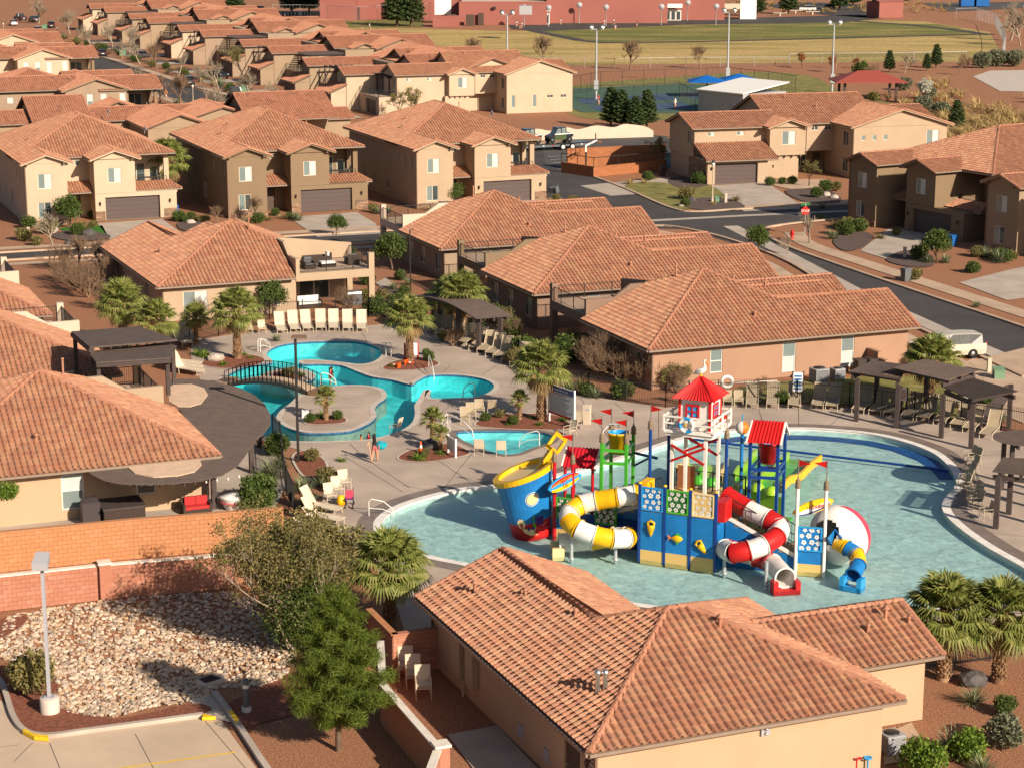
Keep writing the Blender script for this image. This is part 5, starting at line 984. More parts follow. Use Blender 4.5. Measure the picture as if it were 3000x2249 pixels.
 pelican(ap + Zv * .02, .9, roof, PA, perched=True); pelican(pk_(a0 + 1.15, b0 - .1, zt + .35), .55, pr, PA, perched=True, up=True)
 ring_ = MB(); c_ = pk_(a0 + 1.2, b0 - .12, zt + .35); N_ = 20
 for k in range(N_):
  t0, t1 = 2 * math.pi * k / N_, 2 * math.pi * (k + 1) / N_; ring_.tube([c_ + (PA * math.cos(t0) + Zv * math.sin(t0)) * .33, c_ + (PA * math.cos(t1) + Zv * math.sin(t1)) * .33], .09, 8, m=(k // 3) % 2, cap=False)
 ring_.build('ring_buoy', ['ps_white', 'ps_lblue'], pr)
def pelican(p, s, parent, X, perched=False, up=False):
 Y = Zv.cross(X)
 b = part('pelican', 'ps_white', lambda mb: (mb.tube([p - X * .38 * s + Zv * .12 * s, p - X * .25 * s + Zv * .2 * s, p + Zv * .3 * s, p + X * .2 * s + Zv * .42 * s, p + X * .24 * s + Zv * .6 * s, p + X * .16 * s + Zv * .78 * s, p + X * .2 * s + Zv * .9 * s, p + X * .27 * s + Zv * .9 * s], [.03 * s, .12 * s, .19 * s, .13 * s, .06 * s, .055 * s, .085 * s, .05 * s], 10)), parent)
 part('beak', 'ps_orange', lambda mb: mb.tube([p + X * .26 * s + Zv * .88 * s, p + X * .36 * s + Zv * .72 * s, p + X * .4 * s + Zv * .52 * s], [.04 * s, .05 * s, .012 * s], 6), b)
 for sy in (-1, 1): part('wing', 'galv', lambda mb: mb.prism([p + Y * .19 * s * sy + Zv * .42 * s + X * .1 * s, p + Y * .2 * s * sy + Zv * .3 * s - X * .15 * s, p + Y * .1 * s * sy + Zv * .1 * s - X * .5 * s, p + Y * .2 * s * sy + Zv * .14 * s - X * .05 * s], Y * .03 * s * sy), b)
 part('foot', 'ps_yellow', lambda mb: (mb.tube([p - Zv * .05, p + Zv * .15 * s], .08 * s, 6)), b)
hut()
def big_bucket():
 c0 = Vector((1.05, 98.0, -.3)); c1 = Vector((0.55, 98.0, 3.1)); ax = (c1 - c0).normalized(); X = Vector((math.cos(R(-16)), 0, math.sin(R(16)))); X = (Vector((1, 0, 0)) - ax * ax.x).normalized(); Y = ax.cross(X); H_ = (c1 - c0).length; rb, rt_ = 1.0, 1.5
 mb = MB(); n = 36; zs = [0, .12, .3, .8, 1.5, 2.2, 2.9, H_]; tilt = .13
 def P(t, z, dr=0.0):
  r = rb + (rt_ - rb) * z / H_ + dr; zz = z + tilt * r * math.cos(t) * (z / H_) * 1.6; return c0 + X * r * math.cos(t) + Y * r * math.sin(t) + ax * zz
 prof = [(0.0, 0), (.95, 0), (1.05, 1), (2.0, 1), (2.7, 1), (H_, 1)]
 rows = [[P(2 * math.pi * k / n, z) for k in range(n)] for z, _ in prof]
 for i in range(len(prof) - 1):
  for k in range(n): mb.add([rows[i][k], rows[i][(k + 1) % n], rows[i + 1][(k + 1) % n], rows[i + 1][k]], [(0, 1, 2, 3)], 0 if prof[i + 1][0] > 1 else 1, True)
 b = mb.build('giant_bucket', ['ps_blue', 'ps_red'], pr); mb = MB()
 for za, zb, da, db in ((H_ - .28, H_, .09, .09), (H_, H_, .09, -.22), (H_, H_ - .28, -.22, -.22)):
  for k in range(n): t0, t1 = 2 * math.pi * k / n, 2 * math.pi * (k + 1) / n; mb.add([P(t0, za, da), P(t1, za, da), P(t1, zb, db), P(t0, zb, db)], [(0, 1, 2, 3)], 0, True)
 mb.build('bucket_rim', 'ps_yellow', b); mb = MB(); mb.poly([P(2 * math.pi * k / n, H_ - .2, -.2) for k in range(n)]); mb.build('sand_fill', 'ps_cream', b)
 def patch(nm, m, pts, d=.015):
  mb = MB(); mb.add([P(t, z, d) for t, z in pts], [tuple(range(len(pts)))], 0); mb.build(nm, m, b)
 def disc(nm, m, t, z, r, d=.015, sq=1.0): patch(nm, m, [(t + r * sq * math.cos(q) / 1.3, z + r * math.sin(q)) for q in [2 * math.pi * k / 14 for k in range(14)]], d)
 f = -1.35
 disc('sun_halo', 'ps_white', f, 2.2, .36, .012); disc('sun_ring', 'ps_blue', f, 2.2, .33, .018); disc('sun_print', 'ps_cream', f, 2.2, .29, .024)
 disc('ball_print', 'ps_cream', f - .62, 1.0, .27, .02, .9); patch('ball_stripe', 'ps_red', [(f - .68, 1.05), (f - .56, 1.0), (f - .56, .75), (f - .66, .78)], .03)
 patch('pail_print', 'ps_purple', [(f + .08, .78), (f + .36, .78), (f + .40, 1.2), (f + .02, 1.2)], .02); patch('spade_print', 'ps_green', [(f - .12, .7), (f + .02, .7), (f + .0, .9), (f - .03, .9), (f - .02, 1.25), (f + .01, 1.3), (f - .12, 1.3), (f - .08, 1.25), (f - .07, .9), (f - .12, .9)], .026)
 patch('sand_print', 'ps_cream', [(f - .62, .72), (f - .3, .66), (f + .1, .78), (f + .62, .82), (f + .4, .7), (f, .66), (f - .1, .45), (f + .1, .28), (f - .3, .32), (f - .55, .5)], .017)
 for d in (-.32, -.12): disc('lens_print', 'ps_purple', f + d, .68, .09, .03)
 patch('wave_print', 'ps_lblue', [(f + .5, .5), (f + 1.0, .35), (f + 1.0, .9), (f + .75, .75)], .02)
 h0 = P(.2, H_ - .2, -.6); d = Vector((.62, .15, .9)).normalized(); s_ = d.cross(Vector((0, 1, 0))).normalized(); mb = MB(); mb.beam(h0 - d * .3, h0 + d * 1.1, .36, .24)
 e = h0 + d * 1.1; w = Vector((0, 1, 0)).cross(d).normalized()
 for a_, c_ in (((-.3), .35), ((.3), .35)): mb.beam(e + w * a_, e + w * a_ + d * .75, .16, .16)
 mb.beam(e - w * .36, e + w * .36, .18, .16); mb.beam(e + d * .78 - w * .36, e + d * .78 + w * .36, .2, .18); mb.build('giant_spade', 'ps_yellow', b)
big_bucket()
def tipping(posts, m, zt, rail_z, bucket_m, inner, rb, bz, flags):
 P4 = [pk_(*q, 0) for q in posts]
 for q in posts: part('post', m, lambda mb: mb.box(pk_(*q, zt / 2 - .1), (.14, .14, zt + .2), R(-24.6)))
 for z in rail_z:
  for i in range(4): part('rail', m, lambda mb: mb.beam(P4[i] + Zv * z, P4[(i + 1) % 4] + Zv * z, .1, .14))
 if flags:
  for q, fl in zip(posts, flags): finial(pk_(*q, zt), fl)
 c = sum(P4, Vector()) / 4 + Zv * bz; h = 1.05
 bk = part('tipping_bucket', bucket_m, lambda mb: mb.lathe(c, [(0, -h / 2), (rb * .72, -h / 2), (rb, h / 2), (rb * 1.05, h / 2), (rb * 1.05, h / 2 - .08)], 18)); part('bucket_inside', inner, lambda mb: mb.lathe(c, [(rb * .97, h / 2 - .01), (rb * .8, h / 2 - .3), (0, h / 2 - .32)], 18), bk)
 return P4, c
P4, c_ = tipping([(-2.8, 2.0), (-1.6, 2.25), (-1.95, 4.1), (-3.1, 4.0)], 'ps_green', 4.95, (3.9, 4.55), 'ps_yellow', 'ps_lblue', .53, 4.75, (-1, -1, -1, -1))
part('filler_pipe', 'galv', lambda mb: mb.tube([P4[0] + Zv * 4.9, P4[0] + Zv * 5.5 + PB * .2, (P4[0] + c_) / 2 + Zv * 3.4, c_ + Zv * .9, c_ + Zv * .75], .03, 6)); part('jet_pipe', 'ps_dblue', lambda mb: (mb.beam(P4[2] + Zv * 4.0, P4[2] + Zv * 3.85 + PA * 1.3, .1, .12), mb.beam(P4[2] + Zv * 3.3, P4[2] + Zv * 3.85 + PA * .9, .08, .1)))
rp = [(4.3, 3.6), (5.6, 3.9), (5.4, 5.7), (4.2, 5.45)]; P4, c_ = tipping(rp, 'ps_dblue', 5.4, (3.6, 4.0), 'ps_red', 'ps_lblue', .5, 4.65, None)
def ribbed_roof(nm, pts, apex, m, n=9, barge='ps_white', oh=.2):
 """pts: front-left, front-right, back-right, back-left eave corners; ridge along front edge direction"""
 fl, fr, br, bl = pts; r0 = (fl + bl) / 2 + Zv * apex; r1 = (fr + br) / 2 + Zv * apex; mb = MB()
 for a, b, c, d in ((fl, fr, r1, r0), (br, bl, r0, r1)):
  nn = (b - a).cross(d - a).normalized() * .06
  for k in range(n):
   for t0, t1, l0, l1 in ((k / n, (k + .35) / n, 0, 1), ((k + .35) / n, (k + .65) / n, 1, 1), ((k + .65) / n, (k + 1) / n, 1, 0)):
    mb.add([a + (b - a) * t0 + nn * l0, a + (b - a) * t1 + nn * l1, d + (c - d) * t1 + nn * l1, d + (c - d) * t0 + nn * l0], [(0, 1, 2, 3)])
 rf = mb.build(nm, m, pr)
 for e0, e1, rr in ((fl, bl, r0), (fr, br, r1)):
  for e in (e0, e1): part('barge', barge, lambda mb: mb.beam(e - Zv * .04, rr - Zv * .04, .08, .14), rf)
def rect_out(P, d): c = sum(P, Vector()) / 4; return [p + (p - c).normalized() * d for p in P]
ribbed_roof('tower_roof', rect_out([p + Zv * 5.35 for p in (P4[0], P4[1], P4[2], P4[3])], .28), .85, 'ps_red', 10)
sp = [pk_(-5.0, 2.6), pk_(-3.6, 2.8), pk_(-3.8, 4.4), pk_(-5.2, 4.2)]
for p in sp: part('post', 'ps_redpole', lambda mb: mb.tube([p - Zv * .3, p + Zv * 3.3], .08, 8))
ribbed_roof('shelter_roof', rect_out([p + Zv * 3.3 for p in sp], .22), .8, 'ps_redpole', 9); part('shelter_deck', 'ps_dgreen', lambda mb: mb.prism([p + Zv * 1.1 for p in sp], -Zv * .12)); part('shelter_side', 'ps_dgreen', lambda mb: mb.prism([sp[0] + Zv * 1.1, sp[1] + Zv * 1.1, sp[1] + Zv * 1.9, sp[0] + Zv * 1.9], -PB * .06))
part('ball_pole', 'ps_blue', lambda mb: mb.tube([pk_(3.0, 6.3, -.3), pk_(3.0, 6.3, 5.0)], .09, 8))
def stripeball(c, r, nm, ms, n=24, seg=4, hole=None, ax=None, m=14):
 ax = ax or (Vector((1, 0, 0)), Vector((0, 1, 0)), Zv); mb = MB()
 for i in range(m):
  for k in range(n):
   q = []
   for a, b in ((i, k), (i, k + 1), (i + 1, k + 1), (i + 1, k)):
    ph, t = math.pi * a / m, 2 * math.pi * b / n; q.append(c + (ax[0] * math.sin(ph) * math.cos(t) + ax[1] * math.sin(ph) * math.sin(t) + ax[2] * math.cos(ph)) * r)
   ctr = sum(q, Vector()) / 4 - c
   if hole and hole(ctr / r): continue
   mb.add(q, [(0, 3, 2, 1)], (k // seg) % len(ms), True)
 return mb.build(nm, ms, pr)
stripeball(pk_(3.0, 6.3, 5.3), .34, 'beach_ball', ['ps_white', 'ps_orange'], 24, 6); part('ball_spout', 'ps_lblue', lambda mb: mb.tube([pk_(3.0, 6.3, 5.6), pk_(3.0, 6.3, 6.0)], .03, 6))
dome_c = G(2461, 1566, 1.35); dd = Vector((-.6, -.72, .33)).normalized()
dm = stripeball(dome_c, 1.46, 'beach_ball_dome', ['ps_white', 'ps_white', 'ps_white', 'ps_white', 'ps_white', 'ps_pink'], 72, 12, m=44, hole=lambda v: (v - dd * v.dot(dd)).length < .42 and v.dot(dd) > 0, ax=(Vector((.9, .43, 0)), Vector((-.43, .9, 0)), Vector((-.1, 0, .99))))
def tubeslide(pts, rad, cols, per=1, exit_m=None, supports=()):
 sm = smooth(pts, 4, closed=False); step = 4 * per; k = 0
 for i in range(0, len(sm) - 1, step):
  seg = sm[i:i + step + 1]
  if len(seg) < 2: break
  mb = MB(); mb.tube(seg, rad, 18, cap=False); mb.tube(seg, rad - .03, 18, cap=False)
  for e, f in ((seg[0], seg[1]), (seg[-1], seg[-2])): d = (f - e).normalized(); mb.tube([e, e + d * .05], rad + .05, 18, cap=False)
  if k == 0 or True:
   for e, f in ((seg[0], seg[1]), (seg[-1], seg[-2])):
    d = (f - e).normalized(); a = d.cross(Zv).normalized(); b = d.cross(a); n = 18; q = [e + (a * math.cos(t) + b * math.sin(t)) * rr for rr in (rad - .03, rad + .05) for t in [2 * math.pi * j / n for j in range(n)]]; mb.add(q, [(j, (j + 1) % n, n + (j + 1) % n, n + j) for j in range(n)])
  mb.build('tube_section', cols[k % len(cols)], pr); k += 1
 if exit_m:
  e = sm[-1]; d = (sm[-1] - sm[-2]); d.z = 0; d.normalize(); s_ = Vector((-d.y, d.x, 0)); part('slide_exit', exit_m, lambda mb: (mb.obox(e - s_ * (rad + .15) - d * .1 - Zv * (e.z + .3), s_ * (2 * rad + .3), d * .45, Zv * .22), mb.obox(e - s_ * (rad + .17) - d * .25 - Zv * (e.z + .3), s_ * .22, d * .6, Zv * .62), mb.obox(e + s_ * (rad - .05) - d * .25 - Zv * (e.z + .3), s_ * .22, d * .6, Zv * .62)))
 for x, y, z, h in supports: p = G(x, y); part('slide_support', 'galv', lambda mb: (mb.tube([p - Zv * .3, p + Zv * h], .09, 10), mb.lathe(p - Zv * .1, [(.16, 0), (.16, .04), (.09, .05)], 10)))
tubeslide([pk_(*q) for q in ((.25, 1.2, 2.95), (-.55, .9, 2.85), (-1.3, .6, 2.7), (-2.35, .4, 2.45), (-3.05, .1, 2.25), (-3.4, -.5, 1.95), (-3.2, -1.05, 1.7), (-2.6, -1.35, 1.45), (-1.8, -1.2, 1.2), (-1.05, -.9, 1.05), (-.55, -.35, .98), (-.75, .3, .85), (-1.5, .45, .7), (-2.5, .0, .5), (-3.9, -.75, .42))], .47, ['ps_yellow', 'ps_tube'], 1, 'ps_cream', ((1674, 1630, 0, 1.1), (1803, 1632, 0, .55)))
tubeslide([G(*q) for q in ((2128,1452,2.85),(2195,1493,2.45),(2250,1519,2.2),(2284,1540,1.95),(2276,1569,1.7),(2238,1595,1.45),(2195,1611,1.25),(2150,1618,1.1),(2128,1608,.95),(2165,1615,.75),(2215,1630,.6),(2262,1650,.5),(2301,1692,.42))], .47, ['ps_red', 'ps_tube'], 1, 'ps_red', ((2244, 1710, 0, 1.1), (2122, 1672, 0, .55)))
part('slide_entry', 'ps_red', lambda mb: mb.obox(pk_(3.75, .1, 2.25), PA * .5, PB * 1.05, Zv * .95)); part('slide_entry', 'ps_yellow', lambda mb: mb.obox(pk_(-.35, .85, 2.35), PA * .4, PB * 1.0, Zv * 1.15))
tubeslide([G(*q) for q in ((2455,1590,1.3),(2482,1604,1.2),(2508,1622,1.0),(2514,1652,.72),(2499,1684,.4))], .36, ['ps_yellow', 'ps_blue'], 1, 'ps_lblue')
q = G(2424, 1600, .6); part('slide_box', 'ps_blue', lambda mb: mb.prism([G(2424, 1632, .1), G(2470, 1640, .1), G(2466, 1575, 1.7), G(2445, 1550, 2.0), G(2424, 1575, 1.8)], PB * .9))
def stair(p0, p1, w_, n, m='ps_sand', skirt='ps_blue'):
 d = p1 - p0; e = Vector((d.x, d.y, 0)); s_ = Vector((-e.y, e.x, 0)).normalized();
 if s_.y < 0: s_ = -s_
 for i in range(n): q = p0 + e * (i / n); z = p0.z + d.z * (i + 1) / n; part('step', m, lambda mb: mb.obox(Vector((q.x, q.y, z - .08)), e / n * 1.1, s_ * w_, Zv * .1))
 part('stair_skirt', skirt, lambda mb: mb.prism([p0 - Zv * .02, p1 - Zv * .02, Vector((p1.x, p1.y, -.3)), Vector((p0.x, p0.y, -.3))], s_ * .06)); part('stringer', 'ps_white', lambda mb: mb.beam(p0, p1, .08, .2))
 for o in (0, w_): rail_world([p0 + s_ * o, p1 + s_ * o], 1.0, .14, pr, 'stair_railing')
stair(pk_(3.9, 1.3, 2.2), pk_(7.4, 1.5, .6), 1.2, 8); stair(pk_(-.1, 1.9, 2.2), pk_(-3.9, 2.1, .8), 1.1, 8)
flower_panel(pk_(7.5, 1.36, .95), (pk_(8.6, 1.58) - pk_(7.5, 1.36)).normalized(), 1.12, 1.2, -PB, 'ps_lblue', 'ps_blue'); part('wall_panel', 'ps_blue', lambda mb: mb.prism([pk_(7.45, 1.38, .95), pk_(8.65, 1.6, .95), pk_(8.65, 1.6, .3), pk_(7.45, 1.38, .3)], PB * .08)); part('sand_panel', 'ps_sand', lambda mb: mb.prism([pk_(7.45, 1.37, .3), pk_(8.65, 1.59, .3), pk_(8.65, 1.59, -.3), pk_(7.45, 1.37, -.3)], PB * .08))
for a, b, s0 in ((-5.1, 1.75, 1.1), (-2.95, 1.6, .9)): flower_panel(pk_(a, b, .9), PA, 1.15, 1.05, -PB, 'ps_green', 'ps_dgreen')
part('wall_panel', 'ps_blue', lambda mb: mb.obox(pk_(-5.1, 1.75, .3), PA * 1.3, PB * .06, Zv * .6)); part('sand_panel', 'ps_sand', lambda mb: mb.obox(pk_(-5.1, 1.74, -.3), PA * 1.3, PB * .06, Zv * .6)); part('wall_panel', 'ps_dblue', lambda mb: mb.obox(pk_(-3.8, 1.9, -.3), PA * 3.7, PB * .06, Zv * 1.5))
part('screen', 'block_red', lambda mb: mb.obox(pk_(.25, 4.55, 2.3), PA * .9, PB * .06, Zv * 1.2)); rail_world([pk_(-.1, 4.6, 2.3), pk_(3.8, 4.6, 2.3)], 1.0, .14, pr, 'deck_railing'); rail_world([pk_(3.8, 3.0, 2.3), pk_(3.8, 4.6, 2.3)], 1.0, .14, pr, 'deck_railing'); part('side_deck', 'ps_green', lambda mb: mb.obox(pk_(4.0, 3.4, 1.0), PA * 1.9, PB * 2.4, Zv * .14)); part('side_panel', 'ps_green', lambda mb: mb.obox(pk_(4.1, 3.3, 1.2), PA * 1.5, PB * .06, Zv * .9)); part('side_skirt', 'ps_blue', lambda mb: mb.obox(pk_(4.1, 3.35, -.3), PA * 1.7, PB * .06, Zv * 1.3))
flower_panel(pk_(5.0, 3.1, .4), PA, 1.1, .8, -PB, 'ps_green', 'ps_dgreen', (3, 3))
def slide_bed(q, wall, m='ps_dgreen', hump=True):
 a, b, c, d = q; s_ = (b - a).normalized(); n = 10; mb = MB()
 P = lambda u, t: Zv * .2 + (a + (b - a) * u) * (1 - t) + (d + (c - d) * u) * t + Zv * (.22 * math.sin(t * math.pi * 3) * (1 - t) if hump else 0)
 for i in range(n): mb.add([P(0, i / n), P(1, i / n), P(1, (i + 1) / n), P(0, (i + 1) / n)], [(0, 1, 2, 3)], 0, True)
 o = mb.build('slide_bed', m, pr)
 for u, cm in ((0, wall[0]), (.5, wall[1]), (1, wall[2])):
  mb = MB()
  for i in range(n):
   p, r_ = P(u, i / n), P(u, (i + 1) / n); h = .42; mb.add([p - s_ * .07, r_ - s_ * .07, r_ - s_ * .07 + Zv * h, p - s_ * .07 + Zv * h, p + s_ * .07, r_ + s_ * .07, r_ + s_ * .07 + Zv * h, p + s_ * .07 + Zv * h], [(0, 1, 2, 3), (5, 4, 7, 6), (3, 2, 6, 7)])
  mb.build('slide_side', cm, o)
 part('slide_top', wall[0], lambda mb: mb.prism([a - s_ * .1, b + s_ * .1, Vector((b.x, b.y, -.3)), Vector((a.x, a.y, -.3))], (a - d).normalized() * .12), o)
 for u in (.2, .5, .8): p = a + (b - a) * u; part('slide_hump', wall[1], lambda mb: mb.lathe(p + Zv * .05, [(.0, .42), (.22, .36), (.36, .18), (.38, 0)], 12), o)
slide_bed([G(2150,1420,1.4), G(2290,1455,1.4), G(2405,1362,.05), G(2215,1344,.05)], ('ps_lime', 'ps_lime', 'ps_yellow'), 'ps_green')
slide_bed([G(1982,1405,1.2), G(2112,1425,1.2), G(2130,1372,.2), G(2015,1366,.2)], ('ps_cream', 'ps_green', 'ps_cream'), 'ps_lime')
def surfboard(c, d, L_, W_, cols, txt, tm, size):
 up = (Zv - d * d.z).normalized(); nn = d.cross(up); nn = nn if nn.y < 0 else -nn; n = 22; top, bot = [], []
 for i in range(n + 1): t = -1 + 2 * i / n; w_ = W_ / 2 * (max(0, 1 - abs(t) ** 2.3)) ** .75; top.append((t * L_ / 2, w_)); bot.append((t * L_ / 2, -w_))
 sb = part('surfboard', cols[0], lambda mb: mb.prism([c + d * x + up * y for x, y in top + bot[-2:0:-1]], -nn * .08))
 for (y0, y1, m) in cols[1]:
  mb = MB(); pts = [c + d * x + up * (y0 * 2 * w_ + .12 * (x / L_)) + nn * .008 for x, w_ in top[2:-2]] + [c + d * x + up * (y1 * 2 * w_ + .12 * (x / L_)) + nn * .008 for x, w_ in top[-3:1:-1]]; mb.poly(pts); mb.build('stripe', m, sb)
 for i, t in enumerate(txt): lettering(t, size, c + up * (len(txt) - 1 - 2 * i) * size * .42 + nn * .02, d, up, tm, sb, .15)
d_ = (G(1702,1375,3.2) - G(1612,1415,2.9)).normalized(); surfboard(G(1655, 1396, 3.0) - Vector((0, .5, .14)), d_, 2.3, .78, ('ps_lblue', ((-.42, -.15, 'ps_yellow'), (.12, .30, 'ps_orange'), (.30, .42, 'ps_red'))), ["Surf's", 'Up'], 'ps_red', .3)
d_ = (G(2432,1468,3.1) - G(2333,1500,2.7)).normalized(); surfboard(G(2383, 1484, 2.95), d_, 2.15, .62, ('ps_yellow', ((-.3, .02, 'ps_white'), (-.45, -.32, 'ps_dblue'))), ['Cowabunga!'], 'ps_red', .33)
# ================================================================== pergolas, furniture, poles, vehicles, signs
def pergola(label, cols, roofs, zc=2.6, slat=.13, ww=.065, names='pergola'):
 rt = empty(names, cols[0], label, 'pergola')
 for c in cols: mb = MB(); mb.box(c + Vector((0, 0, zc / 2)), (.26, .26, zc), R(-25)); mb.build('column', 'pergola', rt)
 for q, z, along in roofs:
  a, b, c, d = (Vector((p.x, p.y, z)) for p in q)
  if along: a, b, c, d = b, c, d, a
  n = max(4, int((d - a).length / slat))
  for p, r_ in ((a + (b - a) * .12, d + (c - d) * .12), (a + (b - a) * .88, d + (c - d) * .88), (a + (b - a) * .5, d + (c - d) * .5)): mb = MB(); mb.beam(p - Vector((0, 0, .12)), r_ - Vector((0, 0, .12)), .12, .22); mb.build('beam', 'pergola', rt)
  for t in (.06, .94): mb = MB(); e0, e1 = a + (d - a) * t, b + (c - b) * t; mb.beam(e0 - Vector((0, 0, .34)), e1 - Vector((0, 0, .34)), .14, .24); mb.build('beam', 'pergola', rt)
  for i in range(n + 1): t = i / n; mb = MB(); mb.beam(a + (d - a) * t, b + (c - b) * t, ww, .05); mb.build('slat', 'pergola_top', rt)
 return rt
Zq = lambda x, y, z, ox=2450, oy=1000, s=2.764: G(ox + x / s, oy + y / s, z)
pergola('three-tiered dark brown pergola over the loungers beside the splash pool', [G(2508,1233), G(2627,1253), G(2757,1282), G(2844,1313), G(2566,1190), G(2710,1213), G(2839,1250), G(2955,1252)], [([Zq(105,245,2.75), Zq(300,155,2.75), Zq(560,190,2.75), Zq(515,310,2.75)], 2.75, 0), ([Zq(455,215,3.2), Zq(720,145,3.2), Zq(1145,235,3.2), Zq(885,315,3.2)], 3.2, 0), ([Zq(870,370,2.75), Zq(1120,470,2.75), Zq(1470,405,2.75), Zq(1090,295,2.75)], 2.75, 0)], 2.65)
pergola('dark brown pergola shading chairs at the edge of the splash pool', [G(2917,1547), G(2955,1505), G(3050,1540), G(3080,1500)], [([Zq(1265,1050,2.8), Zq(1345,940,2.8), Zq(1800,960,2.8), Zq(1720,1100,2.8)], 2.8, 1)], 2.7, .2, .09)
def roundcanopy():
 c = G(3005, 1283, 3.1); c.z = 0; rt = empty('pergola', c, 'round slatted brown canopy above the brown pergola at the pool edge', 'pergola'); r = 1.7
 for dx, dy in ((-1, -1), (1, -1), (1, 1), (-1, 1)): mb = MB(); mb.box(c + Vector((dx * .9, dy * .9, 1.5)), (.22, .22, 3.0)); mb.build('column', 'pergola', rt)
 n = 26
 for i in range(n):
  y = -r + 2 * r * (i + .5) / n; x = math.sqrt(max(.05, r * r - y * y)); mb = MB(); mb.beam(c + Vector((-x, y, 3.1)), c + Vector((x, y, 3.1)), .08, .05); mb.build('slat', 'pergola_top', rt)
 for s_ in (-.7, .7): mb = MB(); mb.beam(c + Vector((s_, -1.4, 2.95)), c + Vector((s_, 1.4, 2.95)), .12, .22); mb.build('beam', 'pergola', rt)
roundcanopy()
def arched():
 q = [G(1213, 863, 2.7), G(1393, 929, 2.7), G(1502, 920, 2.7), G(1294, 852, 2.7)]; rt = empty('pergola', G(1402, 1030), 'arched dark brown pergola over the slanting row of loungers', 'pergola')
 for x, y in ((1290,962),(1344,999),(1402,1030),(1466,1008),(1392,975)): mb = MB(); mb.box(G(x, y) + Vector((0, 0, 1.3)), (.3, .3, 2.6), R(-25)); mb.build('column', 'pergola', rt)
 n = 46; a, b, c, d = q
 for i in range(n + 1):
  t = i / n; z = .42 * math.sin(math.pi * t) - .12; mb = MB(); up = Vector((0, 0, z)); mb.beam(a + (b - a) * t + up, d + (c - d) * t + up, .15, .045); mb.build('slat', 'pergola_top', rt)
 for s_ in (.15, .5, .85):
  mb = MB(); p0, p1 = a + (d - a) * s_, b + (c - b) * s_; pts = [p0 + (p1 - p0) * t + Vector((0, 0, .42 * math.sin(math.pi * t) - .30)) for t in [k / 10 for k in range(11)]]
  for p, r_ in zip(pts, pts[1:]): mb.beam(p, r_, .14, .24)
  mb.build('arched_beam', 'pergola', rt)
arched()
def in_poly(x, y, P):
 c = False; n = len(P)
 for i in range(n):
  a, b = P[i], P[i - 1]
  if (a.y > y) != (b.y > y) and x < (b.x - a.x) * (y - a.y) / (b.y - a.y) + a.x: c = not c
 return c
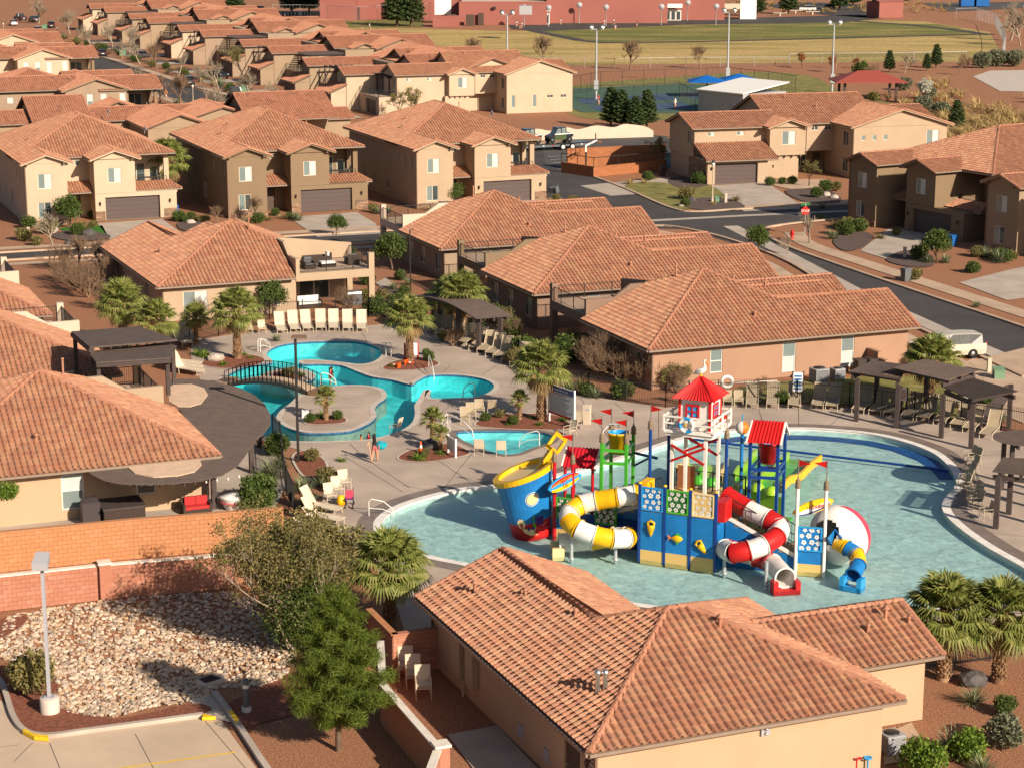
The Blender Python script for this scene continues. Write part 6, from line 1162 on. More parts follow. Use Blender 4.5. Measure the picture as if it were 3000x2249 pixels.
def canopy():
 px = [(495,1112),(565,1110),(633,1119),(692,1134),(742,1157),(773,1184),(789,1216),(789,1243),(769,1270),(742,1293),(719,1329),(692,1365),(647,1392),(588,1408),(497,1417),(430,1419),(362,1417),(312,1408),(271,1388),(255,1374),(420,1355),(600,1330),(600,1300),(540,1215),(490,1140)]
 z = 2.62; P = [G(x, y, z) for x, y in px]; rt = empty('shade_canopy', G(700, 1420), 'large curved dark slatted canopy wrapping the tan villa corner', 'canopy'); U, V = U22, V22; o = P[0]; us = [(p - o).dot(U) for p in P]; vs_ = [(p - o).dot(V) for p in P]
 L2 = [Vector((u, v, 0)) for u, v in zip(us, vs_)]; mb = MB(); v = min(vs_) + .05; n = 0
 while v < max(vs_):
  xs = []
  for i in range(len(L2)):
   a, b = L2[i], L2[i - 1]
   if (a.y > v) != (b.y > v): xs.append(a.x + (b.x - a.x) * (v - a.y) / (b.y - a.y))
  xs.sort()
  for x0, x1 in zip(xs[::2], xs[1::2]): mb.beam(o + U * (x0 - .06) + V * v, o + U * (x1 + .06) + V * v, .072, .045)
  v += .135; n += 1
 mb.build('slats', 'pergola_top', rt, kind='stuff')
 for i in range(len(L2)):
  pass
 for u in np.arange(min(us) + .6, max(us), 1.15):
  ys = []
  for i in range(len(L2)):
   a, b = L2[i], L2[i - 1]
   if (a.x > u) != (b.x > u): ys.append(a.y + (b.y - a.y) * (u - a.x) / (b.x - a.x))
  ys.sort()
  for y0, y1 in zip(ys[::2], ys[1::2]):
   if y1 - y0 > .7: mb = MB(); mb.beam(o + U * u + V * (y0 + .35) - Vector((0, 0, .11)), o + U * u + V * (y1 - .25) - Vector((0, 0, .11)), .09, .18); mb.build('joist', 'pergola', rt)
 for x, y in ((397,1490),(628,1490),(738,1385),(760,1310)): p = G(x, y) if y < 1400 else G(x, y); mb = MB(); mb.box(Vector((p.x, p.y, 1.28)), (.26, .26, 2.56), R(22)); mb.build('column', 'pergola', rt)
 for pxs in ([(495,1127),(560,1124),(598,1136),(609,1155),(590,1180),(555,1190),(520,1189),(495,1175)], [(370,1362),(585,1341),(591,1360),(570,1380),(520,1392),(450,1396),(395,1385)]):
  mb = MB(); mb.prism(GP(pxs, z + .06), (0, 0, -.05)); mb.build('wood_inset', 'lightwood', rt)
 for i in range(11): p = G(700 - i * 30, 1395 + 22 * math.sin(i * .3), 2.4) if i < 1 else G(700 - i * 32, 1398 + min(i, 5) * 4, 2.35); mb = MB(); mb.lathe(p, [(0, -.1), (.05, -.06), (.05, .02), (.02, .08)], 6); mb.build('festoon_bulb', 'wframe_w', rt)
 h = House('shade_canopy', 'pair of flat black canopies on posts above the villa roof terrace', 'canopy', O_b2, -U22, V22)
 up = [G(209,971,5.6), G(263,1017,5.6), G(520,995,5.6), G(405,956,5.6)]; lo = [G(258,1030,5.2), G(282,1061,5.2), G(500,1047,5.2), G(518,1012,5.2), G(470,1005,5.2)]
 for nm, P_ in (('upper_canopy', up), ('lower_canopy', lo)): mb = MB(); mb.prism(P_, (0, 0, -.08)); mb.build(nm, 'pergola_top', h.root)
 for i in range(8): t = (i + .5) / 8; p = lo[0] + (lo[4] - lo[0]) * t; mb = MB(); mb.box(p + Vector((0, 0, .17)), (.12, .12, .34), R(22)); mb.build('spacer', 'lightwood', h.root)
 for P_ in (up[0], up[1], lo[1], lo[2], lo[3], up[3]): c = sum(up, Vector()) / 4; q = P_ + (c - P_) * .07; mb = MB(); mb.box(Vector((q.x, q.y, (2.9 + P_.z) / 2 - .04)), (.22, .22, P_.z - 2.98), R(22)); mb.build('column', 'pergola', h.root)
 for a, b in ((up[0], up[1]), (lo[1], lo[2])): mb = MB(); mb.beam(a - Vector((0, 0, .2)), b - Vector((0, 0, .2)), .12, .22); mb.build('beam', 'pergola', h.root)
canopy()
# ---- furniture
mat('sling', (0.58, 0.49, 0.37), 0.85, 0.08, 3.0); mat('sling_tan', (0.36, 0.29, 0.20), 0.85, 0.1, 3.0); mat('frame_tan', (0.50, 0.42, 0.31), 0.4); mat('wicker', (0.045, 0.030, 0.024), 0.8, 0.3, 30); mat('cushion', (0.72, 0.70, 0.67), 0.9); mat('cushion_red', (0.42, 0.03, 0.03), 0.9); mat('cushion_grey', (0.10, 0.10, 0.11), 0.9)
def mk_lounger(sl='sling', back=58):
 rt = empty('sun_lounger', (0, 0, 0)); w_ = .33; t = R(back); bk = Vector((0, .55, .36)); L_ = .95; top = bk + Vector((0, math.cos(t) * L_, math.sin(t) * L_))
 for s_ in (-1, 1):
  x = s_ * w_; mb = MB(); mb.tube([(x, -.95, .30), (x, -.5, .35), bk + Vector((x, 0, 0))], .022, 6); mb.build('side_rail', 'frame_tan', rt); mb = MB(); mb.tube([bk + Vector((x, 0, 0)), top + Vector((x, 0, 0))], .022, 6); mb.build('back_rail', 'frame_tan', rt)
  for y, z in ((-.85, .31), (.45, .36)): mb = MB(); mb.tube([(x, y - .03, 0), (x, y, z)], .022, 6); mb.build('leg', 'frame_tan', rt)
 def sl_(pts):
  mb = MB(); n = len(pts)
  for i in range(n - 1):
   a, b = Vector(pts[i]), Vector(pts[i + 1]); mb.prism([a + Vector((-w_, 0, 0)), a + Vector((w_, 0, 0)), b + Vector((w_, 0, 0)), b + Vector((-w_, 0, 0))], (0, 0, -.02))
  return mb
 sl_([(0, -.95, .305), (0, -.7, .30), (0, -.2, .33), (0, .2, .34), bk + Vector((0, 0, .01))]).build('seat', sl, rt); sl_([bk + Vector((0, .01, .01)), bk + (top - bk) * .5 + Vector((0, .02, -.02)), top]).build('backrest', sl, rt)
 return rt
def mk_chair(sl='sling', nm='pool_chair'):
 rt = empty(nm, (0, 0, 0)); w_ = .27
 for s_ in (-1, 1):
  x = s_ * w_; mb = MB(); mb.tube([(x, -.28, 0), (x, -.27, .62), (x, .22, .62)], .018, 6); mb.build('front_leg', 'frame_tan', rt); mb = MB(); mb.tube([(x, .33, 0), (x, .2, .42), (x, .36, .98)], .018, 6); mb.build('back_leg', 'frame_tan', rt)
 mb = MB(); mb.obox((-w_, -.27, .41), (2 * w_, 0, 0), (0, .5, 0), (0, 0, .025)); mb.build('seat', sl, rt); mb = MB(); mb.prism([(-w_, .21, .44), (w_, .21, .44), (w_, .36, .97), (-w_, .36, .97)], (0, .025, 0)); mb.build('backrest', sl, rt); mb = MB(); mb.tube([(-w_, .36, .98), (w_, .36, .98)], .018, 6); mb.build('top_rail', 'frame_tan', rt)
 return rt
LG = mk_lounger(); LG2 = mk_lounger('sling_tan', 55); CHR = mk_chair(); CHT = mk_chair('sling_tan'); first = {}
def put(proto, px, face, label, group, cat, sc=1.0, z=0.0):
 """face: pixel the foot end points to"""
 p = G(*px); d = G(*face) - p; rz = math.atan2(d.y, d.x) + math.pi / 2; f = proto not in first; first[proto] = 1
 o = place(proto, Vector((p.x, p.y, z)), rz, sc, label, group, first=f); o['category'] = cat; return o
for i, (x, y) in enumerate(((823,972),(862,968),(899,966),(940,964),(978,964),(1019,965),(1060,966))): put(LG, (x, y), (x + (12 if i < 3 else 2), y + 22), 'cream sling lounger in the straight row in front of the cream villa', 'loungers in front of the cream villa', 'lounger', 1.12)
for x, y in ((729,980),(768,978)): put(CHR, (x, y), (x + 20, y + 24), 'cream sling armchair beside the big palm at the lagoon pool', 'armchairs beside the lagoon palm', 'chair')
for x, y in ((560,520),(620,542),(690,572),(760,600),(842,628),(895,648),(950,666),(1000,686),(1055,708),(1110,728),(1170,752)):
 x, y = 1000 + (x + 45) / 2.211, 750 + (y - 30) / 2.211; put(LG2, (x, y), (x - 40, y + 26), 'tan sling lounger in the slanting row under the arched pergola', 'loungers under the arched pergola', 'lounger', 1.15)
for x, y in ((450,965),(583,965),(722,968),(880,972),(972,975)): x, y = 2000 + x / 2.211, 750 + y / 2.211; put(LG2, (x, y), (x - 2 if x < 2350 else x - 10, y + 24), 'tan sling lounger in front of the iron fence, out in the open', 'loungers along the iron fence', 'lounger', 1.12)
for x, y in ((1160,1000),(1270,1010),(1365,1020),(1480,1040),(1580,1050),(1690,1072),(1800,1095),(1880,1120),(1990,1160)): x, y = 2000 + x / 2.211, 750 + y / 2.211; put(LG2, (x, y), (x - 26, y + 22), 'tan sling lounger in the shade of the three-tiered pergola', 'loungers under the three-tiered pergola', 'lounger', 1.15)
for x, y in ((290,975),(360,975),(205,960)): x, y = 2000 + x / 2.211, 750 + y / 2.211; put(CHT, (x, y), (x + 6, y + 24), 'tan armchair behind the lifeguard hut, next to the white life ring', 'armchairs by the life ring', 'chair')
for i, (x, y) in enumerate(((1860,1335),(1890,1350),(1870,1400),(1850,1440),(1830,1485),(1815,1525),(1885,1570),(1895,1600),(1900,1630))): x, y = 2000 + x / 2.211, 750 + y / 2.211; put(CHT, (x, y), (x - 30, y + 2), 'tan armchair lined up along the white pool edge', 'armchairs lined up at the splash pool edge', 'chair')
put(CHT, (2890,1522), (2860,1524), 'tan armchair set apart in front of the pergola column', None, 'chair')
for x, y in ((1362,1240),(1380,1228),(1405,1218)): put(CHT, (x, y), (x + 10, y + 26), 'tan armchair at the end of the palm bed beside the hot tub', 'armchairs by the palm bed', 'chair')
put(CHT, (1440,1212), (1430,1190), 'dark-backed armchair turned to the pool beside the palm bed', None, 'chair');
for x, y, fx, fy in ((1670,1278,1640,1285),(1686,1252,1660,1262)): put(CHR, (x, y), (fx, fy), 'cream armchair at the rules sign end of the hot tub', 'armchairs at the hot tub end', 'chair')
for x, y, fx, fy in ((1405,1330,1425,1295),(1468,1334,1470,1300)): put(CHR, (x, y), (fx, fy), 'cream armchair facing into the hot tub', 'armchairs facing the hot tub', 'chair')
put(CHR, (1160,1268), (1110,1262), 'cream armchair at the lagoon edge behind the walking woman', None, 'chair')
for x, y in ((968,1470),(990,1450),(1010,1430)): put(CHR, (x, y), (x + 24, y + 18), 'cream armchair behind the stroller at the splash pool', 'armchairs behind the stroller', 'chair')
for x, y in ((945,1500),(950,1530),(955,1560),(930,1590)): put(LG, (x, y), (x + 40, y + 6), 'cream lounger behind the stroller, half hidden by the wispy tree', 'loungers by the wispy tree', 'lounger', 1.1)
for x, y, fx, fy in ((535,1010,575,1030),(560,1000,600,1020)): put(LG, (x, y), (fx, fy), 'cream lounger under the palms at the corner of the lagoon deck', 'loungers under the corner palms', 'lounger', 1.15)
for x, y, fx, fy in ((545,1075,580,1078),(548,1085,585,1089),(552,1095,590,1100)): put(LG, (x, y), (fx, fy), 'cream lounger side by side below the black canopy', 'loungers below the black canopy', 'lounger', 1.15)
for x, y in ((1190,1985),(1212,2010),(1240,2042)):
 for k in range(3): put(CHR, (x, y), (x + 6, y + 30), 'cream armchair in a low stack in the service yard', 'stacked armchairs in the service yard', 'chair', 1.12, k * .07)
def sofa(label, h, u, v, z, w_, d, rz=0, cm='cushion', nm='outdoor_sofa', back=True, cat='sofa'):
 c = h.pt(u, v, z); rt = empty(nm, c, label, cat); a = h.A.copy(); b = h.B.copy(); a, b = a * math.cos(rz) + b * math.sin(rz), b * math.cos(rz) - a * math.sin(rz); o = c - a * w_ / 2 - b * d / 2
 mb = MB(); mb.obox(o, a * w_, b * d, (0, 0, .3)); mb.build('base', 'wicker', rt)
 if back:
  mb = MB(); mb.obox(o + b * (d - .14) + Vector((0, 0, .3)), a * w_, b * .14, (0, 0, .5)); mb.build('back', 'wicker', rt)
  for s_ in (0, w_ - .12): mb = MB(); mb.obox(o + a * s_ + Vector((0, 0, .3)), a * .12, b * (d - .14), (0, 0, .28)); mb.build('arm', 'wicker', rt)
  n = max(1, round(w_ / .7))
  for i in range(n): mb = MB(); mb.obox(o + a * (.14 + (w_ - .28) * i / n) + b * (d - .32) + Vector((0, 0, .46)), a * ((w_ - .28) / n - .03), b * .16, (0, .0, .42)); mb.build('back_cushion', cm, rt)
 mb = MB(); mb.obox(o + a * .13 + b * .04 + Vector((0, 0, .3)), a * (w_ - .26), b * (d - .3 if back else d - .08), (0, 0, .15)); mb.build('seat_cushion', cm, rt); return rt
hp = House('x', None, None, O_ph, v24, u24); COL.objects.unlink(hp.root); OFF.pop(hp.root); bpy.data.objects.remove(hp.root)
sofa('dark wicker sofa with pale cushions on the corner terrace of the cream villa', hp, 4.6, 14.0, 2.98, .9 * 1.1, 2.2, 0); sofa('dark wicker footstool with pale pad on the corner terrace', hp, 2.6, 14.2, 2.98, .9, 1.2, 0, back=False, nm='footstool', cat='footstool'); sofa('dark wicker armchair at the left of the corner terrace', hp, 2.4, 12.6, 2.98, .9, 1.1, R(-90), 'cushion_grey', 'wicker_armchair', cat='armchair'); sofa('dark wicker armchair against the column of the corner terrace', hp, 3.0, 16.4, 2.98, .95, 1.0, R(90), 'cushion_grey', 'wicker_armchair', cat='armchair')
sofa('white cushioned sofa on the shaded patio under the corner terrace', hp, 2.0, 12.4, 0, 2.0, .9, R(-90))
hb2 = House('x', None, None, O_b2, -U22, V22); OFF.pop(hb2.root); bpy.data.objects.remove(hb2.root)
sofa('wicker loveseat with red cushions under the curved canopy', hb2, 1.5, -.6, 0, 1.5, .8, 0, 'cushion_red'); sofa('wicker armchair with red cushions at the canopy corner', hb2, -1.6, .4, 0, .8, .8, R(-70), 'cushion_red', 'wicker_armchair', cat='armchair')
sofa('grey cushioned lounge chair on the terrace under the black canopy', hb2, 4.4, 13.0, 2.98, .8, 1.0, R(-60), 'cushion_grey', 'wicker_armchair', cat='armchair'); sofa('low grey lounge chair at the rail under the black canopy', hb2, 2.2, 12.6, 2.98, .9, .9, R(-100), 'cushion_grey', 'wicker_armchair', cat='armchair')
hbr = House('x', None, None, O_br, U22, V22); OFF.pop(hbr.root); bpy.data.objects.remove(hbr.root); sofa('dark wicker sofa on the terrace of the adobe villa', hbr, 5.3, 13.6, 2.98, 1.9, .8, R(90) * -1, 'cushion')
def boxy(name, label, cat, px, dims, m, rz=22, top=None, group=None, z=0.0):
 p = G(*px); rt = empty(name, Vector((p.x, p.y, z)), label, cat, group); w_, d, h = dims; a, b = AX(rz); o = p - a * w_ / 2 - b * d / 2 + Vector((0, 0, z))
 return rt, o, a, b
def bin_(px, m, label, rz=22, lying=False):
 rt, o, a, b = boxy('wheelie_bin', label, 'bin', px, (.62, .7, 1.1), m, rz); mb = MB(); t = .06; Z = Vector((0, 0, 1))
 base = [o + a * t + b * t, o + a * (.62 - t) + b * t, o + a * (.62 - t) + b * (.7 - t), o + a * t + b * (.7 - t)]; top = [o + Z * 1.0, o + a * .62 + Z * 1.0, o + a * .62 + b * .7 + Z * 1.0, o + b * .7 + Z * 1.0]
 mb.add(base + top, [(3, 2, 1, 0), (0, 1, 5, 4), (1, 2, 6, 5), (2, 3, 7, 6), (3, 0, 4, 7), (4, 5, 6, 7)]); mb.build('body', m, rt); mb = MB(); mb.prism([p + (p - sum(top, Vector()) / 4).normalized() * .05 for p in top], (0, 0, .09)); mb.build('lid', m, rt)
 for s_ in (.08, .54): mb = MB(); c = o + a * s_ + b * .66 + Z * .1; mb.tube([c - a * .04, c + a * .04], .1, 10); mb.build('wheel', 'iron', rt)
 mb = MB(); mb.tube([o + b * .76 + Z * 1.0 + a * .08, o + b * .76 + Z * 1.0 + a * .54], .02, 6); mb.build('handle', m, rt)
 if lying: rt.rotation_euler = (R(88), 0, R(60)); rt.location.z = .35
mat('bin_blue', (0.01, 0.10, 0.34), 0.45); mat('bin_grey', (0.10, 0.11, 0.12), 0.5); mat('bin_dark', (0.05, 0.04, 0.04), 0.5)
bin_((513,632), 'bin_blue', 'blue wheelie bin beside the cream house garage'); bin_((2653,823), 'bin_grey', 'grey wheelie bin at the kerb in front of the corner house', -60); bin_((1608,565), 'bin_grey', 'grey wheelie bin lying on its side at the tan house corner', 22, True)
bin_((2517,1098), 'bin_dark', 'dark bin beside the low wall of the adobe villa'); bin_((2551,1095), 'bin_dark', 'dark bin closest to the low stub wall of the adobe villa'); bin_((2790,722), 'bin_blue', 'blue bin in the shade beside the stone-footed house', -60); bin_((1940,515), 'bin_dark', 'dark bin under the green tree beside the shed-roofed garage'); bin_((340,150), 'bin_blue', 'blue bin in the drive of the far cream terrace house')
mb = MB(); o = G(2570, 1095); mb.obox(o, U22 * .3, V22 * 2.2, (0, 0, 1.5)); mb.obox(o + U22 * .01, U22 * .28, -V22 * .9, (0, 0, 1.1)); mb.build('stub_wall', 'adobe', label='low adobe stub wall screening the bins', cat='wall')
def ac(px, label, rz=22, s=1.0):
 rt, o, a, b = boxy('air_conditioner', label, 'air conditioner', px, (.85 * s, .85 * s, .8 * s), 'galv', rz); w_ = .85 * s; Z = Vector((0, 0, 1)); mb = MB(); mb.obox(o + a * .03 + b * .03, a * (w_ - .06), b * (w_ - .06), Z * .74 * s); mb.build('core', 'dark', rt)
 mb = MB(); mb.obox(o + Z * .74 * s, a * w_, b * w_, Z * .09); mb.build('top', 'galv', rt); mb = MB(); mb.lathe(o + a * w_ / 2 + b * w_ / 2 + Z * (.83 * s), [(.33 * s, 0), (.33 * s, .04), (.1, .06), (0, .06)], 14); mb.build('fan_guard', 'iron', rt)
 for sd in range(2):
  for i in range(11): mb = MB(); P = o + Z * (.05 + i * .063 * s); X = a if sd == 0 else b; mb.obox(P, X * w_, (b if sd == 0 else a) * .03, Z * .03); mb.build('louvre', 'greypaint', rt)
 for ca, cb in ((0, 0), (1, 0), (0, 1), (1, 1)): mb = MB(); mb.obox(o + a * ca * (w_ - .04) + b * cb * (w_ - .04), a * .04, b * .04, Z * .75 * s); mb.build('corner', 'galv', rt)
ac((2399,1118), 'larger grey air conditioner beside the adobe villa wall', s=1.15); ac((2453,1110), 'smaller grey air conditioner beside the adobe villa wall', s=.9); ac((2610,2200), 'grey air conditioner at the clubhouse end wall', 22.5, .9)
# ---- lamp posts
def lamppost(px, label):
 p = G(*px); rt = empty('street_lamp', p, label, 'street lamp'); Z = Vector((0, 0, 1)); mb = MB(); mb.lathe(p, [(.16, 0), (.16, .25), (.1, .4), (.065, .6), (.05, 3.6), (.09, 3.65), (.09, 3.75), (.05, 3.78)], 10); mb.build('pole', 'pale', rt); mb = MB(); mb.lathe(p + Z * 3.78, [(.05, 0), (.17, .1), (.2, .3), (.16, .42)], 10); mb.build('globe', 'wframe_w', rt); mb = MB(); mb.lathe(p + Z * 4.18, [(.2, 0), (.19, .08), (.1, .25), (.03, .3), (.02, .42), (0, .43)], 10); mb.build('lamp_cap', 'iron', rt)
lamppost((2087,592), 'pale street lamp with acorn globe in front of the shed-roofed garage'); lamppost((567,330), 'dark street lamp at the end of the far street behind the bungalow ridge'); lamppost((12,120), 'street lamp at the far end of the street beside the cream house')
def deckpole(px, h, label, m='iron', head=(.5, .35, .12), base=None, hd=None, sq=.14):
 p = G(*px); rt = empty('lamp_post', p, label, 'lamp post'); z0 = 0
 if base: mb = MB(); mb.lathe(p, [(base[0], 0), (base[0], base[1]), (base[0] - .03, base[1] + .02), (0, base[1] + .02)], 20); mb.build('concrete_base', 'coping', rt); z0 = base[1]; mb = MB(); mb.box(p + Vector((0, 0, z0 + .04)), (.4, .4, .05)); mb.build('foot_plate', m, rt)
 mb = MB(); mb.box(p + Vector((0, 0, (z0 + h) / 2)), (sq, sq, h - z0)); mb.build('pole', m, rt); mb = MB(); d = Vector(hd or (1, 0, 0)); c = p + Vector((0, 0, h)) + d * .22; w_, dd, t = head
 mb.prism([c + Vector((-w_ / 2, -dd / 2, 0)), c + Vector((w_ / 2, -dd / 2, 0)), c + Vector((w_ / 2 * .85, dd / 2, t)), c + Vector((-w_ / 2 * .85, dd / 2, t))], (0, 0, -t)); mb.build('lamp_head', m if m != 'iron' else 'fascia', rt); return rt
deckpole((874,1352), 7.2, 'tall black light pole on the deck beside the lagoon pool', head=(.9, .4, .08)); deckpole((147,2085), 6.2, 'grey car park lamp on a round concrete base beside the cobble bed', 'greypaint', (.62, .62, .28), (.38, .62), (0, -.4, 0), .13); deckpole((1203,858), 5.2, 'thin black lamp pole behind the arched pergola', sq=.1, head=(.2, .2, .1));
def fieldlight(px, top, label):
 p = G(*px); h = (px[1] - top) / SCL(p) * 1.03; rt = empty('floodlight_mast', p, label, 'floodlight'); mb = MB(); mb.tube([p, p + Vector((0, 0, h))], [.22, .13], 8); mb.build('mast', 'galv', rt); mb = MB(); mb.beam(p + Vector((-1.2, 0, h)), p + Vector((1.2, 0, h)), .15, .15); mb.build('crossbar', 'galv', rt)
 for dx in (-.9, .9): mb = MB(); c = p + Vector((dx, -.2, h + .2)); mb.lathe(c, [(.12, 0), (.4, .45), (.42, .5), (0, .3)], 10, ax=(Vector((1, 0, 0)), Vector((0, .5, .87)), Vector((0, -.87, .5)))); mb.build('floodlight', 'steel', rt)
 mb = MB(); mb.box(p + Vector((.0, -.35, 2.4)), (.7, .4, 1.5)); mb.build('switch_box', 'galv', rt)
fieldlight((1746,292), 95, 'tall floodlight mast behind the green evergreens at the tennis courts'); fieldlight((2131,252), 46, 'tall floodlight mast beside the tennis court benches'); fieldlight((2437,272), 80, 'tall floodlight mast beside the red picnic shelter'); fieldlight((1486,250), 52, 'floodlight mast rising behind the cream gable house')
def bollard():
 p = G(722, 2083); rt = empty('bollard', p, 'blue steel bollard with white band beside the pine', 'bollard'); mb = MB(); mb.lathe(p, [(.2, 0), (.2, .2), (.11, .22)], 14); mb.build('footing', 'coping', rt); mb = MB(); mb.lathe(p, [(.12, .1), (.12, .98)], 14); mb.build('lower_pipe', 'bin_grey', rt); mb = MB(); mb.lathe(p, [(.122, .98), (.122, 1.12)], 14); mb.build('white_band', 'paint_white', rt); mb = MB(); mb.lathe(p, [(.12, 1.12), (.12, 1.28), (.08, 1.35), (0, 1.37)], 14); mb.build('upper_pipe', 'bin_grey', rt)
bollard()
def grate():
 q = GP([(575,1990),(620,1972),(658,1985),(600,2003)], .03); rt = empty('storm_drain', q[0], 'square storm drain grate in the cobble bed', 'drain'); mb = MB(); mb.prism(q, (0, 0, -.3)); mb.build('concrete_collar', 'coping', rt); c = sum(q, Vector()) / 4; mb = MB(); mb.prism([c + (p - c) * .8 + Vector((0, 0, .01)) for p in q], (0, 0, -.02)); mb.build('pit', 'dark', rt)
 for i in range(7): t = (i + .5) / 7; a, b = (c + (p - c) * .8 + Vector((0, 0, .02)) for p in (q[0] + (q[1] - q[0]) * t, q[3] + (q[2] - q[3]) * t)); mb = MB(); mb.beam(a, b, .03, .03); mb.build('bar', 'iron', rt)
grate()
mat('cone', (0.75, 0.10, 0.01), 0.5)
def cone(px, label, lying=0):
 p = G(*px); rt = empty('traffic_cone', p, label, 'cone'); mb = MB(); mb.box(p + Vector((0, 0, .02)), (.36, .36, .04)); mb.build('base', 'cone', rt); mb = MB(); mb.lathe(p, [(.14, .04), (.09, .32)], 12); mb.build('lower_cone', 'cone', rt); mb = MB(); mb.lathe(p, [(.09, .32), (.065, .48)], 12); mb.build('white_collar', 'paint_white', rt); mb = MB(); mb.lathe(p, [(.065, .48), (.03, .7), (0, .71)], 12); mb.build('tip', 'cone', rt)
 if lying: rt.rotation_euler = (0, R(86), R(lying)); rt.location.z += .16
cone((1233,1326), 'orange cone standing in the planter by the hot tub'); cone((1190,1068), 'orange cone lying at the foot of the middle palm', -40); cone((1170,1078), 'white-tipped cone lying at the front of the middle palm bed', 150)
def rail(px0, px1, hgt, label, n=1):
 a, b = G(*px0), G(*px1); Z = Vector((0, 0, 1)); mb = MB(); d = b - a; mb.tube([a, a + Z * hgt * .85, a + d * .12 + Z * hgt, a + d * .6 + Z * hgt * .8, a + d * .95 + Z * hgt * .35, b - Z * .2], .028, 8); mb.tube([a + d * .02 + Z * hgt * .45, a + d * .55 + Z * hgt * .35, b + Z * .02], .02, 6)
 mb.build('pool_handrail', 'wframe_w', label=label, cat='handrail')
rail((756,1031), (784,1018), .9, 'pale curved handrail at the upper lagoon steps'); rail((763,1032), (792,1020), .9, 'second pale handrail beside the one at the upper lagoon steps'); rail((1131,1045), (1113,1030), .95, 'pale handrail by the middle palm at the lagoon'); rail((1146,1045), (1125,1032), .95, 'outer pale handrail by the middle palm at the lagoon'); rail((1256,1075), (1272,1108), .9, 'slim pale handrail at the lagoon side basin'); rail((1391,1162), (1356,1155), .9, 'pale handrail at the end of the lagoon side basin'); rail((1318,1262), (1388,1278), 1.0, 'tall pale handrail into the hot tub'); rail((1312,1252), (1290,1265), .9, 'low pale handrail behind the hot tub rail'); rail((1580,1305), (1520,1302), .9, 'pale handrail at the rounded end of the hot tub'); rail((1081,1510), (1153,1505), .9, 'pale handrail at the tip of the splash pool'); rail((940,1126), (985,1124), .8, 'pale handrail beside the foot bridge')
def signboard(px0, px1, z0, z1, label, deco, legs='white', name='pool_sign'):
 a, b = G(*px0), G(*px1); e = (b - a).normalized(); n = Vector((e.y, -e.x, 0)); rt = empty(name, a, label, 'sign'); Z = Vector((0, 0, 1)); L_ = (b - a).length
 for q in (a, b): mb = MB(); mb.box(q + Z * (z1 / 2 + .03), (.1, .1, z1 + .06), math.atan2(e.y, e.x)); mb.build('leg', legs, rt)
 mb = MB(); mb.obox(a + Z * z0, e * L_, n * .05, Z * (z1 - z0)); bd = mb.build('board', 'white', rt); deco(a + Z * z0 + n * .055, e, n, L_, z1 - z0, bd); return rt
def rules(P, e, n, L_, H_, bd):
 Z = Vector((0, 0, 1)); mb = MB(); mb.obox(P + Z * (H_ * .8), e * L_, n * .01, Z * H_ * .2); mb.build('header', 'ps_dblue', bd); lettering('HOURS: 9 AM TO 11 PM', .14, P + e * L_ / 2 + Z * H_ * .88 + n * .015, e, Z, 'paint_white', bd)
 mb = MB(); mb.obox(P, e * L_, n * .01, Z * H_ * .07); mb.build('footer', 'ps_red', bd); mb = MB()
 for i in range(15): mb.obox(P + e * L_ * .05 + Z * H_ * (.1 + i * .045), e * L_ * random.uniform(.6, .9), n * .006, Z * H_ * .016)
 mb.build('text_lines', 'bin_grey', bd, kind='stuff'); mb = MB(); mb.obox(P + e * L_ * .05 + Z * H_ * .75, e * L_ * .85, n * .007, Z * H_ * .022); mb.build('warning_line', 'ps_red', bd)
signboard((1609,1232), (1682,1258), .55, 2.35, 'white pool rules board with blue header beside the big palm', rules)
def blank(m1):
 def f(P, e, n, L_, H_, bd):
  Z = Vector((0, 0, 1))
  for i in range(5): mb = MB(); mb.obox(P + e * L_ * .15 + Z * H_ * (.12 + i * .16), e * L_ * .7, n * .006, Z * H_ * .09); mb.build('text_line', m1, bd)
 return f
signboard((1313,1325), (1335,1340), .25, 1.05, 'small white sign on posts in the hot tub planter', blank('wframe_w'), 'white'); signboard((1186,1055), (1224,1052), .3, 1.15, 'small framed sign behind the middle palm', blank('wframe_w'), 'ps_red'); signboard((2320,1180), (2351,1181), .75, 2.0, 'white and blue printed notice on the iron fence', blank('ps_blue'), 'iron'); signboard((2638,1213), (2655,1216), .9, 1.7, 'white and red notice on the fence behind the pergola', blank('ps_red'), 'iron'); signboard((1274,890), (1288,892), 1.2, 1.75, 'small white and blue sign behind the arched pergola', blank('ps_blue'), 'iron'); signboard((2018,1190), (2042,1190), 1.1, 1.6, 'small white and blue sign behind the lifeguard hut', blank('ps_blue'), 'iron')
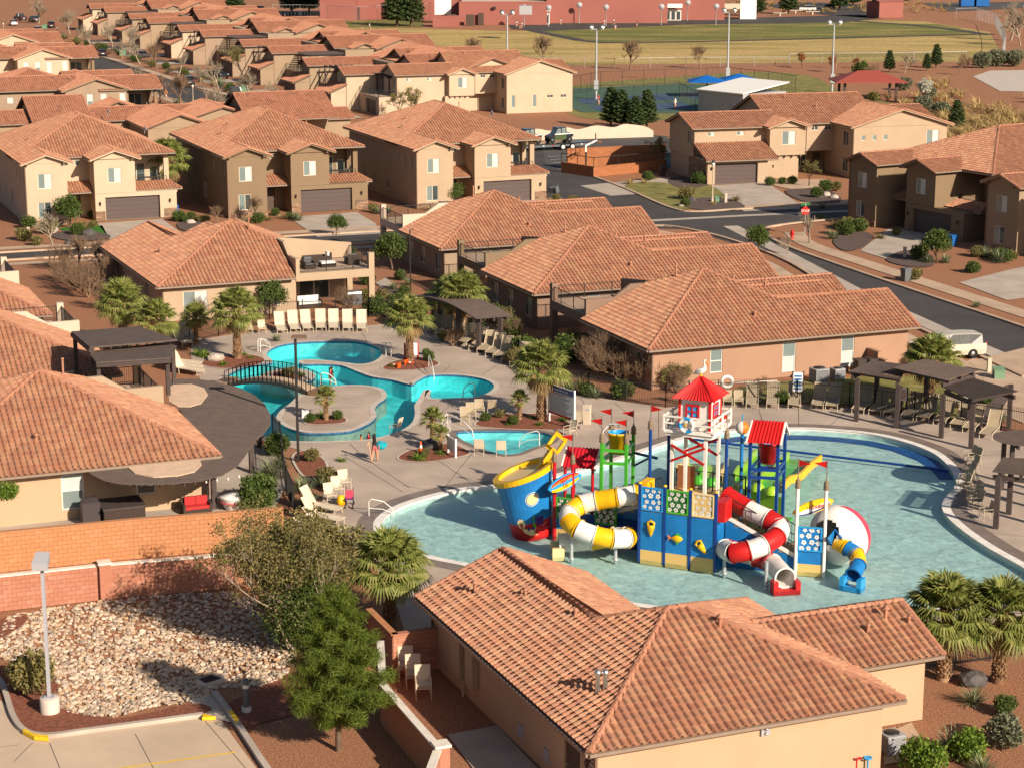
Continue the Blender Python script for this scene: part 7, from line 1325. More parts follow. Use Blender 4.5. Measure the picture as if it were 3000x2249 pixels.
def misc():
 Z = Vector((0, 0, 1)); p = G(2128, 1178); rt = empty('life_ring', p + Z * 1.05, 'white life ring hung on the iron fence', 'life ring'); c = p + Z * 1.35; mb = MB(); n = 20
 mb.tube([c + Vector((.34 * math.cos(t), -.1, .34 * math.sin(t))) for t in [2 * math.pi * k / n for k in range(n + 1)]], .1, 8, cap=False); mb.build('ring', 'white', rt)
 mb = MB(); a, b = G(2095, 1178), G(2275, 1178); mb.tube([a + Z * 1.2 + Vector((0, -.1, 0)), b + Z * 1.45 + Vector((0, -.1, 0))], .025, 6); mb.build('rescue_pole', 'white', label='long white rescue pole hung along the iron fence', cat='pole')
 p = G(1720, 1240); rt = empty('waste_bin', p, 'square beige waste bin between the rules board and the splash pool', 'bin'); mb = MB(); mb.box(p + Z * .55, (.42, .42, 1.1), R(-15)); mb.build('body', 'pale', rt); mb = MB(); mb.box(p + Z * 1.12, (.46, .46, .05), R(-15)); mb.build('lid', 'sling', rt); mb = MB(); mb.box(p + Z * .92 - Vector((0, .21, 0)), (.28, .04, .12), R(-15)); mb.build('flap', 'greypaint', rt)
 rt = empty('lane_rope', G(2020, 1287), 'dark blue float line across the splash pool', 'float line'); a, b = G(2022, 1285, -.06), G(2782, 1378, -.06); n = 110
 fl = MB(); fl.tube([(-.07, 0, 0), (.07, 0, 0)], .07, 6); me = None; e = (b - a).normalized()
 for i in range(n):
  p = a + (b - a) * (i / n)
  if me is None: mb = MB(); mb.tube([p - e * .085, p + e * .085], .075, 6); o = mb.build('float', 'ps_dblue', rt); me = o
  else: o = me.copy(); COL.objects.link(o); o.location = p - a;
 mb = MB(); mb.tube([a, b], .02, 5); mb.build('rope', 'ps_lblue', rt)
 a, b = G(676, 1124), G(926, 1150); d = b - a; s_ = Vector((-d.y, d.x, 0)).normalized() * .75; rt = empty('foot_bridge', a, 'arched foot bridge with black iron railings over the lagoon', 'bridge'); n = 20; arc = lambda t: a + d * t + Z * (.6 * math.sin(math.pi * min(1, max(0, t))) ** .8 + .02)
 for i in range(n):
  t0, t1 = i / n, (i + .94) / n; mb = MB(); mb.prism([arc(t0) - s_, arc(t1) - s_, arc(t1) + s_, arc(t0) + s_], -Z * .06); mb.build('plank', 'walk', rt)
 for sg in (-1, 1):
  mb = MB(); pts = [arc(i / n) + s_ * sg for i in range(n + 1)]
  for p, q in zip(pts, pts[1:]): mb.beam(p - Z * .1, q - Z * .1, .08, .2)
  mb.build('girder', 'iron', rt); rail_world(pts, 1.0, .12, rt, 'railing', posts=1.9)
 for q in (a, b): mb = MB(); mb.box(q + Z * .1 + d.normalized() * (-.3 if q == a else .3), (.9, 1.7, .35), math.atan2(d.y, d.x)); mb.build('abutment', 'stone', rt)
 p = G(850, 1340);
 mb = MB(); p = G(895, 1222); mb.box(p + Z * .25, (.4, .25, .5)); mb.build('first_aid_box', 'white', label='small white and orange box on the lagoon island', cat='box')
 p = G(2357, 690); rt = empty('stop_sign', p, 'red stop sign with green street plates at the corner', 'sign'); mb = MB(); mb.tube([p, p + Z * 3.1], .05, 6); mb.build('post', 'galv', rt); c = p + Z * 2.35 + Vector((0, -.07, 0)); mb = MB(); mb.prism([c + Vector((.42 * math.cos(R(22.5 + 45 * k)), 0, .42 * math.sin(R(22.5 + 45 * k)))) for k in range(8)], (0, .03, 0)); fc = mb.build('plate', 'ps_red', rt); lettering('STOP', .34, c + Vector((0, -.02, 0)), Vector((1, 0, 0)), Z, 'paint_white', fc); mb = MB(); mb.box(p + Z * 2.98, (1.0, .04, .22), R(20)); mb.build('street_plate', 'ps_dgreen', rt)
 p = G(2320, 702); rt = empty('fire_hydrant', p, 'red fire hydrant at the street corner', 'hydrant'); mb = MB(); mb.lathe(p, [(.2, 0), (.2, .08), (.14, .1), (.14, .62), (.19, .64), (.19, .7), (.13, .8), (.05, .88), (.05, .96), (0, .97)], 12); mb.build('barrel', 'ps_red', rt)
 for d_ in (Vector((1, 0, 0)), Vector((-1, 0, 0)), Vector((0, -1, 0))): mb = MB(); mb.tube([p + Z * .5, p + Z * .5 + d_ * .25], .075, 8); mb.build('outlet', 'ps_red', rt)
 for px, lb, m, hh in (((2126,595), 'cream plastic utility post beside the street lamp', 'pale', .95), ((2650,755), 'pale utility post beside the dark gravel bed', 'pale', .9), ((84,695), 'cream utility post in the yard of the cream house', 'pale', .9), ((2897,1090), 'pale utility post by the minivan drive', 'pale', .9)): p = G(*px); rt = empty('utility_post', p, lb, 'post'); mb = MB(); mb.box(p + Z * hh / 2, (.26, .2, hh), R(10)); mb.build('body', m, rt); mb = MB(); mb.box(p + Z * (hh + .03), (.3, .24, .06), R(10)); mb.build('cap', m, rt)
 mat('util_green', (0.14, 0.24, 0.15), .6)
 for px, lb, s in (((2102,592), 'small green utility box at the foot of the street lamp', .55), ((2925,1108), 'green utility box in the gravel beside the drive', .7), ((131,85), 'green transformer box on the far pavement', 1.1), ((360,163), 'green transformer box near the grey parked car', 1.2), ((712,272), 'green transformer box beside the black truck', 1.2)): p = G(*px); rt = empty('utility_box', p, lb, 'utility box'); mb = MB(); mb.obox(p - Vector((s / 2, s / 2, 0)), (s, 0, 0), (0, s, 0), (0, 0, s * .9)); mb.build('cabinet', 'util_green', rt); mb = MB(); mb.prism([p + Vector((-s * .55, -s * .55, s * .8)), p + Vector((s * .55, -s * .55, s * .8)), p + Vector((s * .55, s * .55, s)), p + Vector((-s * .55, s * .55, s))], (0, 0, .05)); mb.build('lid', 'util_green', rt)
 p = G(1716, 505); rt = empty('basketball_hoop', p, 'white-armed basketball hoop over the red court wall', 'basketball hoop'); mb = MB(); mb.box(p + Z * 1.2, (.2, .2, 2.4)); mb.build('pole', 'iron', rt); mb = MB(); mb.beam(p + Z * 2.3, p + Z * 3.2, .17, .17); mb.beam(p + Z * 3.15, p + Z * 3.75 + Vector((1.3, .3, 0)), .16, .18); mb.build('arm', 'white', rt); c = p + Z * 3.4 + Vector((1.35, .3, 0)); mb = MB()
 for q, r_ in (((-.2, -.9, 0), (-.2, .9, 0)), ((-.2, -.9, 1.1), (-.2, .9, 1.1)), ((-.2, -.9, 0), (-.2, -.9, 1.1)), ((-.2, .9, 0), (-.2, .9, 1.1)), ((-.2, 0, 0), (-.2, 0, 1.1))): mb.beam(c + Vector(q), c + Vector(r_), .06, .06)
 mb.build('backboard_frame', 'iron', rt); mb = MB(); mb.tube([c + Vector((.3 + .23 * math.cos(t), .23 * math.sin(t), .15)) for t in [k * math.pi / 6 for k in range(13)]], .025, 5); mb.build('rim', 'ps_orange', rt)
 mat('rust_roof', (0.27, 0.06, 0.045), .7); p = G(2540, 292); rt = empty('picnic_shelter', p, 'picnic shelter with red hip roof and dark posts in the park', 'shelter'); w_, d_ = 5.2, 3.6
 for sx in (-1, 1):
  for sy in (-1, 1): mb = MB(); mb.box(p + Vector((sx * w_ * .8, sy * d_ * .8, 1.6)), (.4, .4, 3.2)); mb.build('post', 'door', rt)
 e = [p + Vector((sx * (w_ + .6), sy * (d_ + .6), 3.1)) for sx, sy in ((-1, -1), (1, -1), (1, 1), (-1, 1))]; r0, r1 = p + Vector((-1.6, 0, 4.7)), p + Vector((1.6, 0, 4.7)); mb = MB()
 for f in ((e[0], e[1], r1, r0), (e[2], e[3], r0, r1), (e[1], e[2], r1), (e[3], e[0], r0)): mb.prism(f, (0, 0, -.12))
 mb.build('roof', 'rust_roof', rt)
 for k in (-2, 2): mb = MB(); mb.box(p + Vector((k, 0, .75)), (1.8, .8, .08)); mb.box(p + Vector((k, 0, .37)), (.2, .6, .7)); mb.build('picnic_table', 'deckwood', rt)
 mat('sail', (0.005, 0.11, 0.42), .6)
 for px, lb in (((2070,285), 'blue shade umbrella over the courts, beside the white-roofed building'), ((2163,280), 'blue shade umbrella closest to the floodlight mast')):
  p = G(*px); rt = empty('shade_umbrella', p, lb, 'umbrella'); mb = MB(); mb.tube([p, p + Z * 2.9], .12, 8); mb.build('mast', 'ps_dblue', rt); mb = MB(); c = [p + Vector((sx * 3.1, sy * 3.1, 2.6)) for sx, sy in ((-1, -1), (1, -1), (1, 1), (-1, 1))]; t = p + Z * 3.6
  for i in range(4): mb.prism([c[i], c[(i + 1) % 4], t], (0, 0, -.05))
  mb.build('canopy', 'sail', rt)
 p = G(690, 1490); rt = empty('fire_table', p, 'round pale covered table at the canopy corner', 'table'); mb = MB(); mb.lathe(p, [(.5, 0), (.85, .7), (.88, .8), (0, .84)], 20); mb.build('cover', 'cushion', rt); mb = MB(); mb.lathe(p, [(.80, .45), (.84, .52), (.84, .46)], 20); mb.build('pink_band', 'ps_pink', rt)
 mb = MB(); p = hb2.pt(4.3, -1.4); rt = empty('hot_tub', p, 'dark covered spa tub behind the orange wall', 'spa'); mb.obox(p, -U22 * 2.1, V22 * 1.9, (0, 0, .85)); mb.build('cabinet', 'wicker', rt); mb = MB(); mb.obox(p + U22 * .05 - V22 * .05 + Vector((0, 0, .85)), -U22 * 2.2, V22 * 2.0, (0, 0, .12)); mb.build('cover', 'pergola', rt)
 mb = MB(); p = hb2.pt(6.5, -1.0); rt = empty('barbecue', p, 'dark covered barbecue against the tan villa wall', 'barbecue'); mb.obox(p, -U22 * .9, V22 * .7, (0, 0, 1.25)); mb.build('cover', 'bin_dark', rt); mb = MB(); mb.prism([p + Vector((0, 0, 1.25)), p - U22 * .9 + Vector((0, 0, 1.25)), p - U22 * .8 + V22 * .4 + Vector((0, 0, 1.42)), p - U22 * .1 + V22 * .4 + Vector((0, 0, 1.42))], V22 * .3); mb.build('hood', 'bin_dark', rt)
 p = hp.pt(1.6, 16.0); rt = empty('barbecue', p, 'steel gas barbecue on the patio under the corner terrace', 'barbecue'); mb = MB(); mb.obox(p - u24 * .7 - v24 * .3, u24 * 1.3, v24 * .6, (0, 0, .8)); mb.build('cart', 'bin_grey', rt); mb = MB(); mb.lathe(p + Z * .85, [(.32, -.55), (.32, .55)], 12, ax=(v24, Vector((0, 0, 1)), u24)); mb.build('hood', 'steel', rt)
 for px, m, lb in (((2508,2262), 'ps_redpole', 'red valve wheel on a stem in front of the clubhouse wall'), ((2541,2262), 'ps_lblue', 'blue valve wheel on a stem in front of the clubhouse wall')): p = G(*px); rt = empty('valve', p, lb, 'valve'); mb = MB(); mb.tube([p, p + Z * .55], .035, 6); mb.build('stem', m, rt); mb = MB(); c = p + Z * .58; mb.tube([c + Vector((.14 * math.cos(t), .14 * math.sin(t), 0)) for t in [k * math.pi / 6 for k in range(13)]], .03, 6); mb.beam(c - Vector((.14, 0, 0)), c + Vector((.14, 0, 0)), .03, .03); mb.build('hand_wheel', m, rt)
 for i, (x, y) in enumerate(((1536,78),(1607,80),(1697,70),(1775,78),(1858,64),(1937,76),(2014,62),(2097,75))):
  p = G(x, y); rt = empty('basketball_hoop', p, 'grey playground basketball hoop in front of the school', 'basketball hoop', 'school yard hoops'); mb = MB(); mb.tube([p, p + Z * 4.6, p + Z * 5 - Vector((0, .8, 0))], .11, 6); mb.build('pole', 'galv', rt); mb = MB(); mb.lathe(p + Z * 5 - Vector((0, .9, 0)), [(0, -.05), (.75, -.05), (.75, .05), (0, .05)], 12, ax=(Vector((1, 0, 0)), Z, Vector((0, 1, 0)))); mb.build('backboard', 'greypaint', rt)
 for px in ((2285,48),(2380,44),(2330,40)): p = G(*px); rt = empty('picnic_table', p, 'pale picnic table under the trees beside the school', 'table', 'school picnic tables'); mb = MB(); mb.box(p + Z * .9, (4, 1.6, .15)); mb.build('top', 'pale', rt); mb = MB(); mb.box(p + Z * .45, (.4, 1.4, .9)); mb.build('leg', 'pale', rt)
 for px, lb in (((2834,20), 'blue skip at the upper edge, beside the other blue skip'), ((2872,20), 'blue skip with the white post beside it')): p = G(*px); rt = empty('dumpster', p, lb, 'skip'); mb = MB(); mb.prism([p + Vector((-2.4, -2, .2)), p + Vector((2.4, -2, .2)), p + Vector((2.4, 2, .2)), p + Vector((-2.4, 2, .2))][::-1], (0, 0, 2.8)); mb.build('body', 'bin_blue', rt); mb = MB(); mb.box(p + Vector((0, 0, 3.1)), (4.9, 4.2, .2)); mb.build('lid', 'bin_blue', rt)
misc()
for o in bpy.data.objects:
 if o.name.startswith('float.'): o.parent = bpy.data.objects['lane_rope']
# ---- vehicles
mat('car_silver', (0.50, 0.45, 0.37), 0.35, coat=.3); mat('car_white', (0.72, 0.72, 0.72), 0.3, coat=.6); mat('car_dark', (0.02, 0.022, 0.03), 0.3, coat=.6); mat('car_grey', (0.09, 0.10, 0.11), 0.3, metal=.4, coat=.6); mat('tyre', (0.015, 0.015, 0.015), .9); mat('car_glass', (0.01, 0.012, 0.014), .2, spec=.25); mat('tail', (0.4, 0.008, 0.008), .3); mat('utv_green', (0.05, 0.075, 0.03), .4, coat=.3)
PROFS = {'sedan': (4.7, 1.82, [(0, .45, .72), (.03, .3, .8), (.2, .28, .92), (.29, .27, .97), (.40, .27, 1.42), (.55, .27, 1.46), (.70, .27, 1.42), (.84, .27, 1.06), (.97, .3, 1.0), (1, .45, .8)], (.27, .86), .95), 'van': (5.1, 1.98, [(0, .45, .85), (.02, .3, .95), (.17, .28, 1.05), (.21, .27, 1.1), (.34, .27, 1.66), (.5, .27, 1.74), (.75, .27, 1.73), (.93, .27, 1.66), (.985, .3, 1.1), (1, .45, .9)], (.22, .96), 1.05), 'truck': (5.7, 1.98, [(0, .55, .95), (.02, .4, 1.05), (.2, .38, 1.12), (.26, .37, 1.15), (.34, .37, 1.82), (.5, .37, 1.88), (.60, .37, 1.82), (.63, .37, 1.15), (.98, .4, 1.15), (1, .5, 1.1)], (.27, .62), 1.15), 'suv': (4.8, 1.9, [(0, .5, .9), (.02, .35, 1.0), (.2, .33, 1.08), (.26, .32, 1.12), (.36, .32, 1.68), (.6, .32, 1.74), (.9, .32, 1.66), (.98, .35, 1.1), (1, .5, 1.0)], (.25, .95), 1.08)}
def car(kind, px, face, m, label, name='parked_car', z=0.0, cat='car', mid=True):
 L_, W_, st, cab, belt = PROFS[kind]; p = G(*px); d = G(*face) - p; d.z = 0; X = d.normalized(); Y = Vector((-X.y, X.x, 0)); Z = Vector((0, 0, 1)); rt = empty(name, Vector((p.x, p.y, z)), label, cat); o = Vector((p.x, p.y, z)) + X * L_ / 2; mb = MB(); rows = []
 for t, zb, zt in st:
  x = o - X * L_ * t; w_ = W_ / 2 * (.86 if t in (0, 1) else .96 if t < .05 or t > .95 else 1); bl = min(zt, belt); tw = w_ * (.97 if zt <= belt + .1 else .78)
  rows.append([x + Y * s_ * ww + Z * zz for s_, ww, zz in ((1, w_ * .93, zb), (1, w_, (zb + bl) / 2), (1, w_ * .97, bl), (1, tw, zt - .04), (1, tw * .85, zt), (-1, tw * .85, zt), (-1, tw, zt - .04), (-1, w_ * .97, bl), (-1, w_, (zb + bl) / 2), (-1, w_ * .93, zb))])
 g = MB()
 for i in range(len(rows) - 1):
  cabin = st[i][2] > belt + .2 or st[i + 1][2] > belt + .2; both = st[i][2] > belt + .2 and st[i + 1][2] > belt + .2
  for k in range(10):
   k2 = (k + 1) % 10; q = [rows[i][k], rows[i + 1][k], rows[i + 1][k2], rows[i][k2]]; glass = cabin and (k in (2, 6) or (not both and k in (3, 4, 5)))
   (g if glass else mb).add(q, [(0, 1, 2, 3)], 0, not glass)
 mb.add(rows[0], [tuple(range(10))]); mb.add(rows[-1], [tuple(range(9, -1, -1))]); b = mb.build('body', m, rt); g.build('windows', 'car_glass', rt)
 if kind in ('van', 'suv', 'sedan'):
  for t in (.44, .6, .76):
   for s_ in (-1, 1): q = MB(); x = o - X * L_ * t + Y * s_ * W_ / 2 * .98; q.beam(x + Z * belt, o - X * L_ * t + Y * s_ * W_ / 2 * .79 + Z * (st[5][2] - .06), .06, .03); q.build('pillar', 'iron', b)
 r = .34 if kind != 'truck' else .4
 for t in (.17, .79):
  for s_ in (-1, 1):
   c = o - X * L_ * t + Y * s_ * (W_ / 2 - .09) + Z * r; q = MB(); q.lathe(c, [(r * .62, -.1), (r, -.1), (r, .1), (r * .62, .1)], 16, ax=(X, Z, Y)); wh = q.build('wheel', 'tyre', rt); q = MB(); q.lathe(c, [(0, .085), (r * .62, .07), (r * .62, -.07), (0, -.085)], 10, ax=(X, Z, Y)); q.build('rim', 'steel', wh)
 for s_ in (-1, 1): q = MB(); q.obox(o - X * (L_ + .01) + Y * (s_ * W_ * .36 - .12) + Z * (belt - .15), Y * .24, X * .08, Z * .22); q.build('tail_light', 'tail', rt); q = MB(); q.obox(o - X * .06 + Y * (s_ * W_ * .36 - .16) + Z * (belt - .32), Y * .32, X * .06, Z * .14); q.build('headlight', 'wframe_w', rt)
 q = MB(); q.obox(o - X * (L_ + .02) - Y * .26 + Z * .62, Y * .52, X * .04, Z * .14); q.build('number_plate', 'white', rt); return rt
car('van', (2775,1045), (2680,1050), 'car_silver', 'champagne minivan parked in the drive behind the palm'); car('sedan', (300,165), (280,145), 'car_dark', 'dark sedan parked at the kerb of the far street'); car('sedan', (415,170), (450,165), 'car_grey', 'grey sedan parked across a drive on the far street'); car('suv', (553,250), (530,225), 'car_grey', 'dark blue crossover at the kerb of the far street'); car('truck', (690,288), (660,270), 'car_dark', 'black pickup truck behind the bungalow ridge', cat='truck'); car('sedan', (40,75), (25,65), 'car_white', 'pale sedan driving on the far street'); car('suv', (112,98), (135,110), 'car_white', 'white car coming down the far street'); car('truck', (60,60), (20,55), 'car_dark', 'dark pickup at the end of the far street', cat='truck'); car('van', (100,65), (70,60), 'car_dark', 'black van in a drive at the far end of the street'); car('van', (2365,33), (2340,33), 'car_white', 'white van parked beside the school', cat='van'); car('suv', (2422,29), (2400,29), 'car_dark', 'dark car parked beside the white van'); car('suv', (765,35), (790,35), 'car_dark', 'dark car parked beside the trees at the school', mid=False); car('suv', (150,82), (140,70), 'car_dark', 'dark car in the shaded drive on the far street'); car('truck', (640,230), (668,235), 'car_dark', 'dark truck in a garage drive on the far street', cat='truck')
def trailer():
 a, b = G(1520, 447), G(1720, 436); X = (b - a).normalized(); Y = Vector((-X.y, X.x, 0)); Z = Vector((0, 0, 1)); L_ = (b - a).length; rt = empty('flatbed_trailer', a, 'long black flatbed trailer parked behind the tan house', 'trailer'); mb = MB(); mb.obox(a + Z * .75 - Y * .3, X * L_, Y * 2.3, Z * .18); mb.build('bed', 'car_dark', rt); mb = MB(); mb.obox(a + Z * .5 - Y * .32, X * L_, Y * .08, Z * .25); mb.build('side_beam', 'bin_grey', rt)
 for t in (.62, .76):
  for y in (-.4, 1.9): c = a + X * L_ * t + Y * y + Z * .42; q = MB(); q.lathe(c, [(.25, -.12), (.42, -.12), (.42, .12), (.25, .12)], 16, ax=(X, Z, Y)); wh = q.build('wheel', 'tyre', rt); q = MB(); q.lathe(c, [(0, -.14), (.26, -.12), (.26, .12), (0, .14)], 12, ax=(X, Z, Y)); q.build('rim', 'white', wh)
 q = MB(); q.beam(a + X * L_ * .55 + Z * .92 - Y * .45, a + X * L_ * .84 + Z * .92 - Y * .45, .25, .05); q.build('mudguard', 'car_dark', rt)
 for i in range(7): q = MB(); q.obox(a + X * (L_ * (.05 + i * .14)) - Y * .35 + Z * .62, X * .25, Y * .03, Z * .1); q.build('marker', 'tail' if i % 2 else 'white', rt)
 def utv(t, label, s=1.0):
  o = a + X * L_ * t + Y * .8 + Z * .93; r_ = empty('utility_vehicle', o, label, 'vehicle'); P = lambda x, y, z: o + X * x + Y * y + Z * z
  def slab(pts, y0, y1, m, nm): q = MB(); q.prism([P(x, y0, z) for x, z in pts], Y * (y1 - y0)); return q.build(nm, m, r_)
  slab([(-1.7, .55), (-1.75, .85), (-.95, 1.12), (-.9, .5)], -.65, .65, 'car_dark', 'bonnet'); slab([(-.95, .45), (-.92, 1.12), (.75, 1.15), (.78, .45), (.4, .35), (-.5, .35)], -.72, .72, 'utv_green', 'body'); slab([(.8, .6), (.8, 1.1), (1.75, 1.15), (1.75, .7)], -.7, .7, 'car_dark', 'cargo_bed'); slab([(-.9, 1.05), (.9, 1.08), (1.7, 1.12), (1.7, 1.2), (-.9, 1.16)], -.735, -.72, 'white', 'stripe')
  for y in (-.62, .62):
   for p, q_ in (((-.9, 1.1), (-.45, 1.85)), ((.1, 1.12), (.1, 1.88)), ((.8, 1.12), (.75, 1.85))): q = MB(); q.beam(P(p[0], y, p[1]), P(q_[0], y * .93, q_[1]), .09, .09); q.build('roll_bar', 'car_dark', r_)
   for x0, x1 in ((-.6, .05), (.15, .72)): q = MB(); q.add([P(x0 - .18 if x0 < 0 else x0, y, 1.16), P(x1, y, 1.16), P(x1, y * .93, 1.8), P(x0 + .1 if x0 < 0 else x0, y * .93, 1.8)], [(0, 1, 2, 3)]); q.build('side_window', 'blind', r_)
  slab([(-.6, 1.84), (-.5, 1.95), (.7, 1.97), (.9, 1.86)], -.66, .66, 'car_dark', 'roof'); q = MB(); q.add([P(-.9, -.6, 1.12), P(-.9, .6, 1.12), P(-.5, .55, 1.83), P(-.5, -.55, 1.83)], [(0, 1, 2, 3)]); q.build('windscreen', 'blind', r_)
  for x in (-1.25, 1.2):
   for y in (-.68, .68): c = P(x, y, .38); q = MB(); q.lathe(c, [(.2, -.14), (.38, -.13), (.42, 0), (.38, .13), (.2, .14)], 14, ax=(X, Z, Y)); wh = q.build('wheel', 'tyre', r_); q = MB(); q.lathe(c, [(0, -.1), (.2, -.1), (.2, .1), (0, .1)], 10, ax=(X, Z, Y)); q.build('rim', 'bin_grey', wh)
 utv(.62, 'green and black off-road buggy with white stripe on the trailer'); utv(.16, 'black off-road buggy on the trailer half behind the tan house')
trailer()
for h_, w_ in ((H95, 'cream'), (H96, 'brown'), (H97, 'tan')):
 p = h_.pt(13.4, 6.4, 2.82); rt = empty('patio_table', p, 'dark patio table on the balcony of the %s two-storey house' % w_, 'table'); mb = MB(); mb.obox(p - h_.A * .7 - h_.B * .45 + Vector((0, 0, .7)), h_.A * 1.4, h_.B * .9, (0, 0, .05)); mb.build('top', 'iron', rt)
 for a, b in ((-.6, -.35), (.6, -.35), (-.6, .35), (.6, .35)): mb = MB(); mb.obox(p + h_.A * a + h_.B * b, h_.A * .05, h_.B * .05, (0, 0, .7)); mb.build('leg', 'iron', rt)
 for d in (-1.2, 1.2): grp = sofa('dark wicker armchair beside the balcony table of the %s house' % w_, h_, 13.4 + d, 6.4, 2.82, .7, .7, R(90) * (1 if d < 0 else -1), 'cushion_grey', 'wicker_armchair', cat='armchair'); grp['group'] = 'balcony armchairs of the %s house' % w_
# ================================================================== vegetation
mat('palm_leaf', (0.11, 0.145, 0.03), 0.5, isl=1, cols=[(0.20, 0.225, 0.05), (0.31, 0.30, 0.10)], sub=.3); mat('palm_dead', (0.28, 0.17, 0.075), .9, isl=1, cols=[(0.36, 0.25, 0.12)], sub=.2); mat('palm_trunk', (0.22, 0.125, 0.065), .95, .4, 3.0, isl=1, cols=[(0.34, 0.21, 0.12), (0.16, 0.085, 0.045)])
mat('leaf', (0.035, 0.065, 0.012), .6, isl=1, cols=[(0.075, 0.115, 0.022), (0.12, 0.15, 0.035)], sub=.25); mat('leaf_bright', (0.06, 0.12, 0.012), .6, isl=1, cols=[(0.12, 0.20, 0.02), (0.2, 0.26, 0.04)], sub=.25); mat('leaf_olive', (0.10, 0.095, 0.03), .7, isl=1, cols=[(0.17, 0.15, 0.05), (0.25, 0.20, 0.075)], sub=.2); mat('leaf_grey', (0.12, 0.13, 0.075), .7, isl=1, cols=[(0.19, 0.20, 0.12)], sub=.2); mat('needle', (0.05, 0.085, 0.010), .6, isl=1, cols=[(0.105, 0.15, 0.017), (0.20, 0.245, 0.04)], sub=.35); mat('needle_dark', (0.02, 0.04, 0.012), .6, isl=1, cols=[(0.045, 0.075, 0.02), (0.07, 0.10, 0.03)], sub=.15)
mat('blossom', (0.62, 0.60, 0.52), .8, isl=1, cols=[(0.42, 0.42, 0.34)], sub=.3); mat('straw', (0.42, 0.29, 0.11), .9, isl=1, cols=[(0.52, 0.38, 0.17), (0.30, 0.20, 0.08)], sub=.2); mat('rust_leaf', (0.20, 0.075, 0.025), .8, isl=1, cols=[(0.28, 0.12, 0.05)]); mat('bark', (0.13, 0.085, 0.055), .95, .3, 4); mat('bark_pale', (0.30, 0.24, 0.175), .95, .3, 4); mat('twig', (0.21, 0.135, 0.085), .95, .2, 4); mat('yucca', (0.13, 0.17, 0.09), .6, isl=1, cols=[(0.22, 0.26, 0.15), (0.28, 0.27, 0.13)], sub=.2)
def cloud(n, blobs, size, asp=.5, shell=.55, flat=0.0, seed=1):
 """leaf-sized triangles pairs through the volume of blobs (x,y,z,rx,ry,rz)"""
 g = np.random.default_rng(seed); B = np.array(blobs, float); wgt = (B[:, 3] * B[:, 4] * B[:, 5]) ** .67; k = g.choice(len(B), n, p=wgt / wgt.sum()); d = g.normal(size=(n, 3)); d /= np.linalg.norm(d, axis=1)[:, None]; r = (shell + (1 - shell) * g.random(n) ** .6) * (1 + .12 * g.normal(size=n)); C = B[k, :3] + d * r[:, None] * B[k, 3:6]
 a = g.normal(size=(n, 3)) * .8 + d * .4; a[:, 2] *= (1 - flat); a /= np.linalg.norm(a, axis=1)[:, None]; b = np.cross(a, g.normal(size=(n, 3))); b /= np.linalg.norm(b, axis=1)[:, None]; s = size * (0.6 + .8 * g.random(n))[:, None]
 V = np.stack([C - a * s, C + b * s * asp, C + a * s, C - b * s * asp], 1).reshape(-1, 3); F = np.arange(4 * n).reshape(n, 4); return V, F
def blades(n, L_, w_, spread, base=(0, 0, 0), droop=.3, br=.05, seed=2, lo=.1):
 """long thin leaves from a centre: tilt from upright up to spread"""
 g = np.random.default_rng(seed); th = g.random(n) * 2 * np.pi; t = lo + (spread - lo) * g.random(n) ** .8; l = L_ * (.65 + .5 * g.random(n)); H = np.stack([np.cos(th), np.sin(th), np.zeros(n)], 1); S = np.stack([-np.sin(th), np.cos(th), np.zeros(n)], 1); V = []
 for f, ww in ((0, .7), (.5, 1), (1, .05)):
  ang = t + droop * f * f; P = np.array(base) + H * (br + l * f * np.sin(ang))[:, None] + np.array([0, 0, 1]) * (l * f * np.cos(ang))[:, None]; V += [P - S * w_ * ww / 2, P + S * w_ * ww / 2]
 V = np.stack(V, 1).reshape(-1, 3); i = np.arange(n)[:, None] * 6; F = np.concatenate([i + np.array([[0, 1, 3, 2]]), i + np.array([[2, 3, 5, 4]])]); return V, F
def tree_limbs(mb, p, d, L_, r, lv, g, kids=3, bend=.25, spread=.7, up=.15, n=4):
 """forked limbs; returns the tips"""
 pts = [p]; q = p.copy(); e = d.normalized()
 for i in range(3): e = (e + Vector((g.uniform(-1, 1), g.uniform(-1, 1), g.uniform(-.5, 1))) * bend * .5 + Vector((0, 0, up * .3))).normalized(); q = q + e * L_ / 3; pts.append(q.copy())
 mb.tube(pts, [r, r * .85, r * .7, r * .5], n, cap=False)
 if lv == 0: return [pts[-1]]
 tips = []
 for k in range(kids):
  t = g.uniform(.45, 1); i = min(2, int(t * 3)); b = pts[i] + (pts[i + 1] - pts[i]) * (t * 3 - i); s = Vector((g.uniform(-1, 1), g.uniform(-1, 1), g.uniform(-.4, .8))).normalized(); tips += tree_limbs(mb, b, (e + s * spread), L_ * g.uniform(.6, .82), r * .55, lv - 1, g, kids, bend, spread, up, max(3, n - 1))
 return tips
def proto(name, parts):
 rt = empty(name, (0, 0, 0));
 for nm, q, m in parts:
  if isinstance(q, MB): o = q.build(nm, m, rt)
  else: o = npmesh(nm, q[0], q[1], m, rt)
 return rt
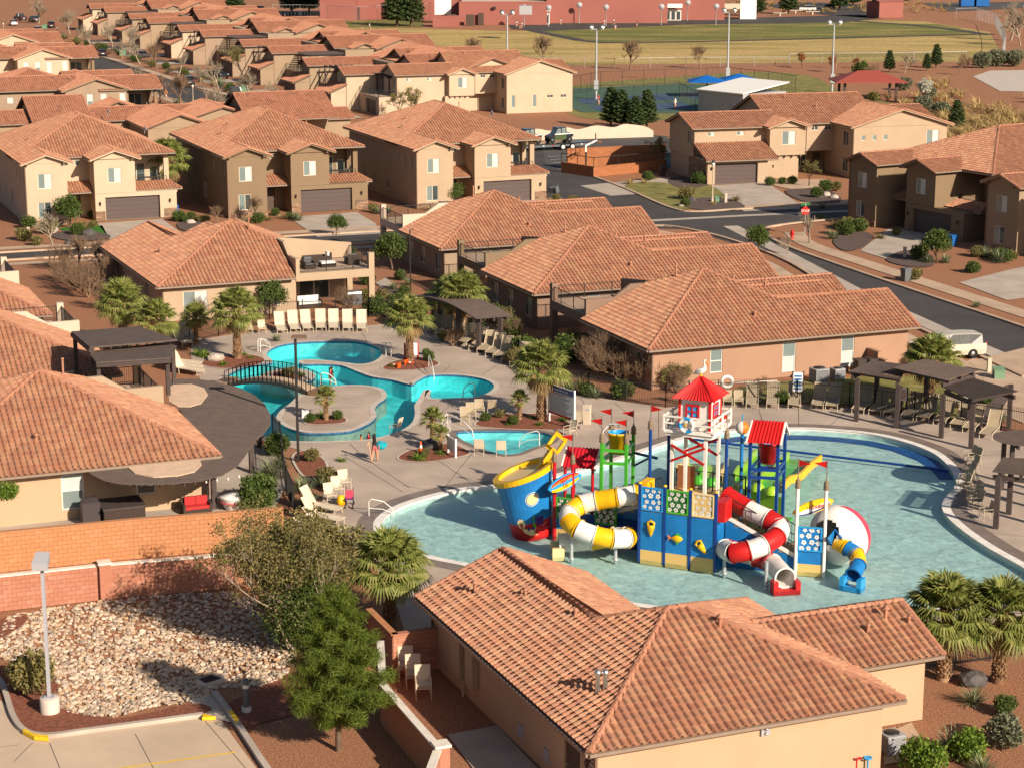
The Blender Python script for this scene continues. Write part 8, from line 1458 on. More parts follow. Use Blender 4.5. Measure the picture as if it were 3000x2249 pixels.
def mk_palm(h, r, seed, nf=40, dead=12, name='fan_palm', tr=.2):
 g = random.Random(seed); V = []; F = []; VD = []; FD = []; pet = MB(); top = Vector((0, 0, h))
 def fan(Vl, Fl, az, el, R_, pl, droop):
  H = Vector((math.cos(az), math.sin(az), 0)); d = H * math.cos(el) + Vector((0, 0, math.sin(el))); s = Vector((-math.sin(az), math.cos(az), 0)); up = s.cross(d) * -1; up = d.cross(s) if d.cross(s).z > 0 else -d.cross(s); c = top + d * pl; c.z -= droop * pl * .35
  pet.tube([top, top + d * pl * .5, c], [.03, .022, .015], 3, cap=False); n = 24
  for k in range(n):
   t = (-1 + 2 * (k + .5) / n) * 2.0; e = d * math.cos(t) + s * math.sin(t); L_ = R_ * (1 - .28 * (abs(t) / 2.0) ** 2) * g.uniform(.9, 1.08); wd = R_ * .05; sd = (s * math.cos(t) - d * math.sin(t)); m_ = c + e * L_ * .6 + up * R_ * .05; tip = c + e * L_ - Vector((0, 0, (droop + .25) * R_ * .42 * g.uniform(.6, 1.4))); i = len(Vl)
   Vl += [c, m_ - sd * wd, m_ + up * wd * .5, m_ + sd * wd, tip]; Fl += [(i, i + 1, i + 2, i + 2), (i, i + 2, i + 3, i + 3), (i + 1, i + 4, i + 2, i + 2), (i + 2, i + 4, i + 3, i + 3)]
 for k in range(nf): f = k / nf; fan(V, F, k * 2.4 + g.uniform(-.2, .2), 1.35 - 1.75 * f ** 1.1 + g.uniform(-.12, .12), r * .52 * g.uniform(.85, 1.1), r * (.42 + .16 * f), .1 + .5 * f)
 for k in range(dead): fan(VD, FD, k * 2.4, -.7 - .5 * g.random(), r * .42, r * .3, .8)
 tk = MB(); tk.lathe((0, 0, 0), [(tr * 1.5, -.1), (tr * 1.35, .15), (tr, .5 * h), (tr * 1.05, h * .9), (tr * .6, h)], 10); bt = MB(); rows = int(h / .13)
 for j in range(rows):
  for k in range(9):
   a = (k + (j % 2) * .5) * 2 * math.pi / 9 + g.uniform(-.1, .1); z = .1 + j * .13; rr = tr * (1.4 - .4 * min(1, z / (.5 * h))); o = Vector((math.cos(a) * rr * .93, math.sin(a) * rr * .93, z)); H = Vector((math.cos(a), math.sin(a), 0)); s = Vector((-math.sin(a), math.cos(a), 0)) * tr * .33; l = tr * g.uniform(.28, .6); bt.add([o - s, o + s, o + s * .6 + H * l + Vector((0, 0, .17)), o - s * .6 + H * l + Vector((0, 0, .17)), o + Vector((0, 0, .2))], [(0, 1, 2, 3), (0, 3, 4), (1, 4, 2), (3, 2, 4)])
 A = lambda v, f: (np.array([tuple(x) for x in v]), np.array([(a, b, c) for a, b, c, _ in f])); P = [('trunk', tk, 'palm_trunk'), ('stalks', pet, 'leaf_olive'), ('fronds', A(V, F), 'palm_leaf'), ('boots', bt, 'palm_trunk')]
 if dead: P.insert(3, ('dead_fronds', A(VD, FD), 'palm_dead'))
 o = proto(name, P)
 for c in o.children:
  if c.name.split('.')[0] in ('boots', 'fronds', 'dead_fronds', 'stalks'): c['kind'] = 'stuff'
 return o
def mk_bare(seed, h, lv=3, m='twig', name='bare_tree', trunk=.35, kids=4, spread=.8, leaf=None, lm='leaf', nl=0, ls=.1, up=.2, stems=1, r=.07):
 g = random.Random(seed); mb = MB(); tips = []; r = r * 1.5
 for s in range(stems): d = Vector((g.uniform(-.3, .3), g.uniform(-.3, .3), 1)) * (1 if stems == 1 else .6) + (Vector((g.uniform(-.6, .6), g.uniform(-.6, .6), 0)) if stems > 1 else Vector()); tips += tree_limbs(mb, Vector((0, 0, -.05)), d, h * trunk, r, lv, g, kids, .3, spread, up)
 P = [('trunk' if stems == 1 else 'branches', mb, m)]
 if nl: P.append(('crown', cloud(nl, [(t.x, t.y, t.z, leaf, leaf, leaf * .8) for t in tips], ls, .5, .1, seed=seed), lm))
 o = proto(name, P); o.children[-1]['kind'] = 'stuff' if nl else ''
 if not nl: del o.children[-1]['kind']
 return o
def mk_bush(seed, m, size=.042, n=2600, name='round_shrub', sq=.8, twig=True):
 g = random.Random(seed); bl = [(0, 0, .5 * sq, .42, .42, .5 * sq)] + [(g.uniform(-.25, .25), g.uniform(-.25, .25), g.uniform(.35, .7) * sq, .27, .27, .25) for _ in range(9)]; mb = MB()
 for k in range(5): a = k * 1.26; mb.tube([(0, 0, 0), (.2 * math.cos(a), .2 * math.sin(a), .5 * sq)], [.03, .01], 4, cap=False)
 o = proto(name, [('stems', mb, 'bark'), ('foliage', cloud(n, bl, size, .6, .6, seed=seed), m)]); o.children[1]['kind'] = 'stuff'; o.children[0]['kind'] = 'stuff'; return o
def mk_tuft(seed, m, n, L_, w_, spread, name, droop=.3, lo=.1):
 o = proto(name, [('leaves', blades(n, L_, w_, spread, droop=droop, seed=seed, lo=lo), m)]); o.children[0]['kind'] = 'stuff'; return o
PALM = [mk_palm(3.4, 2.0, 1), mk_palm(3.3, 2.0, 5, 36, 16), mk_palm(2.9, 2.1, 9, 46, 14)]; SPALM = mk_palm(1.3, .75, 3, 22, 4, 'small_fan_palm', .1)
BARE = [mk_bare(2, 4.6, kids=6, spread=1.4, up=.02, trunk=.3), mk_bare(5, 4.5, m='bark_pale', kids=6), mk_bare(8, 4.2, 3, 'bark_pale', kids=5, up=.5)]; DRY = mk_bare(11, 2.0, 3, 'twig', 'bare_shrub', .45, 4, .9, stems=8, r=.028); BUDS = mk_bare(14, 4.6, 3, 'bark', 'budding_tree', .35, 4, .8, .35, 'leaf_olive', 1500, .07, .3)
GREEN = mk_bare(17, 3.6, 2, 'bark', 'leafy_tree', .34, 5, 1.2, .62, 'leaf', 5200, .08); OLIVE = mk_bare(19, 3.4, 2, 'bark', 'leafy_shrub', .34, 3, 1.0, .5, 'leaf_olive', 2600, .08, stems=3, r=.05)
BLOOM = mk_bare(23, 4.4, 3, 'bark', 'blossom_tree', .3, 4, .8, .4, 'blossom', 2600, .09, .3); RUST = mk_bare(25, 3.4, 2, 'bark', 'russet_tree', .4, 4, .8, .5, 'rust_leaf', 1100, .12)
BUSH = mk_bush(1, 'leaf_bright'); BUSHD = mk_bush(2, 'leaf'); BUSHG = mk_bush(3, 'leaf_grey', .045); BUSHO = mk_bush(4, 'leaf_olive', .05, 1800)
YUC = mk_tuft(1, 'yucca', 150, .85, .035, 1.35, 'yucca', .15); GRS = mk_tuft(2, 'straw', 160, .7, .02, .9, 'grass_clump', .7); AGV = mk_tuft(3, 'leaf_bright', 70, .5, .045, 1.1, 'strappy_plant', .7); AGO = mk_tuft(4, 'leaf_olive', 120, .7, .025, 1.0, 'grass_clump', .6)
def mk_conifer(name, h, r, m, n, seed, prof, tuft=.16, asp=.10):
 g = np.random.default_rng(seed); mb = MB(); mb.tube([(0, 0, -.1), (.05, 0, h * .4), (0, .03, h * .97)], [.13, .09, .02], 7, cap=False); gr = random.Random(seed); B = []
 for k in range(70):
  t = .14 + .84 * k / 70; z = h * t; a = k * 2.4; R_ = r * prof(t) * gr.uniform(.7, 1.05); p = Vector((math.cos(a) * R_, math.sin(a) * R_, z + R_ * .25)); mb.tube([(0, 0, z), p * .5 + Vector((0, 0, z * .5)), p], [.035, .02, .008], 4, cap=False); q = max(.16, r * .2 * prof(t) ** .5)
  for f in (.45, .75, 1.0): B.append((p.x * f, p.y * f, z + (p.z - z) * f, q * (1.25 - .25 * f), q * (1.25 - .25 * f), q * .8))
 o = proto(name, [('trunk', mb, 'bark'), ('needles', cloud(n, B, tuft, asp, .15, seed=seed), m)]); o.children[1]['kind'] = 'stuff'; return o
PINE = mk_conifer('pine_tree', 6.5, 2.05, 'needle', 44000, 4, lambda t: (min(1, (t - .06) / .2) * (1 - t) ** .55 * 1.2 if t > .12 else .1), .15, .07); CEDAR = mk_conifer('evergreen_tree', 5.5, 1.3, 'needle_dark', 4500, 6, lambda t: min(1, (t + .02) / .2) * (1 - t) ** .45, .16, .35)
def wispy():
 g = random.Random(31); mb = MB(); tips = []
 for s in range(7): tips += tree_limbs(mb, Vector((g.uniform(-.2, .2), g.uniform(-.2, .2), -.1)), Vector((g.uniform(-.8, .8), g.uniform(-.8, .8), 1.0)), 1.9, .06, 3, g, 4, .35, .75, .25)
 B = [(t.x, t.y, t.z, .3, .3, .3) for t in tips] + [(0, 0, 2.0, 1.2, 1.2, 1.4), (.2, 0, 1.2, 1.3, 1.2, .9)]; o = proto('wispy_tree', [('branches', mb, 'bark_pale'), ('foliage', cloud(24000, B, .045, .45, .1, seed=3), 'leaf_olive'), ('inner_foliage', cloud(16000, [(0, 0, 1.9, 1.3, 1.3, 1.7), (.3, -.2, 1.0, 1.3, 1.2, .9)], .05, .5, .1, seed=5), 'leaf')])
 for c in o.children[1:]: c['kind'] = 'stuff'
 return o
WISP = wispy(); used_ = set()
def plant(pr_, px, sc, label, cat, group=None, rz=None, z=0.0):
 p = G(*px); f = pr_ not in used_; used_.add(pr_); sc = sc if hasattr(sc, '__len__') else (sc, sc, sc); o = place(pr_, Vector((p.x, p.y, z)), random.uniform(0, 6.3) if rz is None else rz, sc, label, group, first=f); o['category'] = cat; return o
for i, (x, y, s, lb) in enumerate(((696,1050,1.02,'fan palm with shaggy trunk in the mulch bed at the head of the lagoon'), (1201,1056,.95,'fan palm between the lagoon basins with cones at its foot'), (1586,1230,1.03,'fan palm beside the pool rules board'), (1357,985,.98,'fan palm rising through the back of the arched pergola'), (1318,965,.85,'fan palm trunk half hidden behind the arched pergola'), (2724,1184,1.0,'fan palm behind the pergola in front of the minivan'), (1142,1832,.98,'fan palm growing through the wispy tree beside the splash pool'), (2764,1988,1.0,'fan palm beside the clubhouse end gable'), (2925,1995,.98,'fan palm next to the iron fence, the outer one of the clubhouse pair'), (362,1030,1.05,'tall fan palm of the cluster behind the black canopy'), (462,1062,.92,'lower fan palm of the cluster touching the black canopy'), (575,1010,.62,'small bright palm beside the cream villa window'), (492,605,1.45,'fan palm between the cream and the brown house'))): plant(PALM[(0, 1, 1, 0, 1, 2, 2, 2, 2, 0, 1, 0, 0)[i]], (x, y), s, lb, 'palm tree')
for x, y, s, lb in ((955,1230,1.15,'small palm on the lagoon island'), (1268,1300,1.2,'small palm behind the black rock in the hot tub planter'), (1290,1322,.85,'lowest palm in the hot tub planter'), (1522,1228,1.0,'small palm in the bed below the rules board palm')): plant(SPALM, (x, y), s, lb, 'palm tree')
plant(PINE, (992,2196), 1.0, 'bright green pine beside the service yard wall', 'pine tree', rz=1); plant(WISP, (870,1900), (1.5, 1.35, 1.35), 'tall wispy olive tree in front of the orange wall', 'tree', rz=2.0); plant(OLIVE, (1000,1700), 1.15, 'olive shrub between the wispy tree and the palm', 'shrub'); plant(OLIVE, (925,1640), 1.1, 'twiggy olive shrub against the orange wall end', 'shrub')
for x, y, s in ((1790,375,1.15),(1820,378,1.1),(1895,378,1.1),(1862,382,.95)): plant(CEDAR, (x, y), (s * 1.25, s * 1.25, s * .92), 'dark green upright evergreen behind the wavy wall', 'evergreen tree', 'evergreens behind the wavy wall')
for i, (x, y, s, k, lb) in enumerate(((2372,712,1.0,2,'bare young tree at the hydrant corner'), (2310,745,.55,1,'small bare sapling at the kerb'), (155,718,.95,1,'slender bare tree in the yard of the cream house'), (750,650,.95,0,'bare tree in front of the brown house'), (640,658,.7,0,'low bare tree at the side of the brown house'), (290,815,1.3,0,'dense bare tree behind the pool villa end'), (235,800,1.2,0,'bare tree beside the spiral stair wall'), (640,262,1.6,1,'bare tree in front of the far tan terrace house'), (205,100,2.0,1,'bare tree on the far pavement beside the grey house'), (330,140,1.8,1,'bare tree near the far cream terrace'), (113,70,2.2,1,'bare tree at the far end of the street'), (380,155,1.9,1,'bare tree beside the parked grey sedan'), (460,205,1.9,0,'bare tree on the near pavement of the far street'), (530,312,1.9,0,'bare tree rising behind the bungalow roof'), (470,300,1.6,0,'bare tree beside the covered balcony'), (1846,205,2.2,0,'broad bare tree on the edge of the playing field'), (1595,192,2.2,0,'broad bare tree beside the low field fence'), (1390,188,2.0,0,'bare tree behind the far roofs at the field'), (2052,202,1.7,0,'bare tree beside the second floodlight mast'), (2450,200,1.1,2,'bare tree in the park behind the floodlight mast'), (2650,215,1.3,1,'pale bare tree among the park evergreens'), (2810,220,1.0,0,'bare shrub tree at the field corner'), (2960,120,3.0,1,'tall pale bare tree at the far right of the field'), (2990,135,2.6,1,'leaning pale bare tree beside the tall one at the field corner'), (1010,850,.5,0,'bare shrub under the corner terrace'))): plant(BARE[k], (x, y), s, lb, 'tree')
for x, y, s, lb in ((1235,360,1.45,'budding tree in front of the cream gable house'), (900,283,1.55,'grey budding tree beside the garage of the tan terrace house'), (1172,350,1.1,'low budding tree beside the terrace stair'), (1955,500,1.1,'green budding tree at the end of the court wall'), (2370,545,.85,'small green tree beside the entrance of the shed-roofed garage house'), (715,232,1.7,'budding tree beside the far stone garage')): plant(BUDS, (x, y), s, lb, 'tree')
for x, y, s, lb in ((203,668,1.25,'dense leafy tree in front of the cream house'), (1330,604,.95,'leafy tree in front of the tan house'), (1150,790,1.25,'dark leafy tree behind the beige villa terrace'), (985,690,.8,'sparse leafy tree behind the corner terrace'), (800,925,1.05,'leafy shrub tree against the cream villa front'), (2745,770,1.15,'drooping leafy tree in front of the stone-footed house'), (2220,742,1.0,'leafy shrub tree behind the villa roofs at the street')): plant(GREEN, (x, y), s, lb, 'tree')
plant(BLOOM, (2700,305), 1.35, 'round white blossoming tree beside the picnic shelter', 'tree'); plant(BLOOM, (2750,1090), .75, 'small white blossoming tree behind the pergola palm', 'tree'); plant(RUST, (2350,200), 1.05, 'small russet-leaved tree at the field fence', 'tree'); plant(RUST, (2440,212), 1.05, 'russet tree behind the floodlight mast', 'tree'); plant(RUST, (2505,200), .7, 'small brown shrub tree in the red earth strip', 'tree')
for x, y, s, lb in ((2605,212,.75,'round dark evergreen in the park'), (2715,208,.6,'dark evergreen beside the tallest park evergreen'), (2742,200,.85,'tallest dark evergreen of the park group'), (2800,385,.8,'green shrub tree behind the shed-roofed garage house')): plant(CEDAR, (x, y), (s * 1.3, s * 1.3, s), lb, 'evergreen tree')
plant(BUSHD, (2525,222), 3.4, 'rounded dark green bush in the park', 'bush')
for x, y, s in ((1163,78,2.0),(1205,78,1.95),(855,42,1.9),(905,40,1.8)): plant(CEDAR, (x, y), (s * 1.6, s * 1.6, s), 'tall dark green pine in front of the school', 'pine tree', 'pines in front of the school')
for x, y in ((2215,48),(2310,42),(2460,30),(690,40),(2500,20),(2580,20),(2640,15)): plant(CEDAR, (x, y), (2.6, 2.6, 1.6), 'dark tree beside the school access road', 'tree', 'trees along the school road')
def row(pr_, lst, label, cat, group, ):
 for x, y, s in lst: plant(pr_, (x, y), s, label, cat, group)
row(BUSH, [(2834,2225,1.55),(2700,2268,1.75)], 'clipped bright green shrub in the red bed beside the clubhouse', 'shrub', 'clipped shrubs beside the clubhouse'); plant(BUSHD, (2940,2090,), 1.0, 'dark green shrub in the clubhouse bed', 'shrub'); plant(BUSHG, (2935,2185), 1.55, 'grey-green rounded shrub in the clubhouse bed', 'shrub'); plant(BUSHO, (95,2030), (2.0, 2.0, 2.35), 'large olive broom bush beside the car park lamp', 'bush'); plant(BUSH, (28,1590), 1.2, 'small clipped bush behind the orange wall', 'shrub', z=2.2)
plant(YUC, (2790,2212), 1.35, 'pale spiky yucca between the clipped shrubs', 'yucca'); plant(YUC, (2850,2060), 1.0, 'shaded yucca below the clubhouse palm', 'yucca'); plant(YUC, (2880,2260), .9, 'yucca at the lower edge of the clubhouse bed', 'yucca')
row(YUC, [(795,1400,1.5),(820,1370,1.1),(880,1440,1.3),(900,1480,1.3),(940,1425,1.0)], 'yucca between the curved iron fence and the deck', 'yucca', 'yuccas by the curved fence'); row(BUSHD, [(765,1480,2.2),(740,1500,1.8),(810,1330,1.6),(2290,1180,1.0)], 'dark green shrub beside the iron fence', 'shrub', 'dark shrubs along the fences'); row(BUSHO, [(915,1350,1.0),(845,1105,.9),(1465,1222,.7),(1245,1335,.6),(960,1420,1.3),(860,1095,.6)], 'yellow-green tuft in a pool planter bed', 'shrub', 'yellow-green tufts in the pool beds')
row(AGV, [(655,1070,1.0),(735,1050,.7),(715,1040,.7),(1150,1074,.9),(1225,1345,1.3),(1280,1310,1.1),(1290,1330,.9),(1650,1232,1.0),(1560,1225,.7),(940,1222,1.3),(1490,1245,.6),(880,1100,.9),(600,1045,1.6),(580,1040,1.4),(1580,1245,.8),(1000,1350,.8)], 'bright strappy plant in a pool planter bed', 'plant', 'strappy plants in the pool beds'); row(BUSHD, [(910,1236,.75),(990,1228,.75),(1255,1058,.9),(1420,1232,.7),(1505,1243,.75)], 'small dark shrub in a pool planter bed', 'shrub', 'small dark shrubs in the pool beds')
row(YUC, [(1052,925,1.0),(1180,820,1.1),(1195,835,.9),(2195,1160,1.1),(1745,1165,1.1),(2930,770,1.6),(2770,770,1.2),(2440,700,1.3),(2470,690,1.1),(2720,770,1.2),(810,1000,.8),(2740,1205,1.2),(2930,1235,1.0),(1640,1160,.9),(2860,900,.8)], 'spiky grey-green yucca in a gravel yard', 'yucca', 'yuccas in the yards'); row(BUSHD, [(1105,925,2.0),(1160,905,1.6),(1450,950,2.0),(1500,985,1.8),(1540,1050,2.0),(1660,1060,2.4),(1900,530,1.4),(2050,540,1.8),(2255,545,1.3),(2290,540,1.0),(2322,540,1.2),(2420,560,1.6),(2480,690,1.9),(2520,680,1.7),(2850,800,1.3),(2680,385,2.5),(2690,760,1.6),(1250,1040,.6),(85,670,1.6),(225,690,1.5),(270,640,.0001 + 1.0),(805,632,1.0),(2885,1180,1.4),(2010,605,1.1),(2390,580,1.5)], 'dark green garden shrub beside a house', 'shrub', 'dark garden shrubs')
row(BUSHO, [(70,705,1.6),(140,685,1.8),(110,720,1.2),(2010,585,1.8),(2680,820,1.3),(1075,880,1.2),(1120,880,1.2),(2450,560,1.4),(2560,300,.0001 + 2.2),(2660,330,2.0),(2720,330,1.8),(660,715,1.0),(1300,1000,1.0),(2625,690,1.0)], 'olive garden shrub in a front yard', 'shrub', 'olive garden shrubs'); row(GRS, [(1845,540,1.6),(1888,538,1.2),(2090,600,.9),(185,205,2.0),(540,255,2.0),(330,150,1.8),(590,240,2.0),(1390,575,1.2)], 'straw-coloured grass clump beside a pavement', 'grass', 'straw grass clumps'); row(AGO, [(2155,590,1.6),(2400,640,1.3),(2410,610,1.2),(1915,525,1.2),(2580,700,1.3),(1090,900,1.2)], 'green grass clump at a house corner', 'grass', 'green grass clumps')
row(DRY, [(1325,1015,.8),(1500,985,1.0),(1730,1085,1.3),(1790,1095,1.6),(1850,1100,1.5),(1890,1130,1.3),(1760,1110,1.3),(1820,1125,1.2),(1980,1150,.9),(1420,960,1.0),(1020,910,1.1),(1700,1050,1.0),(2230,1150,.6),(2830,200,1.6),(2560,230,1.5),(330,800,1.5),(300,850,1.6),(260,870,1.5),(225,850,1.4),(350,840,1.5),(190,830,1.3),(165,790,1.3),(310,905,1.3),(600,935,1.0)], 'twiggy leafless shrub behind the pool fence', 'shrub', 'leafless shrubs'); plant(OLIVE, (1985,1135), .75, 'olive shrub tree at the adobe villa wall', 'shrub'); plant(OLIVE, (1690,1040), .8, 'leafy shrub at the corner of the terrace steps', 'shrub'); plant(OLIVE, (1490,975), .8, 'leafy shrub beside the dark villa wall', 'shrub'); plant(YUC, (85,1000), .01, 'tiny yucca behind the villa', 'yucca') if False else None
for p_ in (BUSHD, BUSHO): pass
def brush():
 V = []; F = []; n = 0; g = np.random.default_rng(3)
 for x, y in [(2600 + 440 * a, 250 + 190 * b) for a, b in zip(g.random(150), g.random(150))] + [(2750 + 300 * a, 330 + 110 * b) for a, b in zip(g.random(90), g.random(90))] + [(2080 + 700 * a, 12 + 30 * b) for a, b in zip(g.random(90), g.random(90))]:
  if y < 290 and x < 2700 and y > 60: continue
  if 2830 < x and y < 285 and y > 195: continue
  v, f = blades(34, 1.5 + g.random(), .09, .7, droop=.5, seed=int(x)); p = G(x, y); V.append(v * np.array([1.3, 1.3, 1]) + np.array(p)); F.append(f + n); n += len(v)
 o = npmesh('dry_brush', np.concatenate(V), np.concatenate(F), 'straw', off=np.array(G(2850, 350))); tag(o, 'bank of tall straw-coloured brush beyond the right-hand houses', 'brush', kind='stuff')
brush()
for x, y, s in ((2700,330,3.2),(2760,345,3.0),(2650,265,2.8),(2720,290,2.6),(2880,200,4.0),(2920,195,4.2),(2970,195,4.2),(2620,395,2.2)): plant(BUSHG, (x, y), s, 'grey-green brush clump in the wild bank', 'bush', 'brush clumps in the wild bank')
def scatter():
 g = random.Random(9); K = (BUSHD, BUSHO, AGO, YUC, GRS)
 for k in range(60):
  y = 296 + k * 3.4; sd = 1 if k % 4 else -1; p = Vector((-40 - (y - 310) * .42 + sd * g.uniform(7.2, 10.5), y, 0)); o = K[k % 5]; s = g.uniform(1.3, 2.4); c = place(o, p, g.uniform(0, 6), (s, s, s), 'low plant in the planting strips of the far street', 'plants along the far street'); c['category'] = 'plant'
 for k in range(12): y = 305 + k * 15; p = Vector((-40 - (y - 310) * .42 + (7.5 if k % 3 else -7.5), y, 0)); s = g.uniform(1.1, 1.7); c = place(BARE[1 + k % 2], p, k, (s, s, s), 'bare street tree in the planting strip of the far street', 'bare trees along the far street'); c['category'] = 'tree'
 for k in range(46):
  h_, w_ = ((H95, 'cream'), (H96, 'brown'), (H97, 'tan'))[k % 3]; u, v = g.choice(((g.uniform(.5, 6.8), g.uniform(-3.6, -.6)), (g.uniform(14.8, 17.6), g.uniform(-3, 1)))); s = g.uniform(.7, 1.4); c = place(K[g.randrange(5)], h_.pt(u, v), k, (s, s, s), 'low plant in the front yard of the %s two-storey house' % w_, 'front yard plants of the %s house' % w_); c['category'] = 'plant'
 for k in range(40): u, v = g.uniform(-6, -1.5), g.uniform(-2, 62); s = g.uniform(.9, 1.9); c = place(K[g.randrange(4)], O_br - Vector((0, 0, 2.8)) + U22 * u + V22 * v, k, (s, s, s), 'shrub in the red beds beside the three pool villas', 'shrubs beside the pool villas'); c['category'] = 'shrub'
 for k in range(26): u, v = g.uniform(1, 17), g.uniform(-3.2, -1.2); s = g.uniform(.8, 1.5); h_, w_ = ((HR1, 'dark corner house'), (HR2, 'stone-footed house'))[k % 2]; c = place(K[g.randrange(4)], h_.pt(u if u < 7 else u * .4, v), k, (s, s, s), 'low plant in the yard of the ' + w_, 'yard plants of the ' + w_); c['category'] = 'plant'
scatter()
# ---- stones
def stones():
 mat('cobble', (0.56, 0.44, 0.32), .85, .2, 6, isl=1, cols=[(0.40, 0.27, 0.17), (0.64, 0.54, 0.43), (0.22, 0.18, 0.155), (0.46, 0.30, 0.18), (0.58, 0.49, 0.40), (0.30, 0.19, 0.13)]); c = sum(bed_l, Vector()) / len(bed_l); N = len(bed_l); mb = MB(); K = 7
 dep = lambda t: -.75 * (1 - t * t) ** 1.2
 for k in range(K + 1):
  pass
 rows = [[Vector((c.x + (p.x - c.x) * t, c.y + (p.y - c.y) * t, dep(t) - .02)) for p in bed_l] for t in [k / K for k in range(K + 1)]]
 for a, b in zip(rows, rows[1:]):
  for i in range(N): j = (i + 1) % N; mb.add([a[i], a[j], b[j], b[i]], [(0, 1, 2, 3)], 0, True)
 bed = mb.build('cobble_bed', 'dirt', kind='structure', off=(c.x, c.y, 0)); me = []
 for s in range(5):
  bm = bmesh.new(); bmesh.ops.create_icosphere(bm, subdivisions=1, radius=1); g = random.Random(s)
  for v in bm.verts: v.co *= g.uniform(.78, 1.15)
  m = bpy.data.meshes.new('cobble'); bm.to_mesh(m); bm.free(); m.materials.append(MAT['cobble']); me.append(m)
 g = random.Random(4); VS = [np.array([v.co[:] for v in m.vertices]) for m in me]; FS = [np.array([p.vertices[:] for p in m.polygons]) for m in me]; cand = []; xs = [p.x for p in bed_l]; ys = [p.y for p in bed_l]
 while len(cand) < 6500:
  x, y = g.uniform(min(xs), max(xs)), g.uniform(min(ys), max(ys))
  if not in_poly(x, y, bed_l): continue
  t = 1e-3; d = Vector((x - c.x, y - c.y, 0)); lo, hi = 0, 1
  for p, q in zip(bed_l, bed_l[1:] + bed_l[:1]):
   e = q - p; den = d.x * e.y - d.y * e.x
   if abs(den) > 1e-9:
    s = ((p.x - c.x) * e.y - (p.y - c.y) * e.x) / den; w_ = ((p.x - c.x) * d.y - (p.y - c.y) * d.x) / den
    if s > 0 and 0 <= w_ <= 1: t = max(t, 1 / s)
  cand.append((g.uniform(.05, .12) * (1.3 if g.random() < .15 else 1), x, y, dep(min(1, t))))
 cand.sort(key=lambda q: -q[0] / q[2] ** .5); V = []; F = []; n = 0
 for i, (r, x, y, z) in enumerate(cand):
  k = g.randrange(5); a = g.uniform(0, 6.28); sc = (r * g.uniform(.9, 1.5), r * g.uniform(.7, 1.0), r * g.uniform(.55, .8))
  if i < 300: o = bpy.data.objects.new('cobble', me[k]); COL.objects.link(o); o.parent = bed; o.location = (x - c.x, y - c.y, z + sc[2] * .4); o.scale = sc; o.rotation_euler = (g.uniform(-.3, .3), g.uniform(-.3, .3), a)
  else: ca, sa = math.cos(a), math.sin(a); v = VS[k] * np.array(sc); v = np.stack([v[:, 0] * ca - v[:, 1] * sa + x, v[:, 0] * sa + v[:, 1] * ca + y, v[:, 2] + z + sc[2] * .35], 1); V.append(v); F.append(FS[k] + n); n += len(v)
 npmesh('cobbles', np.concatenate(V), np.concatenate(F), 'cobble', bed, kind='stuff')
 mat('basalt', (0.09, 0.08, 0.08), .9, .4, 3, .8, 8); mat('boulder', (0.42, 0.36, 0.31), .9, .3, 3, .6, 8)
 for x, y, s, m, lb in ((150,680,1.1,'boulder','pale grey boulder on the lawn edge of the cream house'), (260,690,1.0,'basalt','dark boulder at the end of the green lawn patch'), (200,716,.6,'basalt','low dark rock in the yard by the kerb'), (560,655,.7,'boulder','pale rock in the dark gravel beside the cream house drive'), (2025,592,.9,'basalt','dark lava boulder at the foot of the street lamp'), (1998,605,.5,'boulder','small pale rock beside the lava boulder'), (2420,575,.8,'boulder','brown rock in the retaining pile by the corner drive'), (2445,582,.75,'boulder','pale rock at the end of the retaining pile'), (2400,580,.7,'basalt','dark rock in the retaining pile'), (2850,795,1.0,'basalt','dark rock in the yard of the stone-footed house'), (1262,1310,.9,'basalt','black rock in the hot tub planter'), (2820,1190,1.1,'boulder','grey boulder under the three-tiered pergola palm'), (632,1055,.9,'boulder','grey boulder at the palm bed of the lagoon'), (2850,2000,.9,'basalt','dark rock between the clubhouse palms'), (725,872,.7,'basalt','rock behind the cream villa')):
  p = G(x, y); bm = bmesh.new(); bmesh.ops.create_icosphere(bm, subdivisions=2, radius=.62); g2 = random.Random(x)
  for v in bm.verts: v.co *= g2.uniform(.85, 1.12); v.co.z *= .72
  q = bpy.data.meshes.new('boulder'); bm.to_mesh(q); bm.free(); q.materials.append(MAT[m]); o = link('boulder', q, None, Vector((p.x, p.y, .15 * s))); o.scale = (s * 1.15, s, s); o.rotation_euler = (0, 0, x); tag(o, lb, 'rock')
stones()
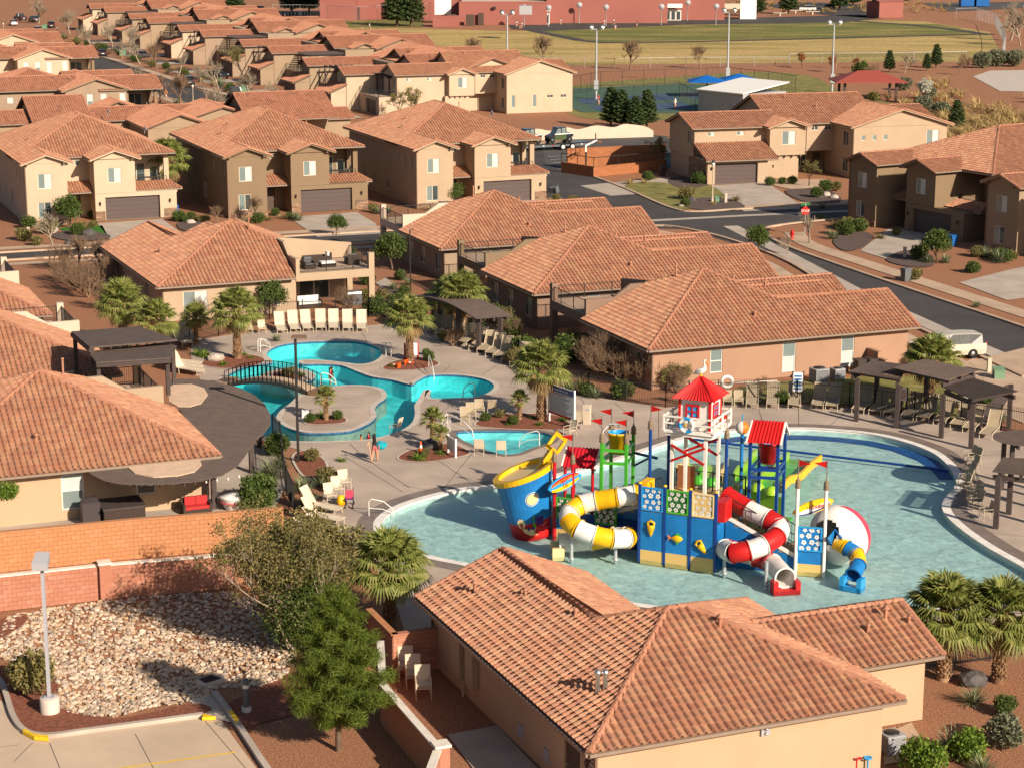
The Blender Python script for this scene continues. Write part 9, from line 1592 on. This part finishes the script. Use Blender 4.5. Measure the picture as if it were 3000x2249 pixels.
# ================================================================== people
mat('skin', (0.52, 0.28, 0.18), .6); mat('hair', (0.02, 0.012, 0.01), .6); mat('swim_black', (0.012, 0.012, 0.014), .7); mat('shirt_white', (0.7, 0.68, 0.66), .9); mat('shirt_blue', (0.02, 0.04, 0.12), .9); mat('towel', (0.01, 0.28, 0.36), .9); mat('swim_print', (0.45, 0.12, 0.12), .8, .5, 20)
def person(px, h, rz, label, top, bottom, z=0.0, step=.18, arms=((.2, .05, .0), (.25, -.05, .02)), legs='skin', hair='hair', crop=None, group=None):
 """one skinned body: joints as edges with a radius each; clothes by height on the body, hair a child"""
 k = h / 1.7; J = {'hip': (0, 0, .92, .13), 'waist': (0, 0, 1.05, .115), 'chest': (0, -.01, 1.28, .135), 'neck': (0, -.01, 1.46, .055), 'head': (0, -.02, 1.53, .075), 'crown': (0, -.015, 1.64, .085), 'la': (-.19, 0, 1.40, .055), 'ra': (.19, 0, 1.40, .055), 'lh': (-.1, 0, .86, .09), 'rh': (.1, 0, .86, .09)}
 for s, n, sg in ((-1, 'l', 1), (1, 'r', -1)):
  ax, ay, az = arms[0 if s < 0 else 1]; J[n + 'e'] = (s * (.24 + ax * .3), ay * .6, 1.14 + az, .042); J[n + 'w'] = (s * (.2 + ax * .4), ay * 1.6 - .06, .9 + az * 2, .032); J[n + 'f'] = (s * (.2 + ax * .42), ay * 1.8 - .09, .82 + az * 2, .036)
  J[n + 'k'] = (s * .11, -step * .55 * sg, .49, .065); J[n + 'a'] = (s * .11, -step * sg + (.06 if sg < 0 else 0), .08, .042); J[n + 't'] = (s * .12, -step * sg - .13, .03, .035)
 E = [('hip', 'waist'), ('waist', 'chest'), ('chest', 'neck'), ('neck', 'head'), ('head', 'crown')] + [e for n in 'lr' for e in (('chest', n + 'a_'), ('hip', n + 'h'), (n + 'h', n + 'k'), (n + 'k', n + 'a'), (n + 'a', n + 't'))]
 J['la_'], J['ra_'] = J.pop('la'), J.pop('ra');
 for s, n, sg in ((-1, 'l', 1), (1, 'r', -1)): J[n + 'a'] = (s * .11, -step * sg + (.06 if sg < 0 else 0), .08, .042); E += [(n + 'a_', n + 'e'), (n + 'e', n + 'w'), (n + 'w', n + 'f')]
 names = list(J); me = bpy.data.meshes.new('b'); me.from_pydata([tuple(c * k for c in J[n][:3]) for n in names], [(names.index(a), names.index(b)) for a, b in E], []); o = bpy.data.objects.new('b', me); COL.objects.link(o); o.modifiers.new('s', 'SKIN'); sv = me.skin_vertices[0].data
 for i, n in enumerate(names): sv[i].radius = (J[n][3] * k, J[n][3] * k * (.8 if n in ('chest', 'waist', 'hip') else 1)); sv[i].use_root = n == 'hip'
 sb = o.modifiers.new('d', 'SUBSURF'); sb.levels = sb.render_levels = 1; bpy.context.view_layer.update(); m2 = bpy.data.meshes.new_from_object(o.evaluated_get(bpy.context.evaluated_depsgraph_get())); bpy.data.objects.remove(o)
 m2.materials.clear(); [m2.materials.append(MAT[m]) for m in ('skin', top, bottom, legs)]
 for f in m2.polygons:
  c = f.center / k; f.use_smooth = True; f.material_index = 1 if 1.0 < c.z < 1.42 and abs(c.x) < .22 else 2 if .74 < c.z <= 1.0 and abs(c.x) < .2 else 3 if c.z <= .74 and abs(c.x) < .2 else 0
 p = G(*px); rt = empty('person', Vector((p.x, p.y, z)), label, 'person', group); b = bpy.data.objects.new('body', m2); COL.objects.link(b); b.parent = rt; hm = bpy.data.meshes.new('hair'); bm = bmesh.new(); bmesh.ops.create_icosphere(bm, subdivisions=2, radius=.112 * k)
 for v in bm.verts:
  v.co.y = v.co.y * 1.1 + .025 * k; v.co.z *= 1.1
  if v.co.z < -.02 * k and v.co.y > 0: v.co.z *= 4.0 if hair == 'hair' else 1.2; v.co.x *= 1.15
 bm.to_mesh(hm); bm.free(); hm.materials.append(MAT['hair']); hm.polygons.foreach_set('use_smooth', [True] * len(hm.polygons)); ho = bpy.data.objects.new('hair', hm); COL.objects.link(ho); ho.parent = rt; ho.location = (0, .01 * k, 1.63 * k)
 for nm, c, r_, m in (('eye', (-.033, -.105, 1.6), .011, 'dark'), ('eye', (.033, -.105, 1.6), .011, 'dark'), ('nose', (0, -.118, 1.565), .016, 'skin'), ('mouth', (0, -.105, 1.525), .016, 'ps_red')):
  q = MB(); q.lathe(Vector((0, 0, 0)), [(0, -r_), (r_, 0), (0, r_)], 6); e = q.build(nm, m, None, off=(0, 0, 0)); e.parent = rt; e.location = Vector(c) * k
 rt.rotation_euler = (0, 0, rz); return rt
wm = person((1098,1352), 1.62, 2.9, 'woman in a black swimsuit walking with a teal bundle on her arm', 'swim_black', 'swim_print', arms=((.2, .05, 0), (.3, .25, .12)))
def bundle():
 p = OFF[wm] + Vector((.38, .1, .95)); g = random.Random(3); bm = bmesh.new(); bmesh.ops.create_icosphere(bm, subdivisions=2, radius=.24)
 for v in bm.verts: v.co *= g.uniform(.8, 1.25); v.co.x *= 1.25
 m = bpy.data.meshes.new('towel_bundle'); bm.to_mesh(m); bm.free(); m.materials.append(MAT['towel']); tag(link('towel_bundle', m, None, p), 'teal towel bundle carried by the walking woman', 'towel')
bundle()
person((1058,1284), 1.05, .4, 'child with dark hair standing in the lagoon at the near edge', 'ps_orange', 'shirt_blue', z=-.8); person((1080,1276), 1.0, -.3, 'child in the lagoon just behind the other child', 'ps_red', 'shirt_blue', z=-.78); person((968,1088), 1.3, 1, 'swimmer in red at the middle of the lagoon', 'ps_red', 'ps_red', z=-1.05); person((973,1083), 1.2, 2, 'dark-haired swimmer beside the one in red', 'swim_black', 'swim_black', z=-1.0)
for x, y, t, b, lb in ((1106,104,'shirt_blue','shirt_blue','person in navy standing on the field beside another in navy'), (1121,105,'shirt_blue','shirt_white','person in navy with a bat on the field'), (1083,87,'shirt_white','shirt_blue','person in white by the school lawn'), (1061,88,'swim_black','swim_black','person in black by the school lawn'), (1514,80,'shirt_white','shirt_blue','person in white on the school yard beside the lamp'), (1524,86,'swim_black','skin','pair of players, the one in black, at the yard edge'), (1529,84,'shirt_white','swim_black','pair of players, the one in white, at the yard edge'), (1643,74,'shirt_white','swim_black','player in white near the canopied entrance'), (1771,76,'shirt_white','ps_red','player in white under a yard hoop'), (1798,74,'shirt_white','swim_black','player in white between the hoops'), (1803,88,'shirt_blue','shirt_white','player in blue at the yard edge'), (1866,79,'swim_black','swim_black','person in black on the school yard'), (1978,316,'shirt_white','shirt_white','person in white playing on the near tennis court'), (1753,308,'ps_red','swim_black','person in a red shirt behind the evergreens'), (168,97,'shirt_white','swim_black','person in white on the drive of the far street'), (487,290,'ps_orange','swim_black','person near the street behind the covered balcony')): person((x, y), 1.72, random.uniform(0, 6), lb, t, b, legs='skin', hair='short')
def stroller():
 p = G(1024, 1482); rt = empty('stroller', p, 'folded bright stroller beside the cream armchairs', 'stroller'); Z = Vector((0, 0, 1))
 for s in (-.2, .2):
  q = MB(); q.tube([p + Vector((s, .3, .95)), p + Vector((s, .1, .5)), p + Vector((s, -.4, .1))], .02, 6); q.build('frame', 'iron', rt); q = MB(); q.tube([p + Vector((s, -.1, .55)), p + Vector((s, .35, .1))], .02, 6); q.build('rear_leg', 'iron', rt)
  for y in (-.4, .35): q = MB(); q.lathe(p + Vector((s, y, .1)), [(.03, -.03), (.1, -.03), (.1, .03), (.03, .03)], 10, ax=(Vector((0, 1, 0)), Z, Vector((1, 0, 0)))); q.build('wheel', 'tyre', rt)
 q = MB(); q.prism([p + Vector((-.2, .2, .8)), p + Vector((.2, .2, .8)), p + Vector((.2, -.05, .42)), p + Vector((-.2, -.05, .42)), ], (0, .05, .02)); q.build('seat', 'ps_pink', rt); q = MB(); q.prism([p + Vector((-.2, -.05, .42)), p + Vector((.2, -.05, .42)), p + Vector((.2, -.3, .45)), p + Vector((-.2, -.3, .45))], (0, 0, .04)); q.build('foot_rest', 'ps_purple', rt)
 q = MB(); c = p + Vector((-.45, .1, .3)); q.lathe(c, [(0, -.28), (.2, -.25), (.24, 0), (.16, .25), (0, .3)], 10); q.build('swim_bag', 'ps_yellow', None, label='yellow swim bag beside the stroller', cat='bag')
stroller()
